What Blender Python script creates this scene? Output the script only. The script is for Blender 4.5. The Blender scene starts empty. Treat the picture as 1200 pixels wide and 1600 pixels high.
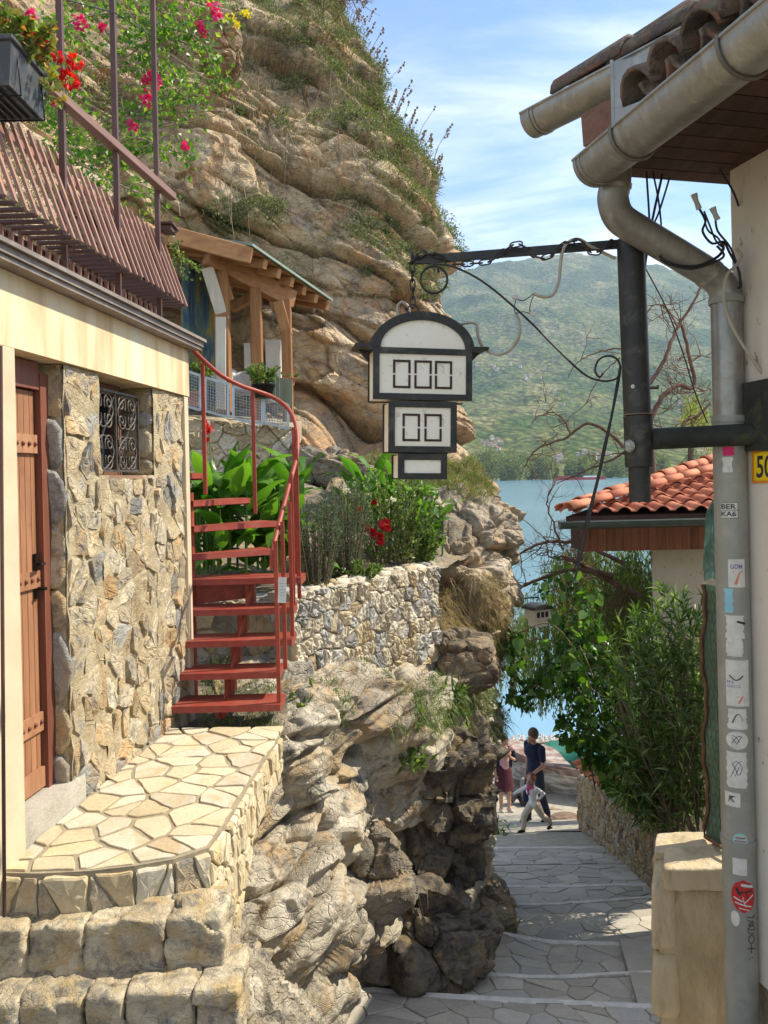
import bpy, bmesh, math, random
import numpy as np
from mathutils import Vector, Matrix, Euler
random.seed(7)
NPR = np.random.RandomState(11)
S = bpy.context.scene
COL = S.collection
# ------------------------------------------------------------------ camera
F = 1230.0; U0 = 600.0; V0 = 745.0; ROLL = math.radians(1.3)
SR, CR = math.sin(ROLL), math.cos(ROLL)
cd = bpy.data.cameras.new('camera'); cam = bpy.data.objects.new('camera', cd); COL.objects.link(cam)
cd.sensor_fit = 'HORIZONTAL'; cd.sensor_width = 36.0; cd.lens = 36.0 * F / 1200.0
cd.shift_y = -(800 - V0) / 1200.0
cd.clip_start = 0.05; cd.clip_end = 30000
cam.matrix_world = Matrix(((CR, SR, 0, 0), (0, 0, -1, 0), (-SR, CR, 0, 0), (0, 0, 0, 1)))
S.camera = cam
S.render.resolution_x = 768; S.render.resolution_y = 1024
# ------------------------------------------------------------------ light
SUN_EL = math.radians(47); SUN_AZ = math.radians(12)      # azimuth from +X towards +Y
sd = Vector((math.cos(SUN_EL) * math.cos(SUN_AZ), math.cos(SUN_EL) * math.sin(SUN_AZ), math.sin(SUN_EL)))
sl = bpy.data.lights.new('sun', 'SUN'); sun = bpy.data.objects.new('sun', sl); COL.objects.link(sun)
sl.energy = 4.7; sl.angle = math.radians(0.5); sl.color = (1.0, 0.91, 0.74)
sun.rotation_euler = sd.to_track_quat('Z', 'Y').to_euler(); sun.location = (6, 3, 12)
S.view_settings.view_transform = 'Standard'; S.view_settings.look = 'None'
S.view_settings.gamma = 1.0; S.view_settings.use_curve_mapping = False
S.view_settings.exposure = 0.80
S.render.engine = 'CYCLES'
S.cycles.max_bounces = 6; S.cycles.diffuse_bounces = 3; S.cycles.glossy_bounces = 2
S.cycles.transmission_bounces = 4; S.cycles.transparent_max_bounces = 8; S.cycles.volume_bounces = 0
S.cycles.use_denoising = True
W = bpy.data.worlds.new('World'); S.world = W; W.use_nodes = True
wn, wl = W.node_tree.nodes, W.node_tree.links
for n in list(wn): wn.remove(n)
wo = wn.new('ShaderNodeOutputWorld'); bg = wn.new('ShaderNodeBackground'); bg.inputs[1].default_value = 0.15
sky = wn.new('ShaderNodeTexSky'); sky.sky_type = 'NISHITA'; sky.sun_disc = False
sky.sun_elevation = SUN_EL; sky.sun_rotation = math.pi / 2 - SUN_AZ
sky.air_density = 1.0; sky.dust_density = 0.6; sky.ozone_density = 2.0; sky.altitude = 700
tc = wn.new('ShaderNodeTexCoord')
sep = wn.new('ShaderNodeSeparateXYZ'); wl.new(tc.outputs['Generated'], sep.inputs[0])
def wmath(op, a, b=None):
    m = wn.new('ShaderNodeMath'); m.operation = op
    for i, x in enumerate((a, b)):
        if x is None: continue
        if isinstance(x, (int, float)): m.inputs[i].default_value = x
        else: wl.new(x, m.inputs[i])
    return m.outputs[0]
# cloud layer: direction projected on a high plane, streaked
zc = wmath('ADD', wmath('MAXIMUM', sep.outputs[2], 0.0), 0.10)
cx = wmath('DIVIDE', sep.outputs[0], zc); cy = wmath('DIVIDE', sep.outputs[1], zc)
cmb = wn.new('ShaderNodeCombineXYZ'); wl.new(cx, cmb.inputs[0]); wl.new(cy, cmb.inputs[1])
mp = wn.new('ShaderNodeMapping'); wl.new(cmb.outputs[0], mp.inputs[0])
mp.inputs['Rotation'].default_value = (0, 0, 0.35); mp.inputs['Scale'].default_value = (0.75, 1.5, 1); mp.inputs['Location'].default_value = (3.1, 1.7, 0)
def wnoise(scale, det, rough, dist=0.0, vec=None):
    n = wn.new('ShaderNodeTexNoise'); n.inputs['Scale'].default_value = scale; n.inputs['Detail'].default_value = det
    n.inputs['Roughness'].default_value = rough; n.inputs['Distortion'].default_value = dist
    wl.new(vec or mp.outputs[0], n.inputs['Vector']); return n.outputs[0]
def wramp(x, p0, p1, c0=0.0, c1=1.0):
    r = wn.new('ShaderNodeMapRange'); r.interpolation_type = 'SMOOTHSTEP'
    r.inputs[1].default_value = p0; r.inputs[2].default_value = p1; r.inputs[3].default_value = c0; r.inputs[4].default_value = c1
    wl.new(x, r.inputs[0]); return r.outputs[0]
wisps = wramp(wnoise(1.1, 9, 0.62, 0.6), 0.40, 0.72)
veil = wramp(wnoise(0.35, 4, 0.5, 0.3), 0.34, 0.74, 0.02, 0.50)
lo = wramp(sep.outputs[2], 0.02, 0.36, 0.55, 0.0)         # cumulus bank low over the ridge
mp2 = wn.new('ShaderNodeMapping'); wl.new(tc.outputs['Generated'], mp2.inputs[0]); mp2.inputs['Scale'].default_value = (5, 5, 11); mp2.inputs['Location'].default_value = (0.6, 0.0, 0.3)
puff = wramp(wnoise(1.0, 7, 0.55, 0.0, mp2.outputs[0]), 0.44, 0.60)
puffs = wmath('MULTIPLY', wmath('MULTIPLY', puff, lo), 1.7)
cl = wmath('MINIMUM', wmath('ADD', wmath('MULTIPLY', wisps, 0.75), wmath('ADD', wmath('MULTIPLY', veil, 0.55), puffs)), 0.95)
up = wramp(sep.outputs[2], -0.02, 0.06)
cl = wmath('MULTIPLY', cl, up)
hsv = wn.new('ShaderNodeHueSaturation'); hsv.inputs['Saturation'].default_value = 1.15; hsv.inputs['Value'].default_value = 1.0; wl.new(sky.outputs[0], hsv.inputs['Color'])
mx = wn.new('ShaderNodeMix'); mx.data_type = 'RGBA'; wl.new(cl, mx.inputs[0]); wl.new(hsv.outputs[0], mx.inputs[6])
mx.inputs[7].default_value = (6.0, 6.2, 6.5, 1)
wl.new(mx.outputs[2], bg.inputs[0]); wl.new(bg.outputs[0], wo.inputs[0])

# ------------------------------------------------------------------ pixel (1200x1600) + distance -> world point
def P(u, v, Y):
    a = (u - U0) * CR - (v - V0) * SR; b = -((u - U0) * SR + (v - V0) * CR)
    return Vector((a / F * Y, Y, b / F * Y))
def PZ(u, v, z):
    b = -((u - U0) * SR + (v - V0) * CR)
    return P(u, v, z * F / b)
# ------------------------------------------------------------------ object helpers
WORLD = {}
def link(name, data, parent=None, origin=(0, 0, 0), props=None):
    o = bpy.data.objects.new(name, data); COL.objects.link(o)
    origin = Vector(origin); WORLD[o.name] = origin
    if parent is not None:
        o.parent = parent; o.location = origin - WORLD[parent.name]
    else: o.location = origin
    if props: tag(o, **props)
    return o
def tag(o, label=None, category=None, group=None, kind=None):
    if label: o['label'] = label
    if category: o['category'] = category
    if group: o['group'] = group
    if kind: o['kind'] = kind
    return o
def thing(name, label, cat, loc, group=None):
    o = link(name, None, None, loc); o.empty_display_size = 0.1
    return tag(o, label, cat, group)
def copy_part(src, parent, origin, rot=None, scale=None):
    c = src.copy(); COL.objects.link(c); origin = Vector(origin); WORLD[c.name] = origin
    c.parent = parent; c.location = origin - (WORLD[parent.name] if parent else Vector((0, 0, 0)))
    if rot is not None: c.rotation_euler = rot
    if scale is not None: c.scale = scale
    return c
class MB:
    def __init__(s): s.v = []; s.f = []; s.m = []; s.sm = []
    def add(s, vs, fs, mi=0, smooth=False):
        k = len(s.v); s.v.extend([tuple(x) for x in vs]); s.f.extend([tuple(i + k for i in f) for f in fs])
        s.m.extend([mi] * len(fs)); s.sm.extend([smooth] * len(fs)); return s
    def hexa(s, p, mi=0):   # p: 4 bottom (ccw from above) + 4 top
        return s.add(p, [(3, 2, 1, 0), (4, 5, 6, 7), (0, 1, 5, 4), (1, 2, 6, 5), (2, 3, 7, 6), (3, 0, 4, 7)], mi)
    def box(s, c, size, R=None, mi=0, bev=0.0):
        c = Vector(c); hx, hy, hz = size[0] / 2, size[1] / 2, size[2] / 2
        R = R if R is not None else Matrix.Identity(3)
        if bev > 0:
            vs = []; b = min(bev, hx * .9, hy * .9, hz * .9)
            for z, k in ((-hz, b), (-hz + b, 0), (hz - b, 0), (hz, b)):
                for x, y in ((-hx + k, -hy + b if k == 0 else -hy + k), (hx - k, -hy + b if k == 0 else -hy + k)): pass
                e = k
                ring = [(-hx + b + e * 0, -hy + e), (hx - b, -hy + e), (hx - e, -hy + b), (hx - e, hy - b), (hx - b, hy - e), (-hx + b, hy - e), (-hx + e, hy - b), (-hx + e, -hy + b)]
                vs += [c + R @ Vector((x, y, z)) for x, y in ring]
            fs = [tuple(range(7, -1, -1)), tuple(range(24, 32))]
            for r in range(3):
                for i in range(8): j = (i + 1) % 8; fs.append((r * 8 + i, r * 8 + j, r * 8 + 8 + j, r * 8 + 8 + i))
            return s.add(vs, fs, mi)
        vs = [c + R @ Vector((x * hx, y * hy, z * hz)) for z in (-1, 1) for x, y in ((-1, -1), (1, -1), (1, 1), (-1, 1))]
        return s.hexa(vs, mi)
    def bar(s, a, b, w, h, up=(0, 0, 1), mi=0, bev=0.0):
        a, b = Vector(a), Vector(b); d = b - a; L = d.length; d.normalize(); up = Vector(up)
        x = d.cross(up)
        if x.length < 1e-4: x = d.cross(Vector((0, 1, 0)))
        x.normalize(); z = x.cross(d).normalized()
        R = Matrix((x, d, z)).transposed()
        return s.box((a + b) / 2, (w, L, h), R, mi, bev)
    def tube(s, pts, r, n=8, mi=0, caps=True, smooth=True):
        pts = [Vector(p) for p in pts]; m = len(pts)
        rs = r if isinstance(r, (list, tuple)) else [r] * m
        t0 = (pts[1] - pts[0]).normalized(); ref = Vector((0, 0, 1)) if abs(t0.z) < .9 else Vector((1, 0, 0))
        x = t0.cross(ref).normalized(); vs = []
        for i, p in enumerate(pts):
            t = (pts[min(i + 1, m - 1)] - pts[max(i - 1, 0)])
            t = t.normalized() if t.length > 1e-9 else t0
            x = (x - t * x.dot(t)).normalized(); y = t.cross(x)
            for k in range(n):
                a = 2 * math.pi * k / n; vs.append(p + (x * math.cos(a) + y * math.sin(a)) * rs[i])
        fs = [(i * n + k, i * n + (k + 1) % n, (i + 1) * n + (k + 1) % n, (i + 1) * n + k) for i in range(m - 1) for k in range(n)]
        s.add(vs, fs, mi, smooth)
        if caps: s.add(vs[:n], [tuple(range(n - 1, -1, -1))], mi); s.add(vs[-n:], [tuple(range(n))], mi)
        return s
    def prism(s, poly, ext, mi=0):     # planar polygon (Vectors) extruded by vector
        n = len(poly); ext = Vector(ext); vs = list(poly) + [Vector(p) + ext for p in poly]
        return s.add(vs, [tuple(range(n - 1, -1, -1)), tuple(range(n, 2 * n))] + [(i, (i + 1) % n, n + (i + 1) % n, n + i) for i in range(n)], mi)
    def ball(s, c, r, mi=0, n=8, m=6, sc=(1, 1, 1)):
        c = Vector(c); vs = [c + Vector((0, 0, r * sc[2]))]
        for i in range(1, m):
            a = math.pi * i / m
            for k in range(n):
                b = 2 * math.pi * k / n; vs.append(c + Vector((math.sin(a) * math.cos(b) * sc[0], math.sin(a) * math.sin(b) * sc[1], math.cos(a) * sc[2])) * r)
        vs.append(c - Vector((0, 0, r * sc[2]))); fs = []
        for k in range(n):
            fs.append((0, 1 + k, 1 + (k + 1) % n)); e = len(vs) - 1; fs.append((e, e - n + (k + 1) % n, e - n + k))
            for i in range(m - 2): fs.append((1 + i * n + k, 1 + (i + 1) * n + k, 1 + (i + 1) * n + (k + 1) % n, 1 + i * n + (k + 1) % n))
        return s.add(vs, fs, mi, True)
    def build(s, name, mats, parent=None, origin=None, **props):
        mats = mats if isinstance(mats, (list, tuple)) else [mats]
        V = np.array(s.v, dtype=float)
        o = V.mean(0) if origin is None else np.array(origin, dtype=float)
        me = bpy.data.meshes.new(name); me.from_pydata((V - o).tolist(), [], s.f)
        for m in mats: me.materials.append(m)
        me.polygons.foreach_set('material_index', s.m); me.polygons.foreach_set('use_smooth', s.sm); me.update()
        return link(name, me, parent, o, props or None)
def nmesh(name, V, Fc, mats, parent=None, smooth=True, attrs=None, origin=None, mi=None, **props):
    V = np.asarray(V, dtype=np.float32); Fc = np.asarray(Fc, dtype=np.int32); k = Fc.shape[1]
    o = V.mean(0) if origin is None else np.array(origin, dtype=float)
    me = bpy.data.meshes.new(name); me.vertices.add(len(V)); me.vertices.foreach_set('co', (V - o).astype(np.float32).ravel())
    me.loops.add(Fc.size); me.loops.foreach_set('vertex_index', Fc.ravel()); me.polygons.add(len(Fc))
    me.polygons.foreach_set('loop_start', np.arange(0, Fc.size, k, dtype=np.int32)); me.polygons.foreach_set('loop_total', np.full(len(Fc), k, dtype=np.int32))
    for m in (mats if isinstance(mats, (list, tuple)) else [mats]): me.materials.append(m)
    if mi is not None: me.polygons.foreach_set('material_index', np.asarray(mi, dtype=np.int32))
    me.polygons.foreach_set('use_smooth', np.full(len(Fc), smooth)); me.update(calc_edges=True)
    for an, (dom, arr) in (attrs or {}).items():
        me.attributes.new(an, 'FLOAT', dom); a = me.attributes.get(an); a.data.foreach_set('value', np.asarray(arr, dtype=np.float32).ravel())
    return link(name, me, parent, o, props or None)

# ------------------------------------------------------------------ numpy noise
def _h(ix, iy, iz, seed):
    with np.errstate(over='ignore'):
        h = (ix.astype(np.uint32) * np.uint32(374761393) + iy.astype(np.uint32) * np.uint32(668265263) + iz.astype(np.uint32) * np.uint32(2147483647 - 1274126177) + np.uint32(seed) * np.uint32(3266489917))
        h = (h ^ (h >> np.uint32(13))) * np.uint32(1274126177); h = (h ^ (h >> np.uint32(16))) * np.uint32(2246822519); h = h ^ (h >> np.uint32(13))
    return h.astype(np.float64) / 4294967295.0
def vn(p, seed=0):
    i = np.floor(p).astype(np.int64); f = p - i; f = f * f * f * (f * (f * 6 - 15) + 10); r = 0
    for dx in (0, 1):
        for dy in (0, 1):
            for dz in (0, 1):
                w = (f[..., 0] if dx else 1 - f[..., 0]) * (f[..., 1] if dy else 1 - f[..., 1]) * (f[..., 2] if dz else 1 - f[..., 2])
                r = r + w * _h(i[..., 0] + dx, i[..., 1] + dy, i[..., 2] + dz, seed)
    return r * 2 - 1
def fbm(p, o=4, seed=0, g=0.5):
    r = 0; a = 1; t = 0
    for k in range(o): r = r + a * vn(p * (2.03 ** k) + k * 17.3, seed + k); t += a; a *= g
    return r / t
def ridge(p, o=3, seed=0):
    r = 0; a = 1; t = 0
    for k in range(o): r = r + a * (1 - 2 * np.abs(vn(p * (2.1 ** k) + k * 9.1, seed + k))); t += a; a *= .5
    return r / t
def cell(p, seed=0, tilt=False):
    i = np.floor(p).astype(np.int64); F1 = np.full(p.shape[:-1], 9.0); F2 = F1.copy(); ID = F1 * 0; T = F1 * 0
    for dx in (-1, 0, 1):
        for dy in (-1, 0, 1):
            for dz in (-1, 0, 1):
                c = i + np.array([dx, dy, dz]); a, b, e = c[..., 0], c[..., 1], c[..., 2]
                q = np.stack([a + _h(a, b, e, seed), b + _h(a, b, e, seed + 1), e + _h(a, b, e, seed + 2)], -1)
                d = np.sqrt(((p - q) ** 2).sum(-1)); idv = _h(a, b, e, seed + 3); tv = ((p - q) * (np.stack([_h(a, b, e, seed + 5), _h(a, b, e, seed + 6), _h(a, b, e, seed + 7)], -1) - .5)).sum(-1) if tilt else 0
                nw = d < F1; F2 = np.where(nw, F1, np.minimum(F2, d)); ID = np.where(nw, idv, ID); T = np.where(nw, tv, T); F1 = np.where(nw, d, F1)
    return (F1, F2, ID, T) if tilt else (F1, F2, ID)
# surface from a control net of world points (Catmull-Rom)
def _cr(C, n):
    C = np.asarray(C, dtype=float); m = len(C); t = np.linspace(0, m - 1, n); i = np.minimum(t.astype(int), m - 2); f = (t - i).reshape((-1,) + (1,) * (C.ndim - 1))
    p0 = C[np.maximum(i - 1, 0)]; p1 = C[i]; p2 = C[i + 1]; p3 = C[np.minimum(i + 2, m - 1)]
    return .5 * (2 * p1 + (p2 - p0) * f + (2 * p0 - 5 * p1 + 4 * p2 - p3) * f ** 2 + (3 * p1 - p0 - 3 * p2 + p3) * f ** 3)
def net(rows, nv, nu):
    A = _cr(np.array([[tuple(p) for p in r] for r in rows]), nv); return _cr(A.transpose(1, 0, 2), nu).transpose(1, 0, 2)
def gnorm(G):
    du = np.gradient(G, axis=1); dv = np.gradient(G, axis=0); n = np.cross(dv, du); n /= np.maximum(np.linalg.norm(n, axis=-1, keepdims=True), 1e-9); return n
def gfaces(nv, nu):
    a = np.arange(nv * nu).reshape(nv, nu); return np.stack([a[:-1, :-1], a[1:, :-1], a[1:, 1:], a[:-1, 1:]], -1).reshape(-1, 4)
# ------------------------------------------------------------------ materials
MC = {}
def lin(c): return tuple((x / 255.0) ** 2.2 for x in c)
class MT:
    def __init__(s, name):
        s.m = bpy.data.materials.new(name); s.m.use_nodes = True; s.n = s.m.node_tree.nodes; s.l = s.m.node_tree.links
        s.b = s.n['Principled BSDF']; s.tc = s.n.new('ShaderNodeTexCoord'); s.vec = None
    def coord(s, scale=(1, 1, 1), rnd=True, kind='Object'):
        mp = s.n.new('ShaderNodeMapping'); mp.inputs['Scale'].default_value = scale
        v = s.tc.outputs[kind]
        if rnd:
            oi = s.n.new('ShaderNodeObjectInfo'); cm = s.n.new('ShaderNodeVectorMath'); cm.operation = 'SCALE'; cm.inputs[0].default_value = (37.1, 53.7, 71.3)
            s.l.new(oi.outputs['Random'], cm.inputs['Scale']); ad = s.n.new('ShaderNodeVectorMath'); s.l.new(v, ad.inputs[0]); s.l.new(cm.outputs[0], ad.inputs[1]); v = ad.outputs[0]
        s.l.new(v, mp.inputs[0]); return mp.outputs[0]
    def noise(s, sc, det=5, rough=.6, vec=None, dist=0.0):
        n = s.n.new('ShaderNodeTexNoise'); n.inputs['Scale'].default_value = sc; n.inputs['Detail'].default_value = det
        n.inputs['Roughness'].default_value = rough; n.inputs['Distortion'].default_value = dist
        s.l.new(vec, n.inputs['Vector']); return n.outputs[0]
    def vor(s, sc, vec, feat='DISTANCE_TO_EDGE'):
        n = s.n.new('ShaderNodeTexVoronoi'); n.feature = feat; n.inputs['Scale'].default_value = sc; s.l.new(vec, n.inputs['Vector']); return n.outputs[0]
    def ramp(s, x, stops):
        r = s.n.new('ShaderNodeValToRGB'); e = r.color_ramp.elements
        while len(e) < len(stops): e.new(.5)
        for i, (p, c) in enumerate(stops): e[i].position = p; e[i].color = (c, c, c, 1) if isinstance(c, (int, float)) else (*c, 1)
        s.l.new(x, r.inputs[0]); return r.outputs[0]
    def mix(s, f, a, b, bt='MIX'):
        m = s.n.new('ShaderNodeMix'); m.data_type = 'RGBA'; m.blend_type = bt
        for i, x in ((0, f), (6, a), (7, b)):
            if isinstance(x, (int, float)): m.inputs[i].default_value = x
            elif isinstance(x, tuple): m.inputs[i].default_value = (*x, 1)
            else: s.l.new(x, m.inputs[i])
        return m.outputs[2]
    def math(s, op, a, b=0.0):
        m = s.n.new('ShaderNodeMath'); m.operation = op
        for i, x in enumerate((a, b)):
            if isinstance(x, (int, float)): m.inputs[i].default_value = x
            else: s.l.new(x, m.inputs[i])
        return m.outputs[0]
    def attr(s, name):
        a = s.n.new('ShaderNodeAttribute'); a.attribute_name = name; return a.outputs['Fac']
    def rand(s): return s.n.new('ShaderNodeObjectInfo').outputs['Random']
    def col(s, c):
        if isinstance(c, tuple): s.b.inputs['Base Color'].default_value = (*c, 1)
        else: s.l.new(c, s.b.inputs['Base Color'])
        return s
    def set(s, rough=.8, metal=0.0, spec=.3):
        s.b.inputs['Roughness'].default_value = rough; s.b.inputs['Metallic'].default_value = metal; s.b.inputs['Specular IOR Level'].default_value = spec; return s
    def bump(s, h, strength=.4, dist=.01):
        b = s.n.new('ShaderNodeBump'); b.inputs['Strength'].default_value = strength; b.inputs['Distance'].default_value = dist
        s.l.new(h, b.inputs['Height'])
        if s.b.inputs['Normal'].is_linked: s.l.new(s.b.inputs['Normal'].links[0].from_socket, b.inputs['Normal'])
        s.l.new(b.outputs[0], s.b.inputs['Normal']); return s
    def translucent(s, fac, c):
        t = s.n.new('ShaderNodeBsdfTranslucent'); mx = s.n.new('ShaderNodeMixShader'); mx.inputs[0].default_value = fac
        if isinstance(c, tuple): t.inputs[0].default_value = (*c, 1)
        else: s.l.new(c, t.inputs[0])
        s.l.new(s.b.outputs[0], mx.inputs[1]); s.l.new(t.outputs[0], mx.inputs[2]); s.l.new(mx.outputs[0], s.n['Material Output'].inputs[0]); return s
def rockmat(name, stops, blotch=None, dark=None, sc=1.0, bumpd=.02, attr=None, moss=None, rnd=True, perobj=.0, crack=.16, vein=0.0):
    m = MT(name); v = m.coord((1, 1, 1), rnd); a = m.noise(2.2 * sc, 8, .68, v, .4)
    if attr: a = m.math('ADD', m.math('MULTIPLY', a, .65), m.math('MULTIPLY', m.attr(attr), .35))
    if perobj: a = m.math('ADD', m.math('MULTIPLY', a, 1 - perobj), m.math('MULTIPLY', m.rand(), perobj))
    c = m.ramp(a, stops)
    if blotch: c = m.mix(m.ramp(m.noise(3.3 * sc, 5, .6, v, .6), [(.50, 0.0), (.62, .75)]), c, blotch)
    if dark: c = m.mix(m.ramp(m.noise(5.0 * sc, 8, .72, v, .3), [(.50, 0.0), (.64, .85)]), c, dark)
    if moss: c = m.mix(m.ramp(m.noise(2.0 * sc, 6, .7, v), [(.56, 0.0), (.66, .8)]), c, moss)
    g = m.noise(38 * sc, 5, .7, v); c = m.mix(.35, c, m.ramp(g, [(.3, .35), (.7, 1.0)]), 'MULTIPLY')
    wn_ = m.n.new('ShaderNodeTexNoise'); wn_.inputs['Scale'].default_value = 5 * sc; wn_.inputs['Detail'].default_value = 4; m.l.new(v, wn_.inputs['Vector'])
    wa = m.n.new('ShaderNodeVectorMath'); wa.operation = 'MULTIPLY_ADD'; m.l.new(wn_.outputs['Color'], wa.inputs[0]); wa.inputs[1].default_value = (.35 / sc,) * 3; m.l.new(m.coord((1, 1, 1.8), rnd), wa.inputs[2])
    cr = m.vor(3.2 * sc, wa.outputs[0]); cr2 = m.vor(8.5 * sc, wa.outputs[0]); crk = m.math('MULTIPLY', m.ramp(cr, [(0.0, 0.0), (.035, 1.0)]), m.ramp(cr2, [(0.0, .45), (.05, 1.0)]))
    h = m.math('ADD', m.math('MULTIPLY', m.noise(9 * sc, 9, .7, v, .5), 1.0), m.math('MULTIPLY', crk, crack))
    if vein: c = m.mix(m.math('MULTIPLY', m.math('SUBTRACT', 1.0, crk), vein), c, tuple(x * .3 for x in stops[0][1]))  # darkening painted into the colour inside the cracks
    return m.col(c).set(.92, 0, .15).bump(h, .9, bumpd).m
def flat(name, c, rough=.6, metal=0, var=.15, sc=6, bump=.0, spec=.35, dirt=None):
    m = MT(name); v = m.coord(); n = m.noise(sc, 6, .65, v)
    cc = m.mix(m.ramp(n, [(.3, 0.0), (.7, 1.0)]), tuple(x * (1 - var) for x in c), tuple(min(1, x * (1 + var)) for x in c))
    if dirt: cc = m.mix(m.ramp(m.noise(sc * 1.7, 8, .7, v, .4), [(.52, 0.0), (.7, .8)]), cc, dirt)
    m.col(cc).set(rough, metal, spec)
    if bump: m.bump(m.noise(sc * 5, 5, .6, v), bump, .004)
    return m.m
def woodmat(name, c1, c2, axis=2, sc=1.0, rough=.7, dark=None, bump=.4):
    m = MT(name); s = [14 * sc, 14 * sc, 14 * sc]; s[axis] = 1.2 * sc; v = m.coord(tuple(s)); n = m.noise(1.0, 7, .65, v, .8)
    c = m.ramp(m.math('ADD', m.math('MULTIPLY', n, .8), m.math('MULTIPLY', m.rand(), .2)), [(.28, c1), (.62, c2)])
    if dark: c = m.mix(m.ramp(m.noise(5 * sc, 5, .6, m.coord()), [(.55, 0.0), (.75, .6)]), c, dark)
    return m.col(c).set(rough, 0, .25).bump(n, bump, .004).m
def leafmat(name, c1, c2, c3=None, tl=.35, rough=.5, vein=False):
    m = MT(name); r = m.attr('rnd') if not vein else m.rand(); stops = [(0.0, c1), (.7, c2)] + ([(.97, c3)] if c3 else [])
    c = m.ramp(r, stops); v = m.coord()
    c = m.mix(.3, c, m.ramp(m.noise(3.0, 3, .5, v), [(.3, .45), (.7, 1.0)]), 'MULTIPLY')
    m.col(c).set(rough, 0, .4)
    if tl: m.translucent(tl, m.mix(1.0, c, (1.5, 1.7, .6), 'MULTIPLY'))
    return m.m
# ------------------------------------------------------------------ cells (stones, slabs)
def clip(poly, p, n):     # keep side where (x-p).n <= 0
    out = []
    for i in range(len(poly)):
        a, b = poly[i], poly[(i + 1) % len(poly)]
        da = (a[0] - p[0]) * n[0] + (a[1] - p[1]) * n[1]; db = (b[0] - p[0]) * n[0] + (b[1] - p[1]) * n[1]
        if da <= 0: out.append(a)
        if da * db < 0: t = da / (da - db); out.append((a[0] + (b[0] - a[0]) * t, a[1] + (b[1] - a[1]) * t))
    return out
def cells(poly, pts):
    A = np.array(pts); out = []
    for i, p in enumerate(pts):
        q = list(poly); idx = np.argsort(((A - A[i]) ** 2).sum(1))[1:22]
        for j in idx:
            r = pts[j]; q = clip(q, ((p[0] + r[0]) / 2, (p[1] + r[1]) / 2), (r[0] - p[0], r[1] - p[1]))
            if len(q) < 3: break
        if len(q) >= 3: out.append(q)
    return out
def gridpts(x0, x1, y0, y1, dx, dy, jit=.35, rnd=random):
    pts = []; r = 0; y = y0 + dy / 2
    while y < y1 + dy / 2:
        x = x0 + dx * (.25 + .5 * (r % 2))
        while x < x1 + dx / 2: pts.append((x + rnd.uniform(-jit, jit) * dx, y + rnd.uniform(-jit, jit) * dy)); x += dx
        y += dy; r += 1
    return pts
def area(q): return abs(sum(q[i][0] * q[(i + 1) % len(q)][1] - q[(i + 1) % len(q)][0] * q[i][1] for i in range(len(q)))) / 2
def stone(name, q, f, mats, parent, joint=.01, h=.02, rough=.3, rnd=random, chaikin=True, flatness=.8, minarea=.0006, seg=.07, base=-.03, crisp=False):
    if area(q) < minarea: return None
    cx = sum(p[0] for p in q) / len(q); cy = sum(p[1] for p in q) / len(q)
    q = [(p[0] + (cx - p[0]) * min(.45, joint / max(1e-6, math.hypot(cx - p[0], cy - p[1]))), p[1] + (cy - p[1]) * min(.45, joint / max(1e-6, math.hypot(cx - p[0], cy - p[1])))) for p in q]
    r = []
    for i in range(len(q)):
        a, b = q[i], q[(i + 1) % len(q)]; L = math.hypot(b[0] - a[0], b[1] - a[1])
        if chaikin and L > joint * 1.5:
            c1, c2 = .2, .8; r.append((a[0] + (b[0] - a[0]) * c1, a[1] + (b[1] - a[1]) * c1))
            if L > seg: r.append((a[0] + (b[0] - a[0]) * .5 + rnd.uniform(-.07, .07) * L * rough * 2, a[1] + (b[1] - a[1]) * .5 + rnd.uniform(-.07, .07) * L * rough * 2))
            r.append((a[0] + (b[0] - a[0]) * c2, a[1] + (b[1] - a[1]) * c2))
        elif not chaikin: r.append(a)
        if crisp and L > joint:
            r = r if not chaikin else r[:-(3 if L > seg else 2)] if L > joint * 1.5 else r
            r.append((a[0] + (b[0] - a[0]) * .05, a[1] + (b[1] - a[1]) * .05)); k_ = int(L / seg)
            for j in range(1, k_ + 1): t_ = j / (k_ + 1); r.append((a[0] + (b[0] - a[0]) * t_ + rnd.uniform(-.035, .035) * L, a[1] + (b[1] - a[1]) * t_ + rnd.uniform(-.035, .035) * L))
            r.append((a[0] + (b[0] - a[0]) * .95, a[1] + (b[1] - a[1]) * .95))
    if len(r) < 3: return None
    hh = h * rnd.uniform(.6, 1.4); tx, ty = rnd.uniform(-1, 1) * rough * .25, rnd.uniform(-1, 1) * rough * .25
    def H(x, y, k): return hh * k + (x - cx) * tx + (y - cy) * ty + rnd.uniform(-1, 1) * rough * hh * .5
    n = len(r); vs = [f(x, y, base) for x, y in r] + [f(x, y, max(.0015, H(x, y, .65))) for x, y in r]
    ins = [(cx + (x - cx) * flatness, cy + (y - cy) * flatness) for x, y in r]
    vs += [f(x, y, H(x, y, 1.0)) for x, y in ins]
    in2 = [(cx + (x - cx) * .4, cy + (y - cy) * .4) for x, y in r]; vs += [f(x, y, H(x, y, 1.08)) for x, y in in2]
    vs.append(f(cx, cy, H(cx, cy, 1.1))); mb = MB(); fs = []
    for k in range(3): fs += [(k * n + i, k * n + (i + 1) % n, (k + 1) * n + (i + 1) % n, (k + 1) * n + i) for i in range(n)]
    fs += [(3 * n + i, 3 * n + (i + 1) % n, 4 * n) for i in range(n)]
    # orientation
    e1 = (vs[n + 1] - vs[n]).cross(vs[4 * n] - vs[n]); out = f(cx, cy, 1.0) - f(cx, cy, 0)
    if e1.dot(out) < 0: fs = [tuple(reversed(t)) for t in fs]
    mb.add(vs, fs, 0, not crisp); m = rnd.choice(mats) if isinstance(mats, (list, tuple)) else mats
    return mb.build(name, m, parent)
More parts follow.
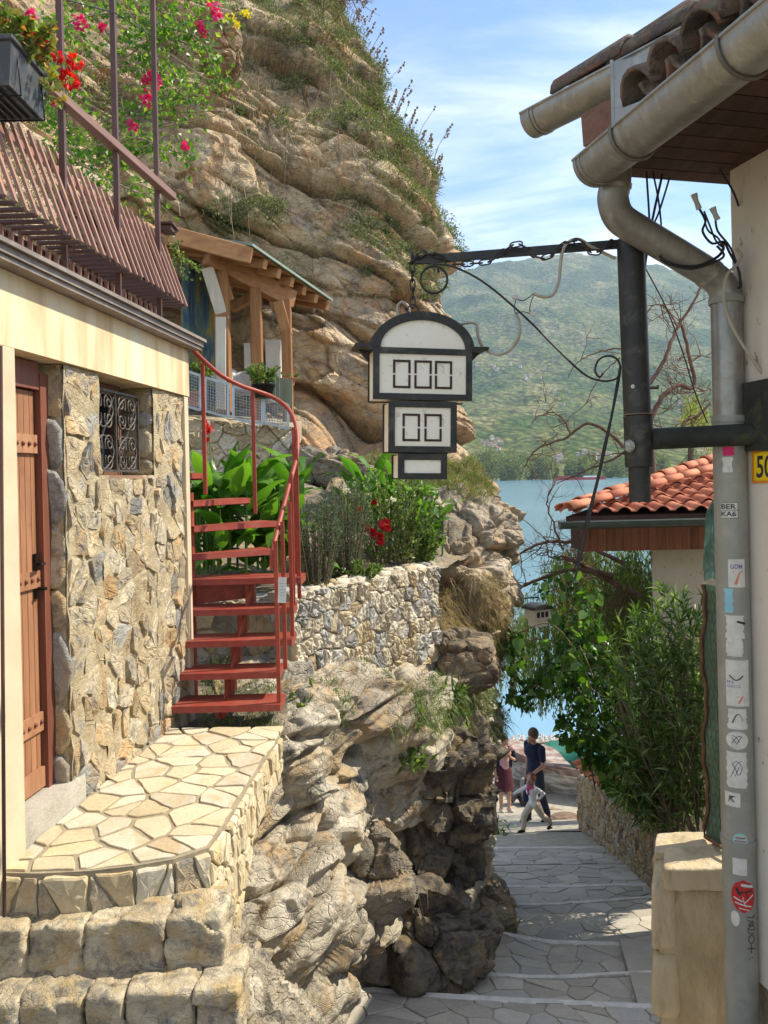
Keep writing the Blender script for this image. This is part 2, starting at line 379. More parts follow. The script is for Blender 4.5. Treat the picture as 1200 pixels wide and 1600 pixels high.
# rough block: subdivided box with rounding and noise
def block(mb_or_name, lo, hi, mat, parent=None, seed=1, amp=.02, rnd_=.25, res=9, frame=None, fs=7.0, blocky=.6, **props):
    lo, hi = np.array(lo, float), np.array(hi, float); c = (lo + hi) / 2; hs = (hi - lo) / 2; V = []; Q = []
    t = np.linspace(-1, 1, res); off = 0
    for ax in range(3):
        for sg in (-1, 1):
            a, b = np.meshgrid(t, t, indexing='ij'); p = np.zeros((res, res, 3)); p[..., ax] = sg; p[..., (ax + 1) % 3] = a; p[..., (ax + 2) % 3] = b
            V.append(p.reshape(-1, 3)); q = gfaces(res, res) + off; Q.append(q[:, ::-1] if sg < 0 else q); off += res * res
    V = np.concatenate(V); Q = np.concatenate(Q)[:, ::-1]
    k = 1 / (np.sum(np.abs(V) ** (2 / rnd_ if rnd_ < 1 else 2), 1) ** (rnd_ / 2)); k = 1 + (k - 1) * 1.0
    V = V * k[:, None]; N = V / np.linalg.norm(V, axis=1, keepdims=True); Wd = c + V * hs
    F1, F2, ID, T1 = cell(Wd * fs * .55 * np.array([1, 1, 1.5]), seed, True); G1, G2, I2, T2 = cell(Wd * fs * 1.6 * np.array([1, 1, 1.5]), seed + 5, True)
    d = amp * (((ID - .5) * .9 + T1 * 1.6) * blocky + ((I2 - .5) * .3 + T2 * .7) * blocky * .6 + fbm(Wd * fs, 4, seed) * .55 - .3 * blocky * np.clip(1 - (F2 - F1) / .1, 0, 1))
    Wd = Wd + N * d[:, None]
    if frame is not None: Wd = frame(Wd)
    # weld by rounding
    key = np.round(Wd / 1e-5).astype(np.int64); _, idx, inv = np.unique(key, axis=0, return_index=True, return_inverse=True); inv = inv.ravel()
    return nmesh(mb_or_name, Wd[idx], inv[Q], mat, parent, res < 30, **props)
# ------------------------------------------------------------------ leaves
def unit(a): return a / np.maximum(np.linalg.norm(a, axis=-1, keepdims=True), 1e-9)
def leaves(C, D, L, Wd, rnd, fold=.25, N=None, curve=0.0):
    n = len(C); D = unit(D); R = rnd.normal(size=(n, 3)) if N is None else N + rnd.normal(size=(n, 3)) * .35
    X = unit(np.cross(D, R)); Nn = np.cross(X, D); L = np.asarray(L).reshape(-1, 1) * np.ones((n, 1)); Wd = np.asarray(Wd).reshape(-1, 1) * np.ones((n, 1))
    b = C; tip = C + D * L - Nn * L * curve; m = C + D * L * .45
    l = m + X * Wd / 2 + Nn * Wd * fold; r = m - X * Wd / 2 + Nn * Wd * fold
    V = np.stack([b, l, tip, r], 1).reshape(-1, 3); i = np.arange(n)[:, None] * 4
    Fc = np.concatenate([i + [0, 1, 2], i + [0, 2, 3]], 1).reshape(-1, 3); rv = np.repeat(rnd.rand(n), 2)
    return V, Fc, rv
def blades(C, D, L, w, rnd, droop=.4, seg=3, taper=1.0):
    n = len(C); D = unit(D); X = unit(np.cross(D, rnd.normal(size=(n, 3)))); L = np.asarray(L).reshape(-1, 1) * np.ones((n, 1)); w = np.asarray(w).reshape(-1, 1) * np.ones((n, 1)); rows = []
    for k in range(seg + 1):
        t = k / seg; c = C + D * L * t; c = c + np.array([0, 0, -1.0]) * droop * L * t * t
        wk = w * (1 - t ** 1.5 * taper * .92) * (.6 if k == 0 else 1); rows += [c + X * wk / 2, c - X * wk / 2]
    V = np.stack(rows, 1).reshape(-1, 3); m = 2 * (seg + 1); i = np.arange(n)[:, None] * m
    Fc = np.concatenate([i + [2 * k, 2 * k + 1, 2 * k + 3, 2 * k + 2] for k in range(seg)], 1).reshape(-1, 4)
    return V, Fc, np.repeat(rnd.rand(n), seg)
def put_leaves(name, data, mat, parent=None, smooth=False, **props):
    V, Fc, rv = data; return nmesh(name, V, Fc, mat, parent, smooth, {'rnd': ('FACE', rv)}, **props)
def merge(ds):
    V = []; Fc = []; R = []; k = 0
    for v, f, r in ds: V.append(v); Fc.append(f + k); R.append(r); k += len(v)
    return np.concatenate(V), np.concatenate(Fc), np.concatenate(R)
def pw(pts, Y):      # polyline of pixels at distance(s)
    return [P(p[0], p[1], p[2] if len(p) > 2 else Y) for p in pts]
def smooth_line(pts, n):
    return [Vector(p) for p in _cr(np.array([tuple(p) for p in pts]), n)]
# ================================================================== SETTING
# ------------------------------------------------------------------ lake, ground, beach
LZ = -8.6
wm = MT('lake_water'); wv = wm.coord((1, .35, 1), False)
wm.col(wm.ramp(wm.noise(.02, 3, .5, wv), [(.3, (.14, .28, .38)), (.7, (.21, .36, .46))])).set(.16, 0, .5)
wm.bump(wm.noise(1.6, 5, .6, wv), .55, .05).bump(wm.noise(.25, 4, .6, wv), .4, .25)
MB().hexa([Vector(p) for p in ((-900, 21, LZ - 3), (1800, 21, LZ - 3), (1800, 2600, LZ - 3), (-900, 2600, LZ - 3), (-900, 21, LZ), (1800, 21, LZ), (1800, 2600, LZ), (-900, 2600, LZ))]).build('lake', wm.m, kind='structure')
def zl(Y): return -2.18 - .3 * Y
gm = rockmat('dirt', [(.3, (.16, .13, .09)), (.6, (.30, .25, .18)), (.8, (.38, .33, .25))], sc=1.2, bumpd=.02, rnd=False)
n = 150; X, Y = np.meshgrid(np.linspace(-9, 16, n), np.linspace(-4, 27.5, n))
Z = np.where(Y < 17.2, zl(Y) - .22, zl(17.2) - .22 - (Y - 17.2) * .125)
G = np.stack([X, Y, Z], -1); G[..., 2] += fbm(G * 1.5, 4, 5) * .06 - .1 * np.clip((Y - 24) / 3, 0, 1) * 3
nmesh('ground', G.reshape(-1, 3), gfaces(n, n)[:, ::-1], gm, kind='structure')
# pebble beach strewn with stones
pm = rockmat('pebble', [(.2, (.28, .26, .22)), (.5, (.48, .45, .39)), (.8, (.66, .63, .56))], sc=3, bumpd=.005, rnd=False)
rs = np.random.RandomState(3); N0 = 5200
bx = rs.uniform(1.0, 7.5, N0); by = rs.uniform(18.8, 26.5, N0); bz = zl(17.2) - .2 - (by - 17.2) * .125
base = np.array([[1, 0, 0], [0, 1, 0], [-1, 0, 0], [0, -1, 0], [0, 0, .6], [0, 0, -.4]]); tri = np.array([[0, 1, 4], [1, 2, 4], [2, 3, 4], [3, 0, 4], [1, 0, 5], [2, 1, 5], [3, 2, 5], [0, 3, 5]])
sz = .03 + .09 * rs.rand(N0) ** 2.5; jit = rs.uniform(.6, 1.3, (N0, 6, 1)); V = base[None] * jit * sz[:, None, None] + np.stack([bx, by, bz], -1)[:, None]
nmesh('beach_pebbles', V.reshape(-1, 3), (tri[None] + np.arange(N0)[:, None, None] * 6).reshape(-1, 3), pm, None, False, kind='stuff')
# ------------------------------------------------------------------ mountain
nx, ny = 420, 260
U = np.linspace(380, 1420, nx); T = np.linspace(0, 1, ny)
Ug, Tg = np.meshgrid(U, T); Yd = 1150 + 4200 * Tg ** 1.15
Xd = (Ug - 600) / F * Yd
ridgev = np.interp(U, [380, 620, 700, 760, 850, 900, 960, 1010, 1060, 1110, 1200, 1420], [470, 452, 432, 416, 403, 400, 404, 416, 430, 440, 452, 470])
elev = (744 - ridgev)[None] / F
prof = (0.04 * Tg + .96 * (Tg ** .92)) * elev
Gm = np.stack([Xd, Yd, np.zeros_like(Xd)], -1); q = Gm / 900.0
spur = ridge(np.stack([q[..., 0] * 1.2 + q[..., 1] * .5, q[..., 1] * .35, q[..., 2]], -1), 3, 21) * .5 + fbm(q * 2.2, 5, 8) * .3
prof = prof * (1 + .26 * spur * np.sin(math.pi * np.clip(Tg, 0, 1)) ** .7)
Z = LZ + .5 + Yd * prof + fbm(Gm / 120.0, 4, 4) * 22 * np.clip(Tg * 6, 0, 1) + fbm(Gm / 35.0, 2, 14) * 7 * np.clip(Tg * 5, 0, 1)
Gm[..., 2] = Z; MTN = Gm
back = Gm[-1:].copy(); back[..., 1] += 1500; back[..., 2] = LZ
front = Gm[:1].copy(); front[..., 2] = LZ - 5; front[..., 1] -= 6
Gm2 = np.concatenate([front, Gm, back])
m = MT('forested_slope'); v = m.coord((1, 1, 1), False)
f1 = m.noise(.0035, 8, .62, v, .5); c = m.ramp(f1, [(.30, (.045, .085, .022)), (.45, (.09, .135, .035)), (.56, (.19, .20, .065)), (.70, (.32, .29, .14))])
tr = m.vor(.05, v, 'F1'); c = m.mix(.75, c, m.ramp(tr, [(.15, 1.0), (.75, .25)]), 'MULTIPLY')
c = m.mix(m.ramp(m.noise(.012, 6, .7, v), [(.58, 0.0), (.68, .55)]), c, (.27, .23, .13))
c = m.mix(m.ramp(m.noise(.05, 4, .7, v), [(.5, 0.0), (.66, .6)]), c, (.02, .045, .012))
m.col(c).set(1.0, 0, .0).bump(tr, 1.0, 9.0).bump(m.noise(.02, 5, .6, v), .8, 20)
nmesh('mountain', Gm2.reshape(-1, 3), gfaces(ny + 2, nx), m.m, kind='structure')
# village houses on the mountain: each house its own object
hw = [flat('far_plaster_' + str(i), c, .9, 0, .1, .2) for i, c in enumerate([(.50, .47, .40), (.42, .38, .32), (.52, .42, .32)])]
hr = [flat('far_tile_' + str(i), c, .9, 0, .1, .2) for i, c in enumerate([(.30, .14, .09), (.26, .16, .12), (.24, .21, .18)])]
def house_mesh(w, d, h, wi, ri):
    b = MB(); b.hexa([Vector(p) for p in ((-w, -d, -6), (w, -d, -6), (w, d, -6), (-w, d, -6), (-w, -d, h), (w, -d, h), (w, d, h), (-w, d, h))], 0)
    e = 1.0; W2, D2 = w + e, d + e; r = h + w * .5
    b.add([(-W2, -D2, h), (W2, -D2, h), (W2, D2, h), (-W2, D2, h), (-w * .4, 0, r), (w * .4, 0, r)], [(0, 1, 5, 4), (1, 2, 5), (2, 3, 4, 5), (3, 0, 4), (3, 2, 1, 0)], 1)
    for i in (-.6, 0, .6):
        x = i * w; b.hexa([Vector(p) for p in ((x - .7, -d - .15, h * .4), (x + .7, -d - .15, h * .4), (x + .7, -d + .1, h * .4), (x - .7, -d + .1, h * .4), (x - .7, -d - .15, h * .72), (x + .7, -d - .15, h * .72), (x + .7, -d + .1, h * .72), (x - .7, -d + .1, h * .72))], 2)
    me = bpy.data.meshes.new('house'); me.from_pydata(b.v, [], b.f)
    for mm in (hw[wi], hr[ri], M_glassd): me.materials.append(mm)
    me.polygons.foreach_set('material_index', b.m); me.update(); return me
M_glassd = flat('dark_glass', (.03, .04, .05), .2)
hm = [house_mesh(random.uniform(5, 9), random.uniform(4, 6), random.uniform(5, 9), i % 3, (i // 3) % 3) for i in range(9)]
rr = random.Random(5); nh = 0
for (cu, cv, su, sv, k, w) in ((765, 575, 45, 14, 16, 'high on the left shoulder of the mountain'), (830, 592, 22, 10, 7, 'on the mountain under the curved cable'), (880, 620, 30, 10, 5, 'on the middle of the mountainside'), (770, 697, 16, 12, 18, 'on the low hill just right of the lantern'), (845, 722, 50, 8, 16, 'in the valley left of the bare branches'), (930, 715, 40, 9, 14, 'in the valley behind the bare branches'), (1060, 640, 25, 15, 4, 'on the slope beside the downpipe')):
    for j in range(k):
        u, vv = rr.gauss(cu, su * .5), rr.gauss(cv, sv * .5)
        # find mountain point that projects there
        a = (u - U0) * CR - (vv - V0) * SR; b = -((u - U0) * SR + (vv - V0) * CR)
        col = min(nx - 1, max(0, int(round((a + 600 - 380) / (1040) * (nx - 1))))); e = MTN[:, col, 2] / MTN[:, col, 1]
        ii = int(np.argmax(e >= b / F)); p = MTN[ii, col]
        if e[ii] < b / F - .003: continue
        o = link('village_house', hm[rr.randrange(9)], None, Vector(p) + Vector((rr.uniform(-8, 8), 0, 2))); s_ = rr.uniform(.45, .8) * (.6 + p[1] / 5000); o.scale = (s_, s_, s_); o.rotation_euler = (0, 0, rr.uniform(-.7, .7)); nh += 1
        tag(o, 'tiny pale hipped-roof house ' + w, 'house', 'houses of the villages ' + w)
# woods along the far shore
rs = np.random.RandomState(9); ds = []
for (u0, u1, k, hh) in ((740, 860, 16, 44), (850, 990, 16, 34), (985, 1130, 12, 36), (700, 745, 4, 30)):
    for j in range(k):
        u = rs.uniform(u0, u1); Yt = rs.uniform(1000, 1100); H = hh * rs.uniform(.6, 1.05); x = (u - 600) / F * Yt; n = 420
        d = unit(rs.normal(size=(n, 3))); r = rs.rand(n, 1) ** .35; C = np.array([x, Yt, LZ + H * .5]) + d * r * np.array([H * .30 * rs.uniform(.6, 1.2), 10, H * .5])
        ds.append(leaves(C, d + rs.normal(size=(n, 3)) * .4, 3.2, 2.6, rs))
put_leaves('shoreline_wood', merge(ds), leafmat('far_foliage', (.09, .12, .035), (.20, .23, .07), (.34, .32, .12), .3), kind='stuff')
rb = MB(); c = P(905, 746.5, 1120 * 0 + 900)
for i, (du, dv, w, h, mi) in enumerate(((0, 0, 60, 3.2, 0), (-14, 2.2, 20, 3.0, 0), (12, 2.0, 14, 2.6, 1), (24, 1.5, 8, 2.0, 0))):
    rb.box((c.x + du, c.y + i * .01, LZ + 1.2 + dv), (w, 6, h), None, mi)
rb.build('lakeside_boathouse', [flat('far_red', (.32, .06, .05), .8), flat('far_white', (.7, .7, .66), .8)], label='long low red boathouse on the far lake shore among the trees', category='boathouse')

# ------------------------------------------------------------------ rocks
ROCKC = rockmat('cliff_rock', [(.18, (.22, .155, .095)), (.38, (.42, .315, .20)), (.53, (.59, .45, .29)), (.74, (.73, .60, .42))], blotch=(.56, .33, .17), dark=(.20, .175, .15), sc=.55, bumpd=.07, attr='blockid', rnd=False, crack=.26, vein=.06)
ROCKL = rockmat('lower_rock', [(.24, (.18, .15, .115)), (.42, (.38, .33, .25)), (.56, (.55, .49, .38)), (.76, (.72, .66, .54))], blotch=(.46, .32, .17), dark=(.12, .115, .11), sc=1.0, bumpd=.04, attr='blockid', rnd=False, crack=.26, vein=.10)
ROCKG = rockmat('outcrop_rock', [(.24, (.13, .10, .07)), (.45, (.33, .27, .19)), (.76, (.56, .48, .37))], blotch=(.50, .36, .22), dark=(.12, .10, .085), sc=1.1, bumpd=.03, attr='blockid', rnd=False)
def rock_surface(name, rows, nv, nu, mat, seed, A, size, dip=.45, bed=2.2, A2=.4, fine=.35, karst=0.0, edge=None, nblur=21, saw=None, a3=.32, soft=False, **props):
    G = net(rows, nv, nu); N = gnorm(G); cx_, cy_ = G.mean((0, 1))[:2]
    for ax_ in (0, 1):
        K = 2 * (nblur // 2) + 1; P_ = np.pad(N, [(K // 2, K // 2) if a_ == ax_ else (0, 0) for a_ in range(3)], mode='edge'); cs = np.cumsum(np.concatenate([np.zeros_like(np.take(P_, [0], ax_)), P_], ax_), ax_); L_ = cs.shape[ax_]; N = (np.take(cs, range(K, L_), ax_) - np.take(cs, range(0, L_ - K), ax_)) / K
    N = unit(N)
    if (N[..., 1].mean()) > 0: N = -N
    w = np.stack([fbm(G * .8 / size, 2, seed + 50 + i) for i in range(3)], -1) * .22
    q = np.stack([G[..., 0] * .75, G[..., 1] * .75, (G[..., 2] + dip * G[..., 0]) * bed], -1) / size + w
    F1, F2, ID, T1 = cell(q, seed, True); e1 = np.clip((F2 - F1) / .10, 0, 1)
    q2 = q * 2.7 + 7.7 + w; G1, G2, ID2, T2 = cell(q2, seed + 9, True); e2 = np.clip((G2 - G1) / .14, 0, 1)
    q3 = q * 7.0 + 3.3 + w; H1, H2, ID3, T3 = cell(q3, seed + 19, True)
    d = A * ((ID - .5) * .9 + T1 * 1.0 - (1 - e1) * .40) + A * A2 * ((ID2 - .5) * .9 + T2 * 1.3 - (1 - e2) * .35) + A * A2 * a3 * ((ID3 - .5) * .8 + T3 * 1.4)
    d = d + A * fine * fbm(G * 6.0 / size, 4, seed + 3, .55)
    if saw:
        bb = (G[..., 2] + dip * G[..., 0] + .10 * G[..., 1]) / saw[0] + fbm(G * np.array([.30, .30, .55]), 3, seed + 70) * .6; lay = np.floor(bb); fr_ = bb - lay; am = .35 + .9 * _h(lay.astype(np.int64), lay.astype(np.int64) * 0, lay.astype(np.int64) * 0, seed)
        d = d + saw[1] * am * (1.5 * fbm(np.stack([G[..., 0] * .55, G[..., 1] * .55, lay * 3.7], -1), 2, seed + 81) + .35 * (.5 - fr_) - .55 * np.exp(-(np.minimum(fr_, 1 - fr_) / .045) ** 2))
        b2 = bb * 3.3 + .4; f2 = b2 - np.floor(b2); d = d + saw[1] * .20 * np.clip(fbm(G * .7, 2, seed + 90) * 2.2, 0, 1) * ((1 - f2) - .5 - .8 * np.exp(-((1 - f2) / .10) ** 2))
    if karst: d = d + karst * (ridge(G * np.array([1.6, 1.6, 1.6]) / size, 3, seed + 30) - .2)
    Dp = np.pad(d, 2, mode='edge'); kk = (1, 3, 4, 3, 1) if soft else (0, 1, 10, 1, 0); Dp = sum(k_ * Dp[i_:i_ + d.shape[0]] for i_, k_ in enumerate(kk)) / 12.0; d = sum(k_ * Dp[:, i_:i_ + d.shape[1]] for i_, k_ in enumerate(kk)) / 12.0
    if edge is not None: d = d * edge(G)
    G2_ = G + N * d[..., None]
    fc = gfaces(nv, nu)
    nn = np.cross(G2_[1, 0] - G2_[0, 0], G2_[0, 1] - G2_[0, 0])
    o = nmesh(name, G2_.reshape(-1, 3), fc, mat, None, False, {'blockid': ('POINT', (ID * .55 + ID2 * .45).ravel())}, **props)
    return G2_, gnorm(G2_), o
def R(v, pts, back=None, plain=True):
    r = [P(u, v, Y) for u, Y in pts]
    if back:
        for dx, dy in back: r.append(r[len(pts) - 1] + Vector((dx, dy, 0)))
    return r
bk = [(.12, .5), (.05, 1.6), (-.5, 3.5)]
rows = [R(-160, [(-160, 9.5), (60, 12), (180, 13), (300, 14), (400, 14.5), (450, 15), (478, 15.4)], bk),
        R(-40, [(-160, 9.0), (60, 11.2), (180, 12), (300, 13), (420, 13.8), (480, 14.2), (512, 14.6)], bk),
        R(60, [(-160, 8.8), (60, 10.5), (180, 11.4), (300, 12.3), (430, 13.0), (510, 13.4), (543, 14)], bk),
        R(150, [(-160, 8.6), (60, 10.0), (180, 11), (300, 11.8), (430, 12.4), (530, 12.8), (574, 13.5)], bk),
        R(220, [(-160, 8.5), (60, 9.8), (180, 10.8), (300, 11.5), (430, 12.1), (560, 12.5), (605, 13.2)], bk),
        R(290, [(-160, 8.4), (60, 9.7), (180, 10.7), (300, 11.3), (430, 11.9), (590, 12.2), (652, 13)], bk),
        R(340, [(-160, 8.4), (60, 9.7), (180, 10.8), (300, 11.5), (430, 11.8), (600, 12.0), (678, 12.8)], bk),
        R(400, [(-160, 8.4), (60, 9.8), (180, 11.0), (300, 11.8), (430, 11.7), (600, 11.8), (704, 12.6)], bk),
        R(480, [(-160, 8.6), (60, 10.2), (180, 11.6), (300, 12.3), (430, 11.6), (600, 11.7), (712, 12.5)], bk),
        R(560, [(-160, 8.8), (60, 10.6), (180, 12.0), (300, 12.6), (430, 11.6), (600, 11.7), (712, 12.5)], bk),
        R(640, [(-160, 8.8), (60, 10.8), (180, 12.2), (300, 12.8), (430, 11.7), (600, 11.6), (712, 12.4)], bk),
        R(720, [(-160, 8.8), (60, 10.8), (180, 12.0), (300, 12.2), (430, 11.0), (560, 10.8), (712, 12.0)], bk),
        R(800, [(-160, 8.8), (60, 10.4), (180, 11.0), (300, 10.6), (430, 9.6), (560, 9.8), (735, 11.0)], bk),
        R(960, [(-160, 8.8), (60, 10.4), (180, 11.0), (300, 10.6), (430, 9.4), (560, 9.4), (735, 11.0)], bk)]
CL, CLN, cliff = rock_surface('cliff', rows, 420, 520, ROCKC, 3, .18, 1.7, dip=.42, bed=1.7, A2=.85, fine=.16, saw=(1.05, .42), a3=.30, nblur=31, kind='structure')
# right-hand outcrop with grassy top, above the path
bk2 = [(.10, .35), (.02, 1.0), (-.7, 2.2)]
rows = [R(722, [(560, 10.2), (620, 9.9), (670, 9.8), (705, 9.9), (722, 10.0)], bk2),
        R(752, [(560, 9.6), (620, 9.4), (670, 9.4), (715, 9.5), (750, 9.7)], bk2),
        R(790, [(560, 9.3), (620, 9.1), (675, 9.0), (735, 9.0), (788, 9.4)], bk2),
        R(840, [(560, 8.9), (620, 8.8), (680, 8.6), (745, 8.7), (800, 9.2)], bk2),
        R(900, [(560, 8.8), (620, 8.6), (680, 8.4), (745, 8.5), (796, 9.0)], bk2),
        R(960, [(560, 8.8), (620, 8.4), (680, 8.0), (735, 8.3), (783, 8.9)], bk2),
        R(1020, [(560, 8.6), (620, 8.2), (680, 7.9), (730, 8.2), (772, 8.8)], bk2),
        R(1080, [(560, 8.6), (620, 8.2), (680, 7.9), (730, 8.1), (768, 8.7)], bk2),
        R(1170, [(560, 8.6), (620, 8.2), (680, 7.9), (730, 8.2), (776, 8.8)], bk2)]
OC, OCN, outc = rock_surface('rock_outcrop', rows, 230, 240, ROCKG, 17, .18, .7, dip=.1, bed=1.3, A2=.5, fine=.4, karst=.02, kind='structure')
# the big rock face below the garden wall, down to the path
bk3 = [(.12, .4), (0, 1.2), (-.8, 2.4)]
rows = [R(985, [(330, 6.4), (400, 6.5), (470, 6.9), (540, 7.3), (610, 7.8), (670, 8.0), (720, 8.3), (760, 8.8)], bk3),
        R(1032, [(330, 6.0), (400, 5.9), (470, 6.1), (540, 6.4), (610, 6.9), (670, 7.4), (715, 8.0), (762, 8.7)], bk3),
        R(1075, [(330, 5.5), (400, 5.4), (450, 5.45), (520, 5.7), (590, 6.05), (660, 6.5), (700, 7.6), (766, 8.6)], bk3),
        R(1130, [(330, 5.2), (395, 5.05), (445, 5.1), (515, 5.45), (580, 5.85), (655, 6.35), (695, 7.5), (750, 8.5)], bk3),
        R(1190, [(330, 4.9), (395, 4.9), (445, 5.0), (515, 5.5), (570, 6.2), (640, 6.6), (695, 7.3), (750, 8.2)], bk3),
        R(1250, [(330, 4.8), (390, 4.75), (450, 5.1), (505, 5.3), (565, 6.6), (640, 7.1), (690, 7.3), (745, 8.0)], bk3),
        R(1310, [(330, 4.6), (385, 4.7), (440, 4.95), (500, 5.15), (560, 6.7), (640, 7.2), (690, 7.4), (738, 8.0)], bk3),
        R(1365, [(330, 4.4), (385, 4.55), (440, 4.7), (500, 5.0), (560, 6.3), (640, 7.0), (690, 7.5), (730, 8.2)], bk3),
        R(1410, [(330, 4.3), (385, 4.4), (440, 4.55), (505, 4.95), (565, 5.7), (640, 6.6), (700, 7.3), (768, 8.6)], bk3),
        R(1470, [(330, 4.2), (380, 4.35), (450, 4.6), (515, 5.15), (575, 5.7), (640, 6.4), (705, 7.3), (785, 8.6)], bk3),
        R(1530, [(340, 4.3), (400, 4.5), (460, 4.85), (520, 5.4), (560, 5.8), (630, 6.4), (700, 7.3), (780, 8.6)], bk3),
        R(1620, [(340, 4.4), (400, 4.6), (470, 5.1), (505, 5.6), (545, 5.9), (620, 6.5), (690, 7.4), (780, 8.6)], bk3)]
LR, LRN, lowr = rock_surface('lower_rock_face', rows, 460, 460, ROCKL, 41, .26, .95, dip=-.25, bed=1.4, A2=.36, fine=.10, karst=.0, nblur=71, saw=(.42, .16), a3=.42, soft=True, kind='structure')
# boulders standing free of the face
DARKR = rockmat('stained_shaded_boulder', [(.22, (.05, .042, .036)), (.45, (.13, .112, .09)), (.75, (.28, .245, .19))], dark=(.035, .033, .03), blotch=(.30, .22, .12), sc=1.6, bumpd=.03)  # dark tone mixes black algae stain with shade put into the colour
def boulder(pix, Y, hx, hy, hz, mat, seed, label, amp=.09, rot=0.0, tilt=0.0):
    c = P(pix[0], pix[1], Y); Rm = np.array(Euler((0, tilt, rot)).to_matrix())
    fr = lambda W_: (W_ - np.array(c)) @ Rm.T + np.array(c)
    return block('boulder', (c.x - hx, c.y - hy, c.z - hz), (c.x + hx, c.y + hy, c.z + hz), mat, None, seed, amp, .45, 44, fr, 4.2, 1.25, label=label, category='boulder')
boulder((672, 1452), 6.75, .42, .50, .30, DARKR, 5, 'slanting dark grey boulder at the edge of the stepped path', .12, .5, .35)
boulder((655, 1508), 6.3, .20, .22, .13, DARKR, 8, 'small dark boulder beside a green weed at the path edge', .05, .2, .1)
boulder((742, 1420), 8.3, .32, .45, .26, ROCKL, 11, 'brown rock foot below the overhang at the left edge of the path', .10, .2, .5)
boulder((688, 1245), 7.55, .42, .50, .70, DARKR, 15, 'big bulging black-stained, shade-darkened boulder overhanging the left side of the path', .16, .3, .15)
boulder((715, 1040), 7.75, .30, .35, .30, ROCKG, 19, 'weathered grey boulder between the dry grass and the garden wall', .09, .2, .2)
boulder((590, 1355), 6.1, .22, .30, .32, ROCKL, 23, 'pale rock wedged in the dark hollow of the rock face', .09, .2, -.3)
boulder((515, 735), 9.6, .50, .4, .24, ROCKL, 33, 'pale grey rock hump above the rosemary at the foot of the cliff', .10, .2, .25)
boulder((345, 78), 11.4, .26, .35, .30, ROCKC, 27, 'big rounded brown boulder stuck in the cliff behind the magenta flowers', .10, .1, .1)
# pale rock at the foot of the steps, bottom of the picture
rows = [R(1470, [(300, 3.5), (345, 3.4), (372, 3.5), (395, 3.7), (400, 4.0)]),
        R(1510, [(300, 3.1), (350, 3.15), (392, 3.3), (420, 3.5), (428, 3.9)]),
        R(1550, [(300, 3.0), (360, 3.0), (415, 3.15), (452, 3.4), (460, 3.8)]),
        R(1590, [(300, 2.9), (370, 2.9), (440, 3.05), (486, 3.3), (494, 3.8)]),
        R(1650, [(300, 2.8), (380, 2.8), (470, 2.95), (520, 3.2), (530, 3.8)]),
        R(1760, [(300, 2.7), (380, 2.7), (500, 2.9), (560, 3.2), (570, 3.8)])]
rock_surface('pale_rock', rows, 150, 130, ROCKL, 71, .05, .3, dip=.2, bed=1.2, A2=.5, fine=.9, karst=.015, kind='structure')
# terrace support rock under the terrace (behind the steps)
# ------------------------------------------------------------------ path with steps and crazy paving
EDG = [[(560, 1690), (800, 1710), (1050, 1720)], [(590, 1545), (650, 1552), (820, 1562), (1000, 1570), (1060, 1573)], [(640, 1508), (700, 1517), (850, 1527), (975, 1520), (1060, 1517)],
       [(700, 1440), (765, 1453), (850, 1470), (965, 1474), (1060, 1478)], [(740, 1411), (850, 1413), (950, 1406), (1060, 1398)], [(740, 1384), (900, 1384), (1060, 1379)], [(720, 1352), (1060, 1348)], [(720, 1325), (1060, 1322)], [(700, 1300), (1060, 1298)]]
def edge_fn(pix):
    pts = []
    for u, v in pix:
        s_ = ((v - V0) * CR + (u - U0) * SR) / F; Y = 2.18 / (s_ - .3); pts.append((((u - U0) * CR - (v - V0) * SR) / F * Y, Y))
    xs = [p[0] for p in pts]; ys = [p[1] for p in pts]; return lambda x: np.interp(x, xs, ys)
EF = [edge_fn(e) for e in EDG]
RISE = [.1, .1, .1, .1, .1, .06, .0, .0, 0]
XL = lambda Y: float(np.interp(Y, [4, 5.65, 6.5, 7.9, 8.4, 9.4, 11, 14.4, 17], [-1.0, -.62, -.1, .45, .75, .9, 1.1, 1.5, 1.7]))
XR = lambda Y: float(np.interp(Y, [4, 6, 9.4, 14.4, 17], [1.5, 2.15, 3.3, 3.55, 4.0]))
PAVE = [rockmat('paving_' + str(i), [(.25, c1), (.55, c2), (.8, c3)], sc=1.4, bumpd=.006, perobj=.3) for i, (c1, c2, c3) in enumerate([((.38, .34, .28), (.53, .485, .41), (.64, .60, .52)), ((.40, .355, .29), (.56, .51, .42), (.66, .61, .52)), ((.34, .315, .27), (.48, .45, .39), (.58, .55, .48))])]
MORT = rockmat('grey_mortar', [(.3, (.34, .30, .24)), (.6, (.48, .435, .355)), (.8, (.58, .53, .44))], sc=3.0, bumpd=.006)
rp = random.Random(12)
Vp = []; Fp = []
for k in range(len(EF) + 0):
    e0 = EF[k - 1] if k else (lambda x: np.full_like(np.asarray(x, float), 2.6)); e1 = EF[k]; dr = RISE[k - 1] if k else 0
    ym = float(e1(1.0)); xs = np.linspace(XL(ym) - .9, XR(ym) + 1.2, 40); ts = np.linspace(0, 1, 8)
    y0, y1 = e0(xs), e1(xs); g = []
    for t in ts: y = y0 + (y1 - y0) * t; g.append(np.stack([xs, y, (zl(y0) - dr) * (1 - t) + zl(y1) * t - .012], -1))
    g.append(np.stack([xs, y1 + .004, zl(y1) - .30], -1)); g = np.array(g); Fp.append(gfaces(9, 40)[:, ::-1] + sum(len(v_) for v_ in Vp)); Vp.append(g.reshape(-1, 3))
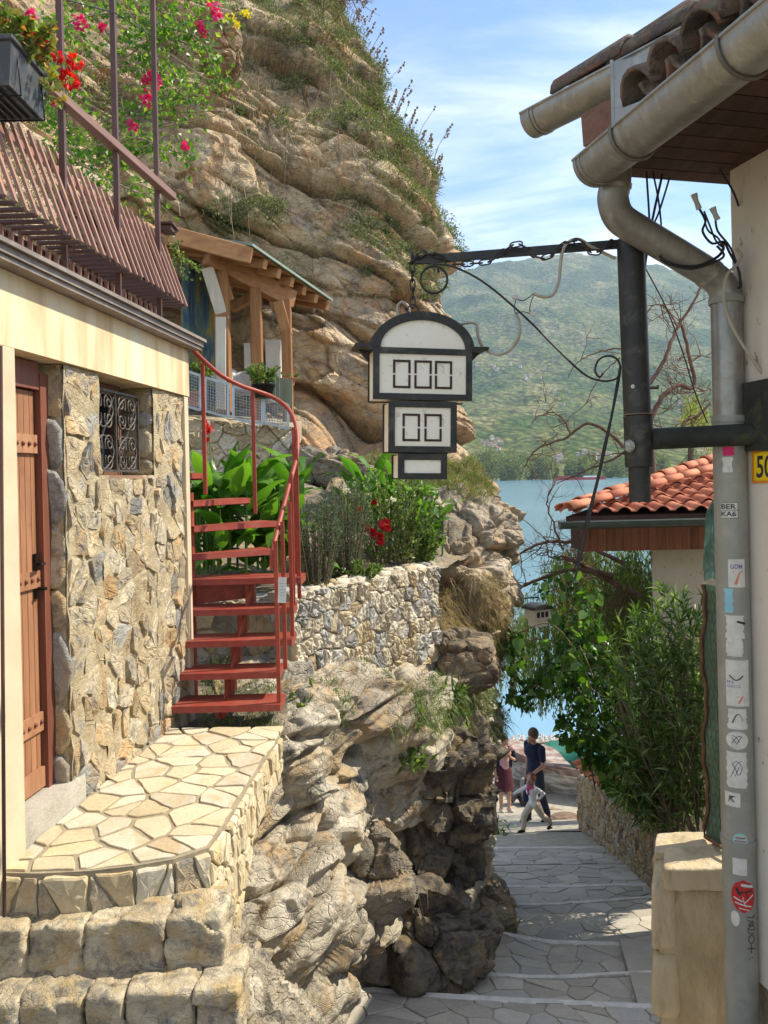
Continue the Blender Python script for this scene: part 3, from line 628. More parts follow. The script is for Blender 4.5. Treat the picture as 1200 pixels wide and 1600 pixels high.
# smooth end of the lane where the people walk
xs = np.linspace(.2, 6.5, 60); ys = np.linspace(float(EF[-1](2.5)) + .0, 18.2, 30); g = np.array([[(x, y + .25 * 0, (zl(y) if y < 17.2 else zl(17.2) - (y - 17.2) * .06) - .008) for x in xs] for y in ys]); g[..., 2] += fbm(g * 2.0, 3, 2) * .012
Fp.append(gfaces(30, 60)[:, ::-1] + sum(len(v_) for v_ in Vp)); Vp.append(g.reshape(-1, 3))
path = nmesh('path', np.concatenate(Vp), np.concatenate(Fp), MORT, None, True, origin=(1, 8, -4.5), kind='structure')
CONC = flat('light_mortar', (.62, .59, .53), .9, 0, .2, 9, .4)
for k in range(1, 8):
    e0, e1 = EF[k - 1], EF[k]; dr = RISE[k - 1]; ym = float(e1(1.5)); y_a = float(e0(1.5)); D_ = ym - y_a; x0, x1 = XL(ym) - .25, XR(ym) + .15
    nrow = max(1, round(D_ / (.155 if k < 4 else .23))); w = .34
    poly = [(x0, .02), (x1, .02), (x1, .965), (x0, .965)]
    # work in metres so cells stay isotropic
    def f(x, t, h, e0=e0, e1=e1, dr=dr, D_=D_):
        tt = t / D_; y0, y1 = float(e0(x)), float(e1(x)); return Vector((x, y0 + (y1 - y0) * tt, (zl(y0) - dr) * (1 - tt) + zl(y1) * tt - .012 + h))
    poly = [(x0, .02), (x1, .02), (x1, D_ - .05), (x0, D_ - .05)]
    for q in cells(poly, gridpts(x0, x1, 0, D_, w, D_ / nrow, .49, rp)):
        stone('paving_stone', q, f, PAVE, path, joint=.006, h=.010, rough=.10, rnd=rp, flatness=.95, seg=.12, base=-.02, crisp=True)
    if RISE[k] > 0 or k in (6, 7):
        if k in (6,): continue
        xx = np.linspace(x0, x1, 16); mb = MB(); ww = .028 + .012 * (k % 2)
        for i in range(15):
            a, b = xx[i], xx[i + 1]; wj0 = ww * (.7 + .6 * rp.random()); wj1 = ww * (.7 + .6 * rp.random())
            pa, pb = float(e1(a)), float(e1(b)); mb.hexa([Vector((a, pa - wj0 * 1.4, zl(pa) - .08)), Vector((b, pb - wj1 * 1.4, zl(pb) - .08)), Vector((b, pb + .012, zl(pb) - .10)), Vector((a, pa + .012, zl(pa) - .10)),
                     Vector((a, pa - wj0 * 1.4, zl(pa) + .012)), Vector((b, pb - wj1 * 1.4, zl(pb) + .012)), Vector((b, pb + .012, zl(pb) + .006)), Vector((a, pa + .012, zl(pa) + .006))])
        mb.build('step_edge', CONC, path)
# garden earth behind the retaining wall
soil = rockmat('garden_soil', [(.3, (.07, .05, .03)), (.6, (.14, .10, .06)), (.85, (.24, .18, .11))], sc=2, bumpd=.02, rnd=False)
gx = net([[P(250, 960, 6.0), P(460, 930, 6.25), P(600, 905, 7.1), P(700, 888, 7.9)], [P(250, 900, 6.8), P(460, 880, 7.2), P(620, 850, 8.2), P(740, 850, 8.8)], [P(250, 820, 8.8), P(460, 800, 8.8), P(620, 780, 9.4), P(740, 800, 9.6)], [P(250, 780, 10.5), P(460, 760, 10.0), P(620, 750, 10.4), P(740, 770, 10.5)]], 60, 60)
gx[..., 2] += fbm(gx * 3, 4, 6) * .05; _f = cell(gx * 1.6, 4, True); _k = np.clip((gx[..., 1] - 8.0) / 1.0, 0, 1); gx[..., 2] += _k * ((_f[2] - .3) * .38 + _f[3] * .5)
nmesh('garden_bed', gx.reshape(-1, 3), gfaces(60, 60), ROCKL, kind='structure')
# ================================================================== LEFT HOUSE
WX = lambda Y: -1.50 + .11 * (Y - 3.2)
WN = Vector((1, -.11, 0)).normalized(); WD = Vector((.11, 1, 0)).normalized()
def wp(Y, z, h=0.0): return Vector((WX(Y), Y, z)) + WN * h
YC = 5.12; TZ = -1.47
ST = [rockmat('wall_stone_' + str(i), a, blotch=b, dark=(.20, .20, .20) if i != 2 else None, sc=2.2, bumpd=.022, perobj=.35) for i, (a, b) in enumerate([
    ([(.28, (.36, .27, .16)), (.5, (.57, .46, .29)), (.75, (.70, .60, .42))], (.58, .38, .18)), ([(.28, (.22, .21, .19)), (.5, (.38, .37, .34)), (.75, (.54, .51, .45))], (.45, .35, .22)),
    ([(.28, (.42, .30, .17)), (.5, (.60, .46, .29)), (.75, (.72, .61, .43))], (.58, .34, .15)), ([(.28, (.38, .30, .19)), (.5, (.60, .50, .34)), (.75, (.72, .64, .47))], (.42, .37, .29))])]
WMORT = rockmat('wall_mortar', [(.28, (.36, .29, .18)), (.5, (.54, .45, .29)), (.75, (.66, .57, .39))], blotch=(.40, .32, .20), sc=3.2, bumpd=.02)
PLAS = flat('cream_plaster', (.54, .45, .31), .9, 0, .14, 3, .5)
WOODD = woodmat('door_wood', (.25, .115, .06), (.40, .205, .11), 2, 1.5, .55, dark=(.17, .07, .035)); FRAMED = woodmat('door_frame_wood', (.10, .035, .022), (.20, .075, .05), 2, 1.5, .5)
BLK = flat('black_iron', (.025, .022, .02), .45, .6, .3, 8, .3); IRON = flat('wrought_iron', (.10, .09, .08), .55, .5, .4, 14, .3, dirt=(.20, .13, .08))
house = thing('stone_house', 'rubble stone house with plank door and small grilled window at the left edge', 'house', (-2.2, 4.2, -1.5))
# mortar body in pieces round the openings
D0, D1, DT, DB = 3.16, 3.598, .50, -1.36; W0, W1, WB, WT = 3.94, 4.61, .04, .548
mb = MB()
def wbox(mb, y0, y1, z0, z1, d0, d1, mi=0):   # d0 (back) .. d1 (front) along wall normal
    mb.hexa([wp(y0, z0, d1), wp(y1, z0, d1), wp(y1, z0, d0), wp(y0, z0, d0), wp(y0, z1, d1), wp(y1, z1, d1), wp(y1, z1, d0), wp(y0, z1, d0)], mi)
def wrough(name, y0, y1, z0, z1, mat, seed, par, amp=.014, depth=.3):    # rough wall face + box behind
    ny_, nz_ = max(3, int((y1 - y0) / .03)), max(3, int((z1 - z0) / .03)); yy = np.linspace(y0, y1, ny_); zz = np.linspace(z0, z1, nz_)
    g = np.array([[tuple(wp(y, z)) for y in yy] for z in zz]); g += np.array(tuple(WN)) * (fbm(g * 9, 4, seed) * amp)[..., None]
    b = MB(); b.add([Vector(p) for p in g.reshape(-1, 3)], [tuple(r) for r in gfaces(nz_, ny_)[:, ::-1].tolist()], 0, True); wbox(b, y0 + .002, y1 - .002, z0, z1, -depth, -amp * 1.1)
    return b.build(name, mat, par)
for i, (a, b_, c_, d_) in enumerate(((D1, W0, -2.1, WT), (W0, W1, -2.1, WB), (W1, YC, -2.1, WT), (3.02, D1, -2.1, DB - .12))):
    wrough('wall' if i == 0 else 'wall', a, b_, c_, d_, WMORT, 5 + i, house, depth=.34)
b = MB(); wbox(b, 2.2, YC - .01, -2.1, .54, -2.4, -.345); wbox(b, YC - .30, YC, -2.1, .54, -.34 - 2, -.343)
b.build('inner_wall', PLAS, house)
b = MB(); wbox(b, 2.2, D0, -1.75, .548, -.40, .035)
b.build('door_jamb', PLAS, house)
b = MB(); wbox(b, YC - .055, YC + .012, -1.9, .549, -.10, .022); b.build('corner_plaster', PLAS, house)
# stones of the wall face
rw = random.Random(4)
wallobj = [o for o in house.children if o.name.startswith('wall')][0]
def clipwin(q):
    cy = sum(p[0] for p in q) / len(q); cz = sum(p[1] for p in q) / len(q)
    if W0 - .005 < cy < W1 + .005 and cz > WB: return None
    if cz > WB and cy <= W0: q = clip(q, (W0 - .004, 0), (1, 0)) if max(p[1] for p in q) > WB + .01 else q
    elif cz > WB and cy >= W1: q = clip(q, (W1 + .004, 0), (-1, 0))
    elif W0 - .12 < cy < W1 + .12: q = clip(q, (0, WB - .01), (0, 1))
    return q
pts = gridpts(D1, YC - .05, -1.56, .54, .13, .135, .48, rw)
for q in cells([(D1 + .006, -1.56), (YC - .062, -1.56), (YC - .062, .535), (D1 + .006, .535)], pts):
    q = clipwin(q)
    if q and len(q) > 2: stone('stone', q, wp, [ST[0], ST[0], ST[0], ST[1], ST[3], ST[3], ST[3], ST[2]], wallobj, joint=.012, h=.007, rough=1.0, rnd=rw, flatness=.84, seg=.035, crisp=True)
# quoin stones of the two dark reveals facing the street
def reveal(y, z0, z1, d0, d1, n, par):
    zz = sorted([z0, z1] + [z0 + (z1 - z0) * (i + rw.uniform(-.25, .25)) / n for i in range(1, n)])
    for i in range(len(zz) - 1):
        f = lambda s, t, h: Vector(wp(y, t, s)) - WD * h
        stone('stone', [(d0, zz[i]), (d1, zz[i]), (d1, zz[i + 1]), (d0, zz[i + 1])], f, [ST[1], ST[0]], par, joint=.008, h=.012, rough=.6, rnd=rw, flatness=.75, seg=.06)
reveal(D1, DB - .1, WT, -.16, -.004, 8, wallobj); reveal(W1, WB, WT, -.22, -.004, 4, wallobj)
# beam and cornice
BEAM = rockmat('travertine', [(.3, (.52, .40, .23)), (.5, (.68, .55, .34)), (.7, (.78, .68, .48))], sc=.9, bumpd=.003)
m = MT('travertine_beam'); v = m.coord((5, 5, .7), False); n_ = m.noise(1.0, 7, .6, v, .6)
c = m.ramp(n_, [(.3, (.50, .34, .18)), (.48, (.68, .54, .34)), (.62, (.68, .60, .43)), (.8, (.73, .66, .50))]); c = m.mix(m.ramp(m.noise(16, 6, .7, m.coord((1, 1, .4), False)), [(.55, 0.0), (.75, .4)]), c, (.46, .40, .30))
m.col(c).set(.8, 0, .25).bump(m.noise(40, 4, .6, m.coord()), .3, .003); BEAM = m.m
b = MB(); wbox(b, 2.2, YC + .02, .552, .853, -.32, .028); b.build('beam', BEAM, house)
GUT = flat('cornice_metal', (.23, .19, .165), .6, .2, .25, 5, .2, dirt=(.34, .30, .25))
b = MB(); wbox(b, 2.2, YC + .06, .855, .875, -.30, .105); wbox(b, 2.2, YC + .063, .877, .905, -.30, .118); wbox(b, 2.2, YC + .066, .907, .925, -.30, .138)
b.build('cornice', GUT, house)
b = MB(); wbox(b, 2.2, YC + .0, .86, .94, -2.4, -.303); b.build('balcony_floor', flat('grey_render', (.42, .38, .32), .9), house)
# threshold
b = MB(); wbox(b, 3.165, 3.70, -1.5, DB - .0, -.30, .012); o = b.build('threshold', rockmat('threshold_stone', [(.3, (.36, .33, .28)), (.6, (.52, .49, .42)), (.8, (.62, .58, .50))], sc=2, bumpd=.006), house)
# door
dd = -.105; ddoor = MB(); wbox(ddoor, D0 - .3, D1 - .075, DB + .01, DT - .08, dd - .05, dd - .012)
door = ddoor.build('door', WOODD, house)
y = D0 - .29; k = 0
while y < D1 - .085:
    w = .044; b = MB(); wbox(b, y, min(y + w - .004, D1 - .078), DB + .012, DT - .082, dd - .012, dd + .004); b.build('plank', WOODD, door); y += w
def vz(v, u=45, Y=3.4): return P(u, v, Y).z
for zc, hb in ((vz(692), .055), (vz(910), .05), (vz(1140), .055)):
    b = MB(); wbox(b, D0 - .3, D1 - .08, zc - hb / 2 * 1.5, zc + hb / 2 * 1.5, dd + .006, dd + .020); bd = b.build('door_band', WOODD, door)
b = MB(); wbox(b, D0 - .3, D1 - .08, DB + .012, DB + .10, dd + .006, dd + .022); b.build('bottom_rail', WOODD, door)
for zc in (vz(692), vz(910), vz(1140)):
    for j in range(9):
        yy = D1 - .10 - j * .048; b = MB(); b.ball(wp(yy, zc, dd + .022), .0105, 0, 8, 5); b.build('stud', BLK if False else FRAMED, door)
b = MB(); wbox(b, D1 - .073, D1 - .004, DB, DT, dd - .06, dd + .035); wbox(b, D0 - .3, D1 - .073, DT - .075, DT + .045, dd - .06, dd + .03); b.build('door_frame', FRAMED, house)
for zc in (vz(885), vz(925)):
    b = MB(); b.box(wp(D1 - .10, zc, dd + .012), (.012, .03, .09)); b.tube([wp(D1 - .10, zc, dd + .01), wp(D1 - .10, zc, dd + .05), wp(D1 - .15 if zc > vz(900) else D1 - .105, zc, dd + .06)], .008, 8); b.build('handle', BLK, door)
# window: dark pane, wooden frame, wrought iron grille
b = MB(); wbox(b, W0 - .02, W1 + .0, WB, WT, -.30, -.26); win = b.build('window', M_glassd, house)
b = MB()
for a in ((W0, W0 + .04, WB, WT), (W1 - .14, W1 - .10, WB, WT), (W0 + .04, W1 - .14, WB, WB + .035), (W0 + .04, W1 - .14, WT - .05, WT)): wbox(b, a[0], a[1], a[2], a[3], -.20, -.15)
b.build('window_frame', woodmat('window_wood', (.10, .05, .03), (.24, .13, .08), 1, 1.5), win)
b = MB(); wbox(b, W0 - .01, W1 - .08, WB - .022, WB + .0, -.2, .0); b.build('sill', woodmat('sill_wood', (.14, .08, .05), (.28, .17, .11), 1, 1.5), win)
g0, g1, gz0, gz1 = W0 + .01, W1 - .09, WB + .025, WT - .06; gd = -.055
def gpt(a, t): return wp(g0 + (g1 - g0) * a, gz0 + (gz1 - gz0) * t, gd)
b = MB(); gr_ = .0058
for a in (0, .5, 1): b.bar(gpt(a, 0), gpt(a, 1), .012, .012, (1, 0, 0))
for t in (0, 1): b.bar(gpt(0, t), gpt(1, t), .012, .012)
b.bar(gpt(.02, 0), gpt(.5, 1), .008, .008, (1, 0, 0)); b.bar(gpt(.52, 0), gpt(1, .98), .008, .008, (1, 0, 0))
b.build('grille_frame', IRON, win)
def scroll(cx, cz, r, a0, turns, fl=1):
    pts = []
    for i in range(26):
        t = i / 25; a = a0 + fl * turns * 2 * math.pi * t; rr_ = r * (1 - .78 * t); pts.append(gpt(cx + rr_ * math.cos(a) / (g1 - g0), cz + rr_ * math.sin(a) / (gz1 - gz0)))
    return MB().tube(pts, gr_, 5)
for ox in (0, .5):
    for oz in (0, .52):
        for cx_, cz_, a0, fl in ((.13, .34, -.6, 1), (.36, .34, math.pi + .6, -1), (.13, .12, .6, -1), (.36, .12, math.pi - .6, 1)): scroll(ox + cx_, oz + cz_ * 1.0, .052, a0, 1.35, fl).build('grille_scroll', IRON, win)
        b = MB(); b.tube([gpt(ox + .25 + .2 * math.cos(t) * (1 - .55 * math.sin(t) ** 2), oz + .23 + .21 * math.sin(t)) for t in np.linspace(0, 2 * math.pi, 30)], gr_, 5); b.build('grille_loop', IRON, win)
# ------------------------------------------------------------------ balustrade (slatted, bellied) on the balcony
SLAT = woodmat('slat_metal', (.24, .12, .09), (.37, .205, .155), 2, .6, .55, bump=.1); SLATD = flat('rail_brown', (.105, .055, .045), .5, .1, .2, 6, .1)
bal = thing('slatted_balustrade', 'reddish brown slatted balcony balustrade bellying out over the stone house', 'balustrade', (-1.4, 4.0, .93))
ya, yb = 2.35, 4.80; ns = 35
def bo(Y, z, off): return Vector((WX(Y) + off, Y, z))
zt, zb, z0 = 1.50, 1.07, .94; OT, OB, OI = .0, .145, -.045
s1 = MB().bar((0, 0, 0), Vector((OB - OT, 0, zb - zt)), .024, .012, (1, 0, .3)).build('slat', SLAT, bal, origin=(0, 0, 0)); s2 = MB().bar((0, 0, 0), (OI - OB, 0, 0), .026, .012, (0, 0, 1)).build('bottom_slat', SLATD, bal, origin=(0, 0, 0)); s3 = MB().bar((0, 0, 0), (0, 0, -.125), .026, .012, (1, 0, 0)).build('lower_slat', SLAT, bal, origin=(0, 0, 0))
ro = WORLD[bal.name]
for i in range(ns):
    Y = ya + (yb - ya) * i / (ns - 1)
    for s_, off, z, dy in ((s1, OT, zt, 0), (s2, OB - .004, zb + .004, .0), (s3, OI, zb, 0)):
        p = bo(Y, z, off)
        if s_ is s1: p = p + Vector((-.0, 0, rw.uniform(-.004, .012)))
        if i == 0: s_.location = p - ro
        else: c_ = copy_part(s_, bal, p); c_.rotation_euler = (rw.uniform(-.008, .008), 0, rw.uniform(-.02, .02))
b = MB(); b.bar(bo(ya, zt - .06, -.018), bo(yb, zt - .06, -.018), .02, .03); b.build('top_rail', SLAT, bal)
b = MB(); b.bar(bo(ya, zb - .02, OI - .022), bo(yb, zb - .02, OI - .022), .02, .025); b.build('bottom_rail', SLATD, bal)
b = MB(); b.bar(bo(2.35, 1.725, .03), P(270, 308, 4.78), .05, .045, bev=.004); b.build('handrail', woodmat('rail_wood', (.16, .085, .065), (.27, .16, .125), 1, 1, .5), bal)
for u, Y in ((97, 3.55), (180, 4.05), (243, 4.62)):
    lo = P(u + 3, 330, Y); lo.z = 1.0; b = MB(); b.box((lo.x, lo.y, 2.2), (.026, .026, 2.5)); b.build('post', SLATD, bal)
b = MB(); b.tube([P(97, -2, 3.55) + Vector((0, 0, 0)), P(180, 20, 4.05), P(243, 60, 4.62)], .003, 4); b.build('wire', BLK, bal)
# planter box hooked on the rail
PLB = flat('planter_grey', (.055, .06, .062), .45, 0, .3, 9, .1, dirt=(.14, .13, .11)); 
pl = thing('planter_box', 'dark grey plastic planter box hooked on the balcony rail, geraniums in it', 'planter', (-1.3, 3.0, 1.45))
x0, x1, y0, y1, z0_, z1_ = -1.56, -1.30, 2.82, 3.14, 1.445, 1.60
b = MB(); b.hexa([Vector(p) for p in ((x0 + .02, y0 + .02, z0_), (x1 - .02, y0 + .02, z0_), (x1 - .02, y1 - .02, z0_), (x0 + .02, y1 - .02, z0_), (x0, y0, z1_), (x1, y0, z1_), (x1, y1, z1_), (x0, y1, z1_))])
b.build('box', PLB, pl); b = MB(); b.box(((x0 + x1) / 2, (y0 + y1) / 2, z1_ + .004), (x1 - x0 + .02, y1 - y0 + .02, .02), None, 0, .004); b.build('rim', PLB, pl)
for i in range(7):
    b = MB(); b.box((x0 + .04 + i * .03, (y0 + y1) / 2, z0_ - .006), (.008, y1 - y0 - .06, .012)); b.build('base_rib', PLB, pl)
b = MB()
for yy in (y0 + .06, y1 - .06): b.tube([(x0 - .02, yy, z1_ + .03), (x1 - .01, yy, z1_ + .03), (x1 + .004, yy, z0_ - .02), (x0, yy, z0_ - .02)], .004, 5)
b.build('hanger', BLK, pl, kind='stuff')
# mailbox / lamp shelf at the balustrade end
b = MB(); c_ = P(262, 354, 4.75); b.box(c_, (.10, .16, .012)); b.box(c_ - Vector((0, 0, .022)), (.07, .12, .025)); b.tube([c_ + Vector((-.12, 0, -.03)), c_ + Vector((.05, .02, -.03))], .004, 5)
b.build('lamp_shelf', SLATD, None, label='small dark bracket shelf with trailing wires at the far end of the balustrade', category='shelf')
# dark red pole at the left border
rp_ = MB(); rp_.tube([P(1, 540, 2.86) + Vector((0, 0, .0)), P(7, 1432, 2.86)], .007, 8); 
rp_.build('thin_red_pole', SLATD, None, label='thin dark red pole down the left border in front of the door jamb', category='pole')
# ================================================================== TERRACE
TER = [rockmat('slab_' + str(i), a, sc=1.5, bumpd=.004, perobj=.35, blotch=b_) for i, (a, b_) in enumerate([([(.28, (.44, .35, .21)), (.5, (.57, .48, .31)), (.75, (.67, .58, .41))], (.62, .47, .26)), ([(.28, (.46, .38, .24)), (.5, (.60, .51, .35)), (.75, (.69, .61, .45))], (.60, .49, .31)), ([(.28, (.42, .36, .26)), (.5, (.56, .50, .37)), (.75, (.66, .60, .47))], (.50, .36, .2))])]
TM = rockmat('terrace_mortar', [(.3, (.28, .23, .155)), (.6, (.38, .32, .22)), (.8, (.46, .39, .28))], sc=4, bumpd=.005)
terr = thing('stone_terrace', 'cream crazy-paved terrace with stone facing in front of the plank door', 'terrace', (-1.1, 3.9, -1.5))
tp = [(-40, 1358), (60, 1360), (140, 1356), (210, 1348), (270, 1338), (326, 1320), (358, 1275), (395, 1212), (438, 1146), (345, 1143), (228, 1144), (120, 1224), (28, 1322), (-40, 1330)]
tw = [PZ(u, v, TZ) for u, v in tp]; n = len(tw)
b = MB(); b.prism([Vector((p.x, p.y, -1.70)) for p in tw], (0, 0, 1.70 + TZ - .012)); b.hexa([Vector(p) for p in ((-1.7, tw[5].y + .03, -2.3), (tw[5].x - .03, tw[5].y + .03, -2.3), (tw[6].x - .03, tw[6].y, -2.05), (-1.7, tw[6].y, -2.05), (-1.7, tw[5].y + .03, -1.69), (tw[5].x - .03, tw[5].y + .03, -1.69), (tw[6].x - .03, tw[6].y, -1.69), (-1.7, tw[6].y, -1.69))]); terrbody = b.build('terrace_body', TM, terr)
rt = random.Random(8); poly = [(p.x, p.y) for p in tw]; xs_ = [p[0] for p in poly]; ys_ = [p[1] for p in poly]
def inpoly(x, y, pl_):
    c = False; j = len(pl_) - 1
    for i in range(len(pl_)):
        if (pl_[i][1] > y) != (pl_[j][1] > y) and x < (pl_[j][0] - pl_[i][0]) * (y - pl_[i][1]) / (pl_[j][1] - pl_[i][1]) + pl_[i][0]: c = not c
        j = i
    return c
hull = [(-1.75, 2.90), (-.70, 2.90), (-.70, 3.10), (-.60, 4.72), (-1.7, 4.72)]
pts = [p for p in gridpts(-1.8, -.5, 2.85, 4.75, .20, .125, .49, rt) if inpoly(p[0], p[1], hull)]
edgeN = [(tw[i], tw[i + 1]) for i in range(0, 8)]
for q in cells(hull, pts):
    cx_, cy_ = sum(p[0] for p in q) / len(q), sum(p[1] for p in q) / len(q)
    for a, c2 in edgeN:
        nx_, ny_ = (c2.y - a.y), -(c2.x - a.x); L = math.hypot(nx_, ny_); nx_ /= L; ny_ /= L
        if (min(max(((cx_ - a.x) * (c2.x - a.x) + (cy_ - a.y) * (c2.y - a.y)) / L / L, -.6), 1.6)) in (-.6, 1.6): continue
        q = clip(q, (a.x - nx_ * .004, a.y - ny_ * .004), (nx_, ny_))
        if len(q) < 3: break
    if len(q) >= 3: q = clip(q, (WX(3.2) + .012, 3.2), (-1, .11))
    if len(q) >= 3: stone('slab', q, lambda x, y, h: Vector((x, y, TZ - .012 + h)), TER, terrbody, joint=.013, h=.007, rough=.10, rnd=rt, flatness=.965, seg=.07, base=-.01, minarea=.0015, crisp=True)
# facing stones: front (towards the steps) and the long right side
def facing(a, b_, z0, z1, dx, dz, mats, seed, hh=.02, j=.010, zt0=None, par=None):
    r_ = random.Random(seed); a, b_ = Vector(a), Vector(b_); L = (b_ - a).length; d = (b_ - a).normalized(); nn_ = Vector((d.y, -d.x, 0))
    f = lambda s, t, h: a + d * s + nn_ * h + Vector((0, 0, t - a.z))
    zz0 = zt0 if zt0 is not None else z0
    for q in cells([(0, z0), (L, zz0), (L, z1), (0, z1)], gridpts(0, L, min(z0, zz0), z1, dx, dz, .35, r_)): stone('facing_stone', q, f, mats, par, joint=j, h=hh, rough=.35, rnd=r_, flatness=.90, seg=.05, minarea=.0006, crisp=True)
fz = TZ - .018
for i in range(0, 5):
    a, c2 = tw[i], tw[i + 1]; facing((a.x, a.y, fz), (c2.x, c2.y, fz), fz - .175, fz, .11, .175, [TER[0], TER[2], ST[3]], 30 + i, .018, .011, None, terrbody)
a, c2 = tw[5], tw[6]; facing((a.x, a.y, fz), (c2.x, c2.y, fz), fz - .80, fz, .06, .16, TER[:2], 41, .016, .007, fz - .55, terrbody)
a, c2 = tw[6], tw[7]; facing((a.x, a.y, fz), (c2.x, c2.y, fz), fz - .55, fz, .07, .16, TER[:2], 42, .016, .007, fz - .25, terrbody)
a, c2 = tw[7], tw[8]; facing((a.x, a.y, fz), (c2.x, c2.y, fz), fz - .25, fz, .10, .13, TER[:2], 43, .016, .007, fz - .2, terrbody)
# rough rock-cut steps
STEPM = rockmat('step_rock', [(.22, (.24, .19, .12)), (.42, (.46, .38, .26)), (.56, (.62, .53, .37)), (.78, (.74, .66, .48))], blotch=(.52, .38, .18), dark=(.15, .15, .145), sc=2.2, bumpd=.02)
def step_row(name, label, spans, Yf, Yb, zt_, zb_, seed, rake=0.0):
    c0 = P(spans[0][0], 1450, Yf); t = thing(name, label, 'step', (c0.x, Yb, zb_))
    b = MB(); xa = P(spans[0][0], 1450, Yf).x; xb = P(spans[-1][1] - 12, 1450, Yf).x
    b.hexa([Vector(p) for p in ((xa, Yf + .05, zb_ - .1), (xb, Yf + .05 + rake, zb_ - .1), (xb, Yb + .1, zb_ - .1), (xa, Yb + .1, zb_ - .1), (xa, Yf + .05, zt_ - .022), (xb, Yf + .05 + rake, zt_ - .022), (xb, Yb + .1, zt_ - .012), (xa, Yb + .1, zt_ - .012))]); b.build('mortar_bed', STEPM, t)
    for i, (ua, ub) in enumerate(spans):
        fr = (ua + ub) / 2; yf = Yf + rake * (fr / 350.0); pa, pb = P(ua + .5, 1450, yf), P(ub - .5, 1450, yf)
        block('block', (pa.x, yf - .012 * rw.random(), zb_ - .02), (pb.x, Yb + .05, zt_ + .004 * rw.uniform(-1, 1)), STEPM, t, seed + i, .020, .13, 22, None, 9.0, 1.0)
step_row('rock_step', 'upper rough hewn rock step directly under the terrace edge', [(-60, 38), (38, 130), (130, 256), (256, 350)], 2.88, 3.08, -1.625, -1.80, 100, .06)
step_row('rock_step', 'lower rough hewn rock step cut by the bottom of the picture', [(-60, 22), (22, 130), (130, 190), (190, 300), (300, 372)], 2.74, 2.98, -1.80, -1.99, 120, .05)
b = MB(); b.hexa([Vector(p) for p in ((-2.2, 1.6, -3.4), (-.80, 2.3, -3.4), (-1.0, 4.9, -3.4), (-2.2, 4.9, -3.4), (-2.2, 1.6, -2.0), (-.85, 2.3, -2.2), (-1.0, 4.9, -2.0), (-2.2, 4.9, -2.0))]); b.build('terrace_footing', STEPM, terr)
# ================================================================== METAL STAIRCASE
RED = flat('red_paint', (.32, .055, .034), .48, .0, .30, 12, .25, .35, dirt=(.20, .085, .055))
m = MT('red_tread_plate'); v = m.coord((1, 1, 1), False); c = m.mix(m.ramp(m.noise(14, 6, .7, v), [(.45, 0.0), (.7, .6)]), (.34, .058, .038), (.38, .15, .10)); m.col(c).set(.42, 0, .4)
wv_ = m.n.new('ShaderNodeTexWave'); wv_.inputs['Scale'].default_value = 9; wv_.bands_direction = 'DIAGONAL'; m.l.new(m.coord((6, 6, 6), False), wv_.inputs[0]); m.bump(wv_.outputs[1], .8, .004); REDT = m.m
stair = thing('metal_staircase', 'red painted steel staircase curving up from the terrace to the balcony', 'staircase', (-.9, 5.0, TZ))
# (left px, right px, v at front edge, Y front left, Y front right, depth)
STEPS = [(238, 438, 1103, 4.76, 4.76, .25, 0), (248, 436, 1052, 4.90, 4.90, .25, 0), (262, 456, 1001, 5.04, 5.04, .25, 0), (275, 458, 952, 5.18, 5.18, .25, 0), (285, 470, 904, 5.32, 5.30, .26, 0),
         (301, 427, 862, 5.34, 5.62, .24, 1), (303, 434, 818, 5.36, 5.80, .24, 1), (302, 391, 780, 5.38, 5.95, .22, 1), (288, 318, 739, 5.40, 5.85, .20, 1)]
tips = []
for k, (ul, ur, vv, yl, yr, dp, sp) in enumerate(STEPS):
    z = P((ul + ur) / 2, vv, (yl + yr) / 2).z; L = P(ul, vv, yl); Rr = P(ur, vv, yr); L.z = Rr.z = z
    d = (Rr - L).normalized(); nn_ = Vector((-d.y, d.x, 0)); dl, dr_ = (dp, dp) if not sp else (.07, dp)
    b = MB(); th = .006
    b.hexa([L - Vector((0, 0, th)), Rr - Vector((0, 0, th)), Rr + nn_ * dr_ - Vector((0, 0, th)), L + nn_ * dl - Vector((0, 0, th)), L, Rr, Rr + nn_ * dr_, L + nn_ * dl])
    fh = .040; e = d * .002; b.hexa([L - Vector((0, 0, fh)), Rr - Vector((0, 0, fh)), Rr + nn_ * .005 - Vector((0, 0, fh)), L + nn_ * .005 - Vector((0, 0, fh)), L - Vector((0, 0, th + .0005)), Rr - Vector((0, 0, th + .0005)), Rr + nn_ * .005 - Vector((0, 0, th + .0005)), L + nn_ * .005 - Vector((0, 0, th + .0005))])
    q0 = Rr + nn_ * .006; q1 = Rr + nn_ * dr_
    b.bar(q0 - Vector((.003, 0, .03)), q1 - Vector((.003, 0, .03)), .005, .046); b.bar(L + nn_ * dl - Vector((0, 0, .03)), Rr + nn_ * dr_ - Vector((0, 0, .03)), .005, .046)
    b.build('tread', REDT, stair); tips.append((Rr, nn_, dr_, z))
col_ = P(296, 790, 5.42); b = MB(); b.tube([(col_.x, col_.y, -1.75), (col_.x, col_.y, P(296, 770, 5.42).z)], .030, 16); b.build('column', RED, stair)
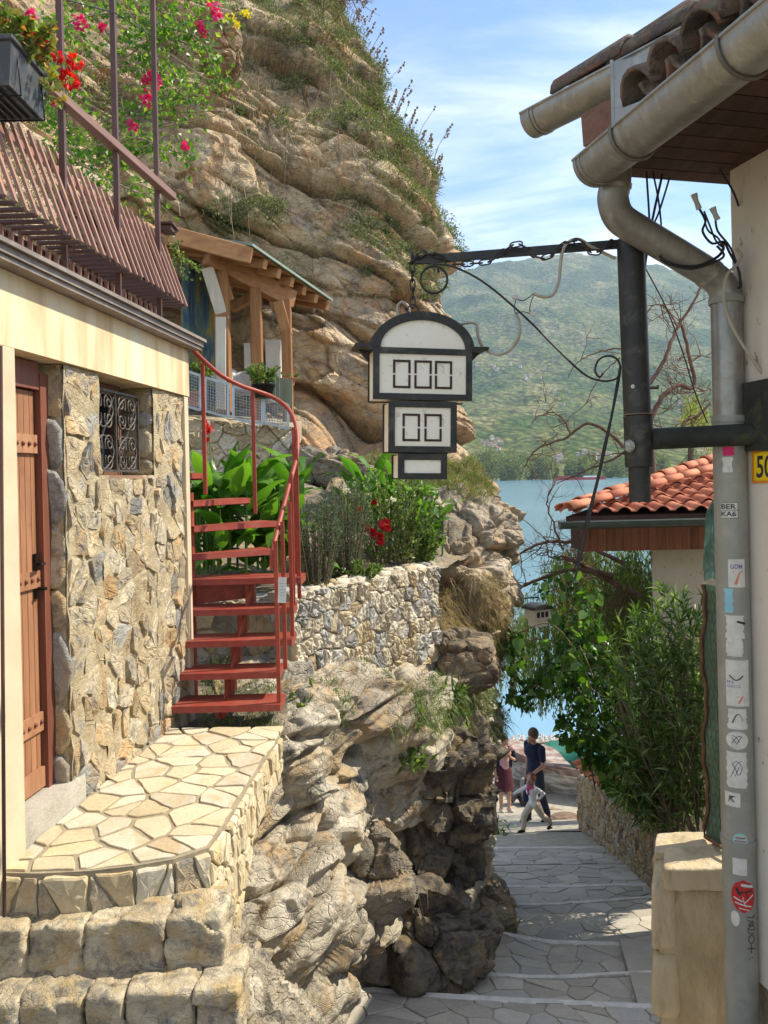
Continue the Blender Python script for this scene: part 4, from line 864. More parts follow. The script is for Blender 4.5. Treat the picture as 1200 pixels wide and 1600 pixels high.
# central stringer: stepped plates
b = MB()
for k in range(5):
    z = tips[k][3]; zn = tips[k - 1][3] if k else TZ; u_ = (341, 356, 366, 378, 391)[k]; y_ = STEPS[k][3] + .11; c_ = P(u_, 1000, y_); b.box((c_.x, y_, (z - .05 + zn) / 2 + (.0 if k else 0)), (.055, .010, z - .05 - zn - .004))
    b.box((c_.x + .03, y_ + .05, (z - .05 + zn) / 2), (.007, .09, z - .05 - zn - .004))
a = P(346, 1140, 4.86); a.z = TZ; c_ = P(396, 905, 5.46); b.bar(a, c_, .012, .05, (0, 0, 1)); b.build('stringer', RED, stair)
b = MB(); b.bar(P(302, 925, 5.42), P(392, 915, 5.5), .006, .17, (0, 0, 1)); b.build('web_plate', RED, stair)
# handrail (square tube look), balusters
HR = [(300, 545, 5.22), (318, 563, 5.3), (345, 586, 5.42), (375, 602, 5.52), (398, 610, 5.62), (425, 620, 5.68), (448, 636, 5.66), (461, 660, 5.56), (465, 690, 5.46), (462, 720, 5.36), (452, 756, 5.22), (442, 796, 5.08), (433, 830, 4.94), (426, 862, 4.82), (425, 872, 4.80)]
hr = smooth_line([P(*p) for p in HR], 44); b = MB(); b.tube(hr, .0155, 10); b.tube([hr[-1], hr[-1] - Vector((0, 0, .07))], .0155, 10); b.build('handrail', RED, stair)
def rail_z(p): return min(hr, key=lambda q: (q.x - p.x) ** 2 + (q.y - p.y) ** 2).z
for (u, vb, Yb, vt) in ((436, 1096, 4.80, 845), (446, 1045, 4.95, 815), (457, 994, 5.08, 785), (459, 945, 5.22, 740), (468, 935, 5.36, 700), (464, 900, 5.50, 668), (399, 803, 5.62, 612), (321, 772, 5.30, 568)):
    lo = P(u, vb, Yb); up_ = P(u, vt, Yb); b = MB(); b.box((lo.x, lo.y, (lo.z + up_.z) / 2), (.024, .024, up_.z - lo.z)); b.build('baluster', RED, stair)
# small paper notice tied to the baluster
b = MB(); pc = P(441, 922, 4.78); b.box(pc, (.05, .002, .155), Matrix.Rotation(.05, 3, 'Y')); 
for i in range(5): b.box(pc + Vector((0, -.0018, .04 - i * .018)), (.032 - .006 * (i % 2), .0006, .004), None, 1)
b.build('paper_notice', [flat('paper', (.62, .66, .68), .6), flat('faded_print', (.38, .42, .44), .7)], None, label='small pale paper notice tied to the lowest staircase baluster', category='notice')
b = MB(); b.tube(pw([(300, 1091), (410, 1090), (425, 1098)], 5.25), .017, 10); b.build('grey_pipe', flat('pvc', (.30, .33, .34), .5), None, label='grey plastic pipe lying on the ground behind the lowest red tread', category='pipe')
# ================================================================== GARDEN WALLS
WS = [rockmat('pale_stone_' + str(i), a, sc=2.6, bumpd=.014, perobj=.35, blotch=b_, dark=d_) for i, (a, b_, d_) in enumerate([([(.28, (.40, .34, .24)), (.5, (.60, .53, .40)), (.75, (.74, .68, .55))], None, None), ([(.28, (.30, .29, .26)), (.5, (.48, .46, .41)), (.75, (.62, .59, .53))], None, (.2, .2, .19)), ([(.28, (.42, .33, .20)), (.5, (.58, .48, .32)), (.75, (.70, .62, .46))], (.5, .36, .2), None)])]
GM = rockmat('garden_mortar', [(.28, (.28, .23, .16)), (.5, (.42, .36, .27)), (.75, (.54, .48, .37))], sc=3, bumpd=.015)
def stone_wall(name, label, pts, thick, dx, dz, mats, mort, seed, hh=.025, jt=.011, cap=None, joint_mat=None, top_extra=0.0):
    """pts: list of (x, y, zbottom, ztop)"""
    t = thing(name, label, 'wall', (pts[0][0], pts[0][1], pts[0][2])); r_ = random.Random(seed)
    b = MB(); body = None
    for i in range(len(pts) - 1):
        a, c = pts[i], pts[i + 1]; d = Vector((c[0] - a[0], c[1] - a[1], 0)); L = d.length; d.normalize(); nn_ = Vector((d.y, -d.x, 0)); A, C = Vector((a[0], a[1], 0)), Vector((c[0], c[1], 0))
        b.hexa([A + Vector((0, 0, a[2] - .3)), C + Vector((0, 0, c[2] - .3)), C - nn_ * thick + Vector((0, 0, c[2] - .3)), A - nn_ * thick + Vector((0, 0, a[2] - .3)), A + Vector((0, 0, a[3])), C + Vector((0, 0, c[3])), C - nn_ * thick + Vector((0, 0, c[3])), A - nn_ * thick + Vector((0, 0, a[3]))])
    body = b.build('wall_core', mort, t); k = 0
    for i in range(len(pts) - 1):
        a, c = pts[i], pts[i + 1]; d = Vector((c[0] - a[0], c[1] - a[1], 0)); L = d.length; d.normalize(); nn_ = Vector((d.y, -d.x, 0)); A = Vector((a[0], a[1], 0))
        f = lambda s, z, h: A + d * s + nn_ * h + Vector((0, 0, z)) + Vector((0, 0, 0))
        poly = [(0.004, a[2]), (L - .004, c[2]), (L - .004, c[3]), (.004, a[3])]
        for q in cells(poly, gridpts(0, L, min(a[2], c[2]), max(a[3], c[3]), dx, dz, .42, r_)):
            cyy = sum(p[1] for p in q) / len(q); lim = a[3] + (c[3] - a[3]) * (sum(p[0] for p in q) / len(q)) / L
            if stone('stone', q, f, mats, body, joint=jt, h=hh, rough=.8, rnd=r_, flatness=.8, seg=.04, minarea=.0004, crisp=True): k += 1
        g = lambda s, w, h: A + d * s - nn_ * w + Vector((0, 0, a[3] + (c[3] - a[3]) * s / L + h))
        for q in cells([(0, -.005), (L, -.005), (L, thick - .01), (0, thick - .01)], gridpts(0, L, 0, thick, dx * 1.6, thick * .55, .4, r_)):
            stone('cap_stone', q, g, mats, body, joint=jt * .7, h=.022, rough=.6, rnd=r_, flatness=.85, seg=.06, minarea=.0006)
    return t
a, b_, c_ = P(462, 1000, 5.95), P(575, 960, 6.75), P(684, 930, 7.65)
stone_wall('retaining_wall', 'pale rubble retaining wall of the flower bed, right of the red staircase', [(a.x - .04, a.y - .02, -1.52, P(460, 928, 5.93).z), (b_.x, b_.y, -1.72, P(575, 905, 6.75).z), (c_.x, c_.y, -1.80, P(684, 882, 7.65).z)], .22, .085, .16, [WS[0], WS[0], WS[1], WS[2]], GM, 51, .028, .008)
a, b_ = P(292, 1000, 6.15), P(452, 1000, 6.02)
stone_wall('low_block_wall', 'low wall of squared greyish blocks behind the red staircase', [(a.x - .3, a.y, -1.75, P(372, 938, 6.1).z), (b_.x + .02, b_.y, -1.75, P(450, 938, 6.02).z)], .25, .30, .16, [WS[2], WS[1], WS[0]], GM, 53, .02, .012)
# shaded earth strip under the stairs
G = net([[P(200, 1150, 4.70), P(330, 1148, 4.70), P(450, 1146, 4.72)], [P(200, 1110, 5.3), P(330, 1105, 5.3), P(450, 1085, 5.3)], [P(200, 1070, 5.8), P(330, 1060, 5.8), P(460, 1045, 5.8)], [P(200, 1030, 6.3), P(330, 1020, 6.3), P(470, 1010, 6.3)]], 40, 40)
G[..., 2] += fbm(G * 5, 4, 8) * .04 - .02; nmesh('earth_strip', G.reshape(-1, 3), gfaces(40, 40), ROCKL, kind='structure')
# upper wall below the wooden shelter
a, b_ = P(200, 700, 9.2), P(468, 720, 9.5)
uw = stone_wall('upper_terrace_wall', 'rough sunlit stone wall under the wooden shelter, behind the canna leaves', [(a.x, a.y, -1.2, P(285, 645, 9.3).z), (b_.x, b_.y, -1.2, P(460, 668, 9.5).z)], .5, .26, .16, [WS[2], WS[0], WS[2]], WMORT, 57, .035, .008)
ush = [P(200, 640, 9.4), P(466, 664, 9.55), P(474, 655, 12.2), P(200, 625, 12.2)]
b = MB(); b.hexa([Vector((p.x, p.y, p.z - .25)) for p in ush] + ush); b.build('upper_terrace', GM, kind='structure')
# ================================================================== WOODEN SHELTER
WD1 = woodmat('timber_fresh', (.22, .095, .035), (.40, .21, .09), 2, 1.0, .6, dark=(.28, .11, .04)); WDX = woodmat('timber_beam', (.23, .10, .038), (.41, .215, .095), 0, 1.0, .6, dark=(.28, .12, .05)); WDG = woodmat('timber_weathered', (.42, .37, .30), (.60, .55, .46), 2, 1.0, .75)
sh = thing('timber_shelter', 'honey coloured timber shelter with lean-to roof standing against the cliff', 'shelter', tuple(P(390, 650, 10.4)))
def beam(name, p, q, w, h, mat, up=(0, 0, 1), par=sh, label=None):
    o = MB().bar(p, q, w, h, up, 0, .008).build(name, mat, par)
    if label: o['label'] = label
    return o
fp = lambda u, v, Y=9.9: P(u, v, Y)
pY = (9.75, 10.0, 10.25)
for (u, vt, vb, Y, w) in ((351, 418, 645, 9.75, .17), (404, 450, 665, 10.0, .14), (451, 468, 668, 10.25, .13)):
    b0, t0 = P(u, vb, Y), P(u, vt, Y); beam('post', (b0.x, Y, b0.z), (b0.x, Y, t0.z), w, w, WD1, (0, 1, 0))
beam('post', P(334, 640, 11.2), P(330, 420, 11.2), .12, .12, WD1, (0, 1, 0)); beam('post', P(428, 640, 11.6), P(428, 460, 11.6), .12, .12, WD1, (0, 1, 0))
beam('brace', P(349, 500, 9.70), P(324, 418, 9.62), .15, .05, WDG, (0, 1, 0), label='weathered grey brace'); beam('brace', P(360, 470, 9.8), P(341, 415, 9.72), .10, .08, WD1, (0, 1, 0)); beam('brace', P(449, 525, 10.24), P(434, 470, 10.18), .14, .09, WD1, (0, 1, 0))
beam('brace', P(396, 462, 10.3), P(362, 482, 10.4), .09, .12, WD1)
beam('face_board', P(345, 640, 9.66), P(345, 495, 9.66), .13, .02, WDG, (0, 1, 0), label='weathered grey face board')
beam('beam', P(322, 400, 9.62), P(457, 470, 10.35), .16, .24, WDX); beam('beam', P(300, 415, 10.9), P(440, 462, 11.7), .12, .16, WDX)
# lean-to roof: rafters run from the low front eave up and back towards the cliff
e0, e1 = P(262, 352, 9.0), P(392, 388, 9.3); f0, f1 = P(392, 388, 9.3), P(512, 470, 10.9)
d_ = (f1 - f0); up_ = Vector((-1.9, 1.0, .62))
for i in range(7):
    t = i / 6; p = f0 + d_ * t + Vector((.0, 0, -.075)); q = p + up_ * (1 - .25 * t) - Vector((0, 0, 0)); beam('rafter', p, q, .085, .12, WDX)
beam('fascia', P(264, 366, 9.02), P(393, 400, 9.28), .05, .20, WDX)
for k in range(9):
    o0 = up_ * (k / 9.0) * 1.02; b = MB(); w_ = up_ * (1 / 9.0) * .99; A, B = f0 + o0 + Vector((0, 0, -.008)), f1 + o0 * .78 + Vector((0, 0, -.008)); b.hexa([A, B, B + w_ * .78, A + w_, A + Vector((0, 0, .02)), B + Vector((0, 0, .02)), B + w_ * .78 + Vector((0, 0, .02)), A + w_ + Vector((0, 0, .02))]); b.build('roof_board', WDX, sh)
b = MB(); up2 = Vector((0, 0, .016)); A, B, C_, D_ = f0 - d_ * .03 - up_ * .03, f1 + d_ * .02 - up_ * .03, f1 + up_ * .8, f0 + up_ * 1.05; z3 = Vector((0, 0, .016)); b.hexa([A + z3, B + z3, C_ + z3, D_ + z3, A + z3 * 3, B + z3 * 3, C_ + z3 * 3, D_ + z3 * 3]); b.build('roof_sheet', flat('roof_sheet', (.22, .27, .22), .5, .2), sh)
# painted cloth hanging behind, cabinets, sacks
m = MT('painted_cloth'); v = m.coord((1, 1, .55), False); n_ = m.noise(2.6, 4, .55, v, 1.2); c = m.ramp(n_, [(.30, (.015, .02, .03)), (.42, (.05, .10, .16)), (.5, (.10, .16, .14)), (.58, (.30, .24, .05)), (.72, (.12, .05, .03))]); m.col(c).set(.8)
b = MB(); A, B = P(283, 640, 9.6), P(338, 650, 10.4); A2, B2 = P(283, 395, 9.6), P(330, 420, 10.4)
for i in range(8):
    t0, t1 = i / 8, (i + 1) / 8; w0, w1 = Vector((0, .04 * math.sin(t0 * 19), 0)), Vector((0, .04 * math.sin(t1 * 19), 0)); dp = Vector((0, .02, 0))
    p = [A.lerp(B, t0) + w0, A.lerp(B, t1) + w1]; q = [A2.lerp(B2, t0) + w0, A2.lerp(B2, t1) + w1]; b.hexa([p[0], p[1], p[1] + dp, p[0] + dp, q[0], q[1], q[1] + dp, q[0] + dp])
b.build('painted_cloth', m.m, None, label='dark cloth painted blue and yellow hanging at the left end of the timber shelter', category='cloth')
WHT = flat('white_cabinet', (.58, .55, .50), .7, 0, .15, 3, .2)
for (u0, u1, v0, v1, Y, lab) in ((382, 397, 536, 590, 10.9, 'narrow white cabinet left of the middle timber post'), (416, 438, 530, 615, 10.9, 'tall white cabinet right of the middle timber post')):
    p, q = P(u0, v1, Y), P(u1, v0, Y); t = thing('cabinet', lab, 'cabinet', (p.x, Y, p.z)); b = MB(); b.box(((p.x + q.x) / 2, Y + .2, (p.z + q.z) / 2), (q.x - p.x, .4, q.z - p.z)); b.build('body', WHT, t)
    b = MB(); b.box(((p.x + q.x) / 2, Y - .012, (p.z + q.z) / 2), (q.x - p.x - .02, .02, q.z - p.z - .03)); b.build('door', WHT, t); b = MB(); b.ball(((p.x + q.x) / 2 + .05, Y - .03, (p.z + q.z) / 2), .012); b.build('knob', BLK, t)
SACK = flat('white_sacking', (.62, .60, .56), .9, 0, .1, 6, .6)
for i, (u, v, hx, hz, lab) in enumerate(((345, 590, .22, .13, 'white cloth bundle on the shelter floor left of the middle post'), (388, 600, .25, .16, 'big white sack between the left and middle posts'), (424, 612, .18, .16, 'white sack slumped right of the middle post'))):
    c_ = P(u, v, 10.3); block('sack', (c_.x - hx, c_.y - .15, c_.z - hz), (c_.x + hx, c_.y + .15, c_.z + hz), SACK, None, 60 + i, .05, .7, 20, None, 3.0, .4, label=lab, category='sack')
OLV = woodmat('olive_board', (.16, .18, .12), (.24, .26, .18), 2, .8)
tb = thing('folding_table_top', 'grey green slatted table top leaning beside the right shelter post', 'table top', tuple(P(440, 628, 9.3)))
for i in range(5):
    p = P(427 + i * 6.7, 627 + i * 3.2, 9.42); q = P(427 + i * 6.7, 588 + i * 1.2, 9.42); MB().bar(p, q, .045, .02, (0, 1, 0)).build('board', OLV, tb)
# mesh fence
GALV = flat('galvanised', (.38, .43, .46), .4, .6, .15, 8, .1); WIRE = flat('mesh_wire', (.30, .34, .36), .5, .5)
fence = thing('mesh_fence', 'low galvanised wire mesh fence panels along the edge of the shelter terrace', 'fence', tuple(P(370, 650, 9.3)))
for (ua, ub, ta, tb_, ba, bb) in ((282, 314, 577, 587, 632, 641), (321, 357, 590, 600, 642, 652), (365, 410, 604, 614, 654, 663), (413, 450, 622, 632, 660, 670)):
    Ya, Yb = 9.05 + (ua - 282) * .0016, 9.05 + (ub - 282) * .0016; A, B, C_, D_ = P(ua, ba, Ya), P(ub, bb, Yb), P(ub, tb_, Yb), P(ua, ta, Ya)
    b = MB()
    for p, q in ((A, B), (B, C_), (C_, D_), (D_, A)): b.bar(p, q, .03, .03, (0, 1, .01))
    fr_ = b.build('panel_frame', GALV, fence); b = MB(); nn1 = 9
    for i in range(1, nn1): t = i / nn1; b.bar(A.lerp(B, t), D_.lerp(C_, t), .006, .006, (0, 1, 0))
    for i in range(1, 11): t = i / 11; b.bar(A.lerp(D_, t), B.lerp(C_, t), .006, .006, (0, 1, .01))
    b.build('wire_mesh', WIRE, fr_)
# ================================================================== PLANTS
def pot_plant(): pass
L_CAN = [leafmat('canna_leaf_' + str(i), a, b_, None, .38, .35, True) for i, (a, b_) in enumerate((((.05, .15, .018), (.10, .22, .03)), ((.09, .22, .025), (.16, .31, .045))))]
def canna_mesh(L, w, bend, seed):
    r_ = random.Random(seed); nl, nw = 7, 4; vs = []; 
    for i in range(nl + 1):
        t = i / nl; wd = w * (math.sin(math.pi * min(1, t ** .75 * .98 + .02)) ** .8) * (1 if t < .98 else .1); z = L * t * math.cos(bend * t); x = L * t * math.sin(bend * t) * .8
        for j in range(nw + 1):
            s_ = (j / nw - .5) * 2; vs.append((s_ * wd / 2, x + abs(s_) * wd * .18 + .012 * math.sin(t * 9 + s_ * 2 + seed), z + (-abs(s_) * wd * .05)))
    fs = [(i * (nw + 1) + j, i * (nw + 1) + j + 1, (i + 1) * (nw + 1) + j + 1, (i + 1) * (nw + 1) + j) for i in range(nl) for j in range(nw)]
    me = bpy.data.meshes.new('leaf'); me.from_pydata(vs, [], fs); me.materials.append(L_CAN[seed % 2]); me.polygons.foreach_set('use_smooth', [True] * len(fs)); me.update(); return me
CM = [canna_mesh(.42, .13, .35 + .25 * (i % 4), i) for i in range(8)]
STEMG = flat('green_stem', (.10, .20, .04), .6); REDF = leafmat('red_petal', (.55, .01, .012), (.75, .03, .02), None, .3, .5)
def canna(label, base, rx, ry, n, hmax, seed, smin=.7, smax=1.25, flower=1):
    t = thing('canna_plant', label, 'plant', tuple(base)); r_ = random.Random(seed); base = Vector(base)
    for i in range(n):
        f_ = i / n; x, y = r_.uniform(-rx, rx), r_.uniform(-ry, ry); h = hmax * (f_ ** .8) * r_.uniform(.75, 1.0); foot = base + Vector((x, y, 0)); node = foot + Vector((r_.uniform(-.05, .05), r_.uniform(-.05, .05), h))
        az = r_.uniform(-math.pi, math.pi); tilt = r_.uniform(.15, 1.05) * (1.15 - .6 * f_)
        o = link('leaf', CM[r_.randrange(8)], t, node); o.rotation_euler = Euler((-tilt, r_.uniform(-.2, .2), az)); sc_ = r_.uniform(smin, smax); o.scale = (sc_, sc_, sc_)
    for i in range(max(3, n // 6)):
        x, y = r_.uniform(-rx, rx), r_.uniform(-ry, ry); foot = base + Vector((x, y, 0)); MB().tube([foot, foot + Vector((.02, 0, hmax * r_.uniform(.6, 1.0)))], [.012, .006], 6).build('stem', STEMG, t)
    rs_ = np.random.RandomState(seed)
    for i in range(flower):
        c_ = base + Vector((r_.uniform(-rx, rx), r_.uniform(-ry, ry) , hmax + r_.uniform(.18, .38))); MB().tube([c_ - Vector((0, 0, .4)), c_], .004, 5).build('flower_stalk', STEMG, t); n_ = 14
        put_leaves('flower', leaves(np.array(tuple(c_)) + rs_.normal(size=(n_, 3)) * .02, rs_.normal(size=(n_, 3)) + [0, 0, .6], .07, .045, rs_), REDF, t)
    return t
canna('tall canna clump with broad leaves right beside the house corner', P(318, 893, 6.55), .24, .30, 60, .86, 1, flower=1)
canna('tall canna clump in the middle behind the staircase treads', P(375, 893, 6.6), .26, .30, 70, .86, 2, flower=1)
canna('tall canna clump at the right behind the curved handrail', P(432, 892, 6.75), .24, .30, 70, .90, 3, flower=0)
canna('small bright canna with upright leaves left of the rosebush top', P(572, 820, 8.6), .12, .12, 16, .62, 4, 1.0, 1.35, flower=0)
canna('canna clump with arching leaves under the hanging lantern', P(632, 850, 8.5), .30, .20, 54, .72, 5, .7, 1.15, flower=0)
canna('canna clump with narrow drooping leaves at the right end of the bed', P(665, 868, 8.2), .18, .16, 30, .50, 6, .6, 1.0, flower=0)
rs = np.random.RandomState(21)
# rosemary
RM = leafmat('rosemary_leaf', (.05, .085, .04), (.12, .17, .09), (.22, .27, .18), .2, .6)
def sprigs(base, n, H, spread, rs_, lw=(.026, .006), per=60, lean=(0, 0)):
    ds = []; st = MB()
    for i in range(n):
        a = rs_.uniform(0, 2 * np.pi); r = rs_.uniform(0, 1) ** .5 * spread; top = np.array([np.cos(a) * r * 1.2 + lean[0], np.sin(a) * r + lean[1], H * rs_.uniform(.65, 1.0) * (1 - .3 * (r / spread) ** 2)]); b0 = np.array(tuple(base)) + np.array([np.cos(a), np.sin(a), 0]) * r * .5
        t = rs_.rand(per, 1) ** .8; C = b0 + (top - (b0 - np.array(tuple(base)))) * t + np.array([0, 0, 0]); D = rs_.normal(size=(per, 3)) * .6 + unit(top) * .9; ds.append(leaves(C, D, lw[0], lw[1], rs_)); st.tube([b0, b0 + (top - (b0 - np.array(tuple(base)))) * .9], [.005, .002], 4)
    return merge(ds), st
def shrub(name, label, cat, base, n, H, spread, mat, lw, per, lean=(0, 0), rs_=rs):
    t = thing(name, label, cat, tuple(base)); d, st = sprigs(base, n, H, spread, rs_, lw, per, lean); put_leaves('foliage', d, mat, t, kind='stuff'); st.build('twigs', flat('twig_' + name, (.16, .11, .07), .9), t, kind='stuff'); return t
shrub('rosemary_bush', 'grey green rosemary bush just right of the staircase balusters', 'bush', P(494, 918, 6.35), 70, .80, .20, RM, (.032, .007), 75)
shrub('rosemary_bush', 'taller grey green rosemary bush left of the red roses', 'bush', P(540, 890, 7.0), 85, .90, .25, RM, (.034, .007), 80)
# rose bush
RL = leafmat('rose_leaf', (.06, .115, .025), (.15, .22, .06), (.30, .36, .14), .35, .45)
rb_ = shrub('rose_bush', 'leafy rose bush with dark red roses behind the retaining wall', 'rose bush', P(612, 880, 7.6), 60, 1.02, .42, RL, (.048, .030), 40)
shrub('rose_bush', 'low pale green rose bush at the right end of the retaining wall', 'rose bush', P(655, 884, 7.8), 30, .45, .22, RL, (.045, .03), 55)
RP = leafmat('rose_petal', (.42, .004, .010), (.62, .012, .02), None, .15, .5)
for (u, v, s_) in ((601, 819, 1.2), (560, 796, .7), (574, 826, .9), (583, 833, .9), (594, 838, .8), (594, 846, .8), (585, 785, .6), (606, 826, .7)):
    c_ = np.array(tuple(P(u, v, 7.25))); n_ = 34; d = unit(rs.normal(size=(n_, 3))); put_leaves('rose', leaves(c_ + d * .012 * s_, d + rs.normal(size=(n_, 3)) * .5, .045 * s_, .042 * s_, rs), RP, rb_)
for (u, v) in ((614, 781), (540, 767)):
    c_ = np.array(tuple(P(u, v, 7.25))); n_ = 14; put_leaves('white_rose', leaves(c_ + rs.normal(size=(n_, 3)) * .008, rs.normal(size=(n_, 3)), .035, .03, rs), leafmat('white_petal', (.7, .68, .6), (.8, .78, .7), None, .2), rb_)
# marigold-like small flowers and low plants along the wall edge
shrub('low_plant', 'low leafy ground plant spilling over the top of the retaining wall', 'plant', P(560, 905, 6.9), 26, .16, .22, RL, (.04, .026), 30)
# stuff: weeds under the stairs
GR = leafmat('grass_blade', (.07, .12, .025), (.15, .21, .06), (.30, .28, .13), .3, .6); DRYG = leafmat('dry_grass', (.24, .17, .08), (.42, .31, .16), (.55, .43, .24), .25, .8)
def tufts(name, pts, nrm, n, L, w, mat, rs_, lean=.5, droop=.5, **props):
    idx = rs_.randint(0, len(pts), n); C = pts[idx] + rs_.normal(size=(n, 3)) * .03; D = nrm[idx] * lean + np.array([0, 0, .9]) + rs_.normal(size=(n, 3)) * .45
    return put_leaves(name, blades(C, D, L * rs_.uniform(.4, 1.2, (n, 1)), w, rs_, droop), mat, kind='stuff', **props)
gp = G[2:30, 18:36].reshape(-1, 3); tufts('weeds_under_stairs', gp, np.tile([0, 0, 1.0], (len(gp), 1)), 2600, .07, .006, GR, rs)
# scatter over the rock surfaces
def mask_pts(S_, N_, m_): return S_[m_], N_[m_]
def pixof(S_):
    a = S_[..., 0] / S_[..., 1] * F; b = S_[..., 2] / S_[..., 1] * F; return U0 + a * CR - b * SR, V0 - a * SR - b * CR
cu, cv = pixof(CL); nz_ = CLN[..., 2]; patch = fbm(CL * 1.3, 4, 77)
sil = np.interp(cv, [-160, -40, 60, 150, 220, 290, 340, 400, 480, 560, 700], [478, 512, 543, 574, 615, 664, 692, 703, 700, 692, 705])
edge_d = sil - cu
inval = (cu > -100) & (cv > -100) & (cv < 700)
green = inval & (((edge_d < 70 + 40 * patch) & (cv < 340) & (patch > -.35)) | ((nz_ > .30) & (patch > .08) & (cv < 470)) | ((cv < 110) & (cu > 330) & (patch > -.35)) | ((patch > .34) & (cv < 460)))
dry = inval & ((edge_d < 150) & (cv < 330) & (patch > -.2) | ((nz_ > .3) & (patch < -.05) & (cv < 420)) | ((cv < 170) & (cu > 260) & (patch > -.45)) | ((patch < -.42) & (cv < 300)))
CG = leafmat('cliff_green', (.08, .11, .045), (.17, .20, .09), (.34, .32, .19), .25, .7); CD = leafmat('cliff_dry', (.22, .17, .09), (.38, .30, .17), (.52, .43, .27), .2, .9)
p_, n_ = mask_pts(CL, CLN, green); tufts('cliff_grass', p_, n_, 30000, .17, .012, CG, rs, .7, .5)
cc = rs.randint(0, len(p_), 420); idx = cc[rs.randint(0, 420, 60000)]; rr0 = (.08 + .14 * _h(idx, idx * 0, idx * 0, 5))[:, None]; dv = unit(rs.normal(size=(60000, 3))) * rs.rand(60000, 1) ** .4; C_ = p_[idx] + n_[idx] * rr0 * .4 + dv * rr0 * [1.2, 1, .8]; put_leaves('cliff_shrub_leaves', leaves(C_, dv + rs.normal(size=(60000, 3)) * .6 + [0, 0, .3], .045, .022, rs), CG, kind='stuff')
p_, n_ = mask_pts(CL, CLN, dry); tufts('cliff_dry_grass', p_, n_, 30000, .17, .007, CD, rs, .7, 1.1)
# tall dry stalks against the sky
m_ = inval & (np.abs(edge_d) < 22) & (cv < 330) & (cv > 60); p_ = CL[m_]; st = MB()
for i in range(70):
    q = p_[rs.randint(len(p_))]; L = rs.uniform(.35, 1.0); d = np.array([.35 + rs.normal() * .25, rs.normal() * .2, 1.0]); d /= np.linalg.norm(d); e = q + d * L; mid = q + d * L * .55 + np.array([-.06 * L, 0, .02]); st.tube([q - d * .1, mid, e], [.006, .004, .003], 4)
    for k in range(rs.randint(2, 7)): st.ball(e - d * L * .06 * k + rs.normal(size=3) * .008, .016 + .010 * rs.rand(), 0, 5, 4)
st.build('dry_stalks', flat('dry_stalk', (.22, .16, .10), .9), kind='stuff')
# hanging roots / dead creepers on the cliff
st = MB(); m_ = inval & (cv > 110) & (cv < 300) & (cu > 350) & (cu < 580); p_ = CL[m_]
for i in range(80):
    q = p_[rs.randint(len(p_))] + np.array([0, -.10, 0]); L = rs.uniform(.3, 1.3); st.tube([q + np.array([rs.normal() * .03, -.03, -L * t + .0]) for t in (0, .3, .6, 1)], [.008, .006, .005, .003], 4)
for i in range(30):
    q = p_[rs.randint(len(p_))] + np.array([0, -.12, 0]); a = rs.uniform(0, 6); st.tube(smooth_line([q + np.array([math.cos(a + k) * .12 * k * .4, -.02 * k, math.sin(a * 2 + k * 1.3) * .12 - .1 * k]) for k in range(5)], 12), .006, 4)
st.build('hanging_roots', flat('root', (.26, .20, .14), .9), kind='stuff')
# grass on the outcrop and on the lower rock
ou, ov = pixof(OC); pt = fbm(OC * 2.0, 3, 5)
m_ = (ov < 775 + 30 * pt) & (OCN[..., 2] > -.2); p_, n_ = OC[m_], OCN[m_]; tufts('outcrop_grass', p_, n_, 15000, .13, .008, GR, rs, .6, .5); tufts('outcrop_dry_grass', p_, n_, 9000, .16, .006, DRYG, rs, .6, .6)
m_ = (ov > 900) & (ov < 1050) & (ou > 665) & (ou < 785) & (pt > -.35); p_, n_ = OC[m_], OCN[m_]; tufts('dry_grass_slope', p_, n_, 16000, .20, .006, DRYG, rs, .8, 1.0)
m_ = (ov > 1000) & (ov < 1160) & (ou > 700) & (pt > 0); p_, n_ = OC[m_], OCN[m_]; tufts('overhang_grass', p_, n_, 5000, .16, .008, GR, rs, .8, 1.1)
lu, lv = pixof(LR); pt = fbm(LR * 2.4, 3, 15)
m_ = (lv < 1150) & (LRN[..., 2] > .35) & (pt > .15); p_, n_ = LR[m_], LRN[m_]
if len(p_): tufts('ledge_grass', p_, n_, 4000, .08, .007, GR, rs, .5, .5)
m_ = (lu > 600) & (lu < 760) & (lv > 1030) & (lv < 1140) & (pt > -.1); p_, n_ = LR[m_], LRN[m_]; tufts('rock_edge_grass', p_, n_, 6000, .14, .008, GR, rs, .8, 1.2)
def weed(label, u, v, Y, n, L, w, spread, mat=RL):
    t = thing('weed', label, 'weed', tuple(P(u, v, Y))); c_ = np.array(tuple(P(u, v, Y))); D = rs.normal(size=(n, 3)) * .7 + [0, -.3, .5]; V_, F_, r_ = leaves(c_ + rs.normal(size=(n, 3)) * spread, D, L, w, rs, curve=.3); put_leaves('foliage', (V_, F_, r_), mat, t, kind='stuff')
weed('dark leafy weed growing from a crack by the lowest tread', 475, 1105, 5.3, 60, .07, .03, .05, RL); weed('long leaved weed hanging on the shaded rock edge', 710, 1100, 7.2, 80, .16, .022, .08); weed('weed with pale leaves in the hollow of the rock face', 645, 1185, 6.3, 70, .10, .03, .06)
weed('small weed under the lip of the rock face', 648, 1120, 6.2, 50, .09, .03, .05); weed('green weed at the foot of the small dark boulder', 650, 1532, 6.25, 70, .07, .03, .07); weed('small weed on the path edge below the overhang', 788, 1438, 8.3, 50, .07, .035, .05); weed('grass tuft beside the feet of the woman', 778, 1300, 14.0, 60, .16, .03, .12)
weed('bright weed behind the dark boulder', 700, 1530, 6.7, 40, .06, .02, .06)
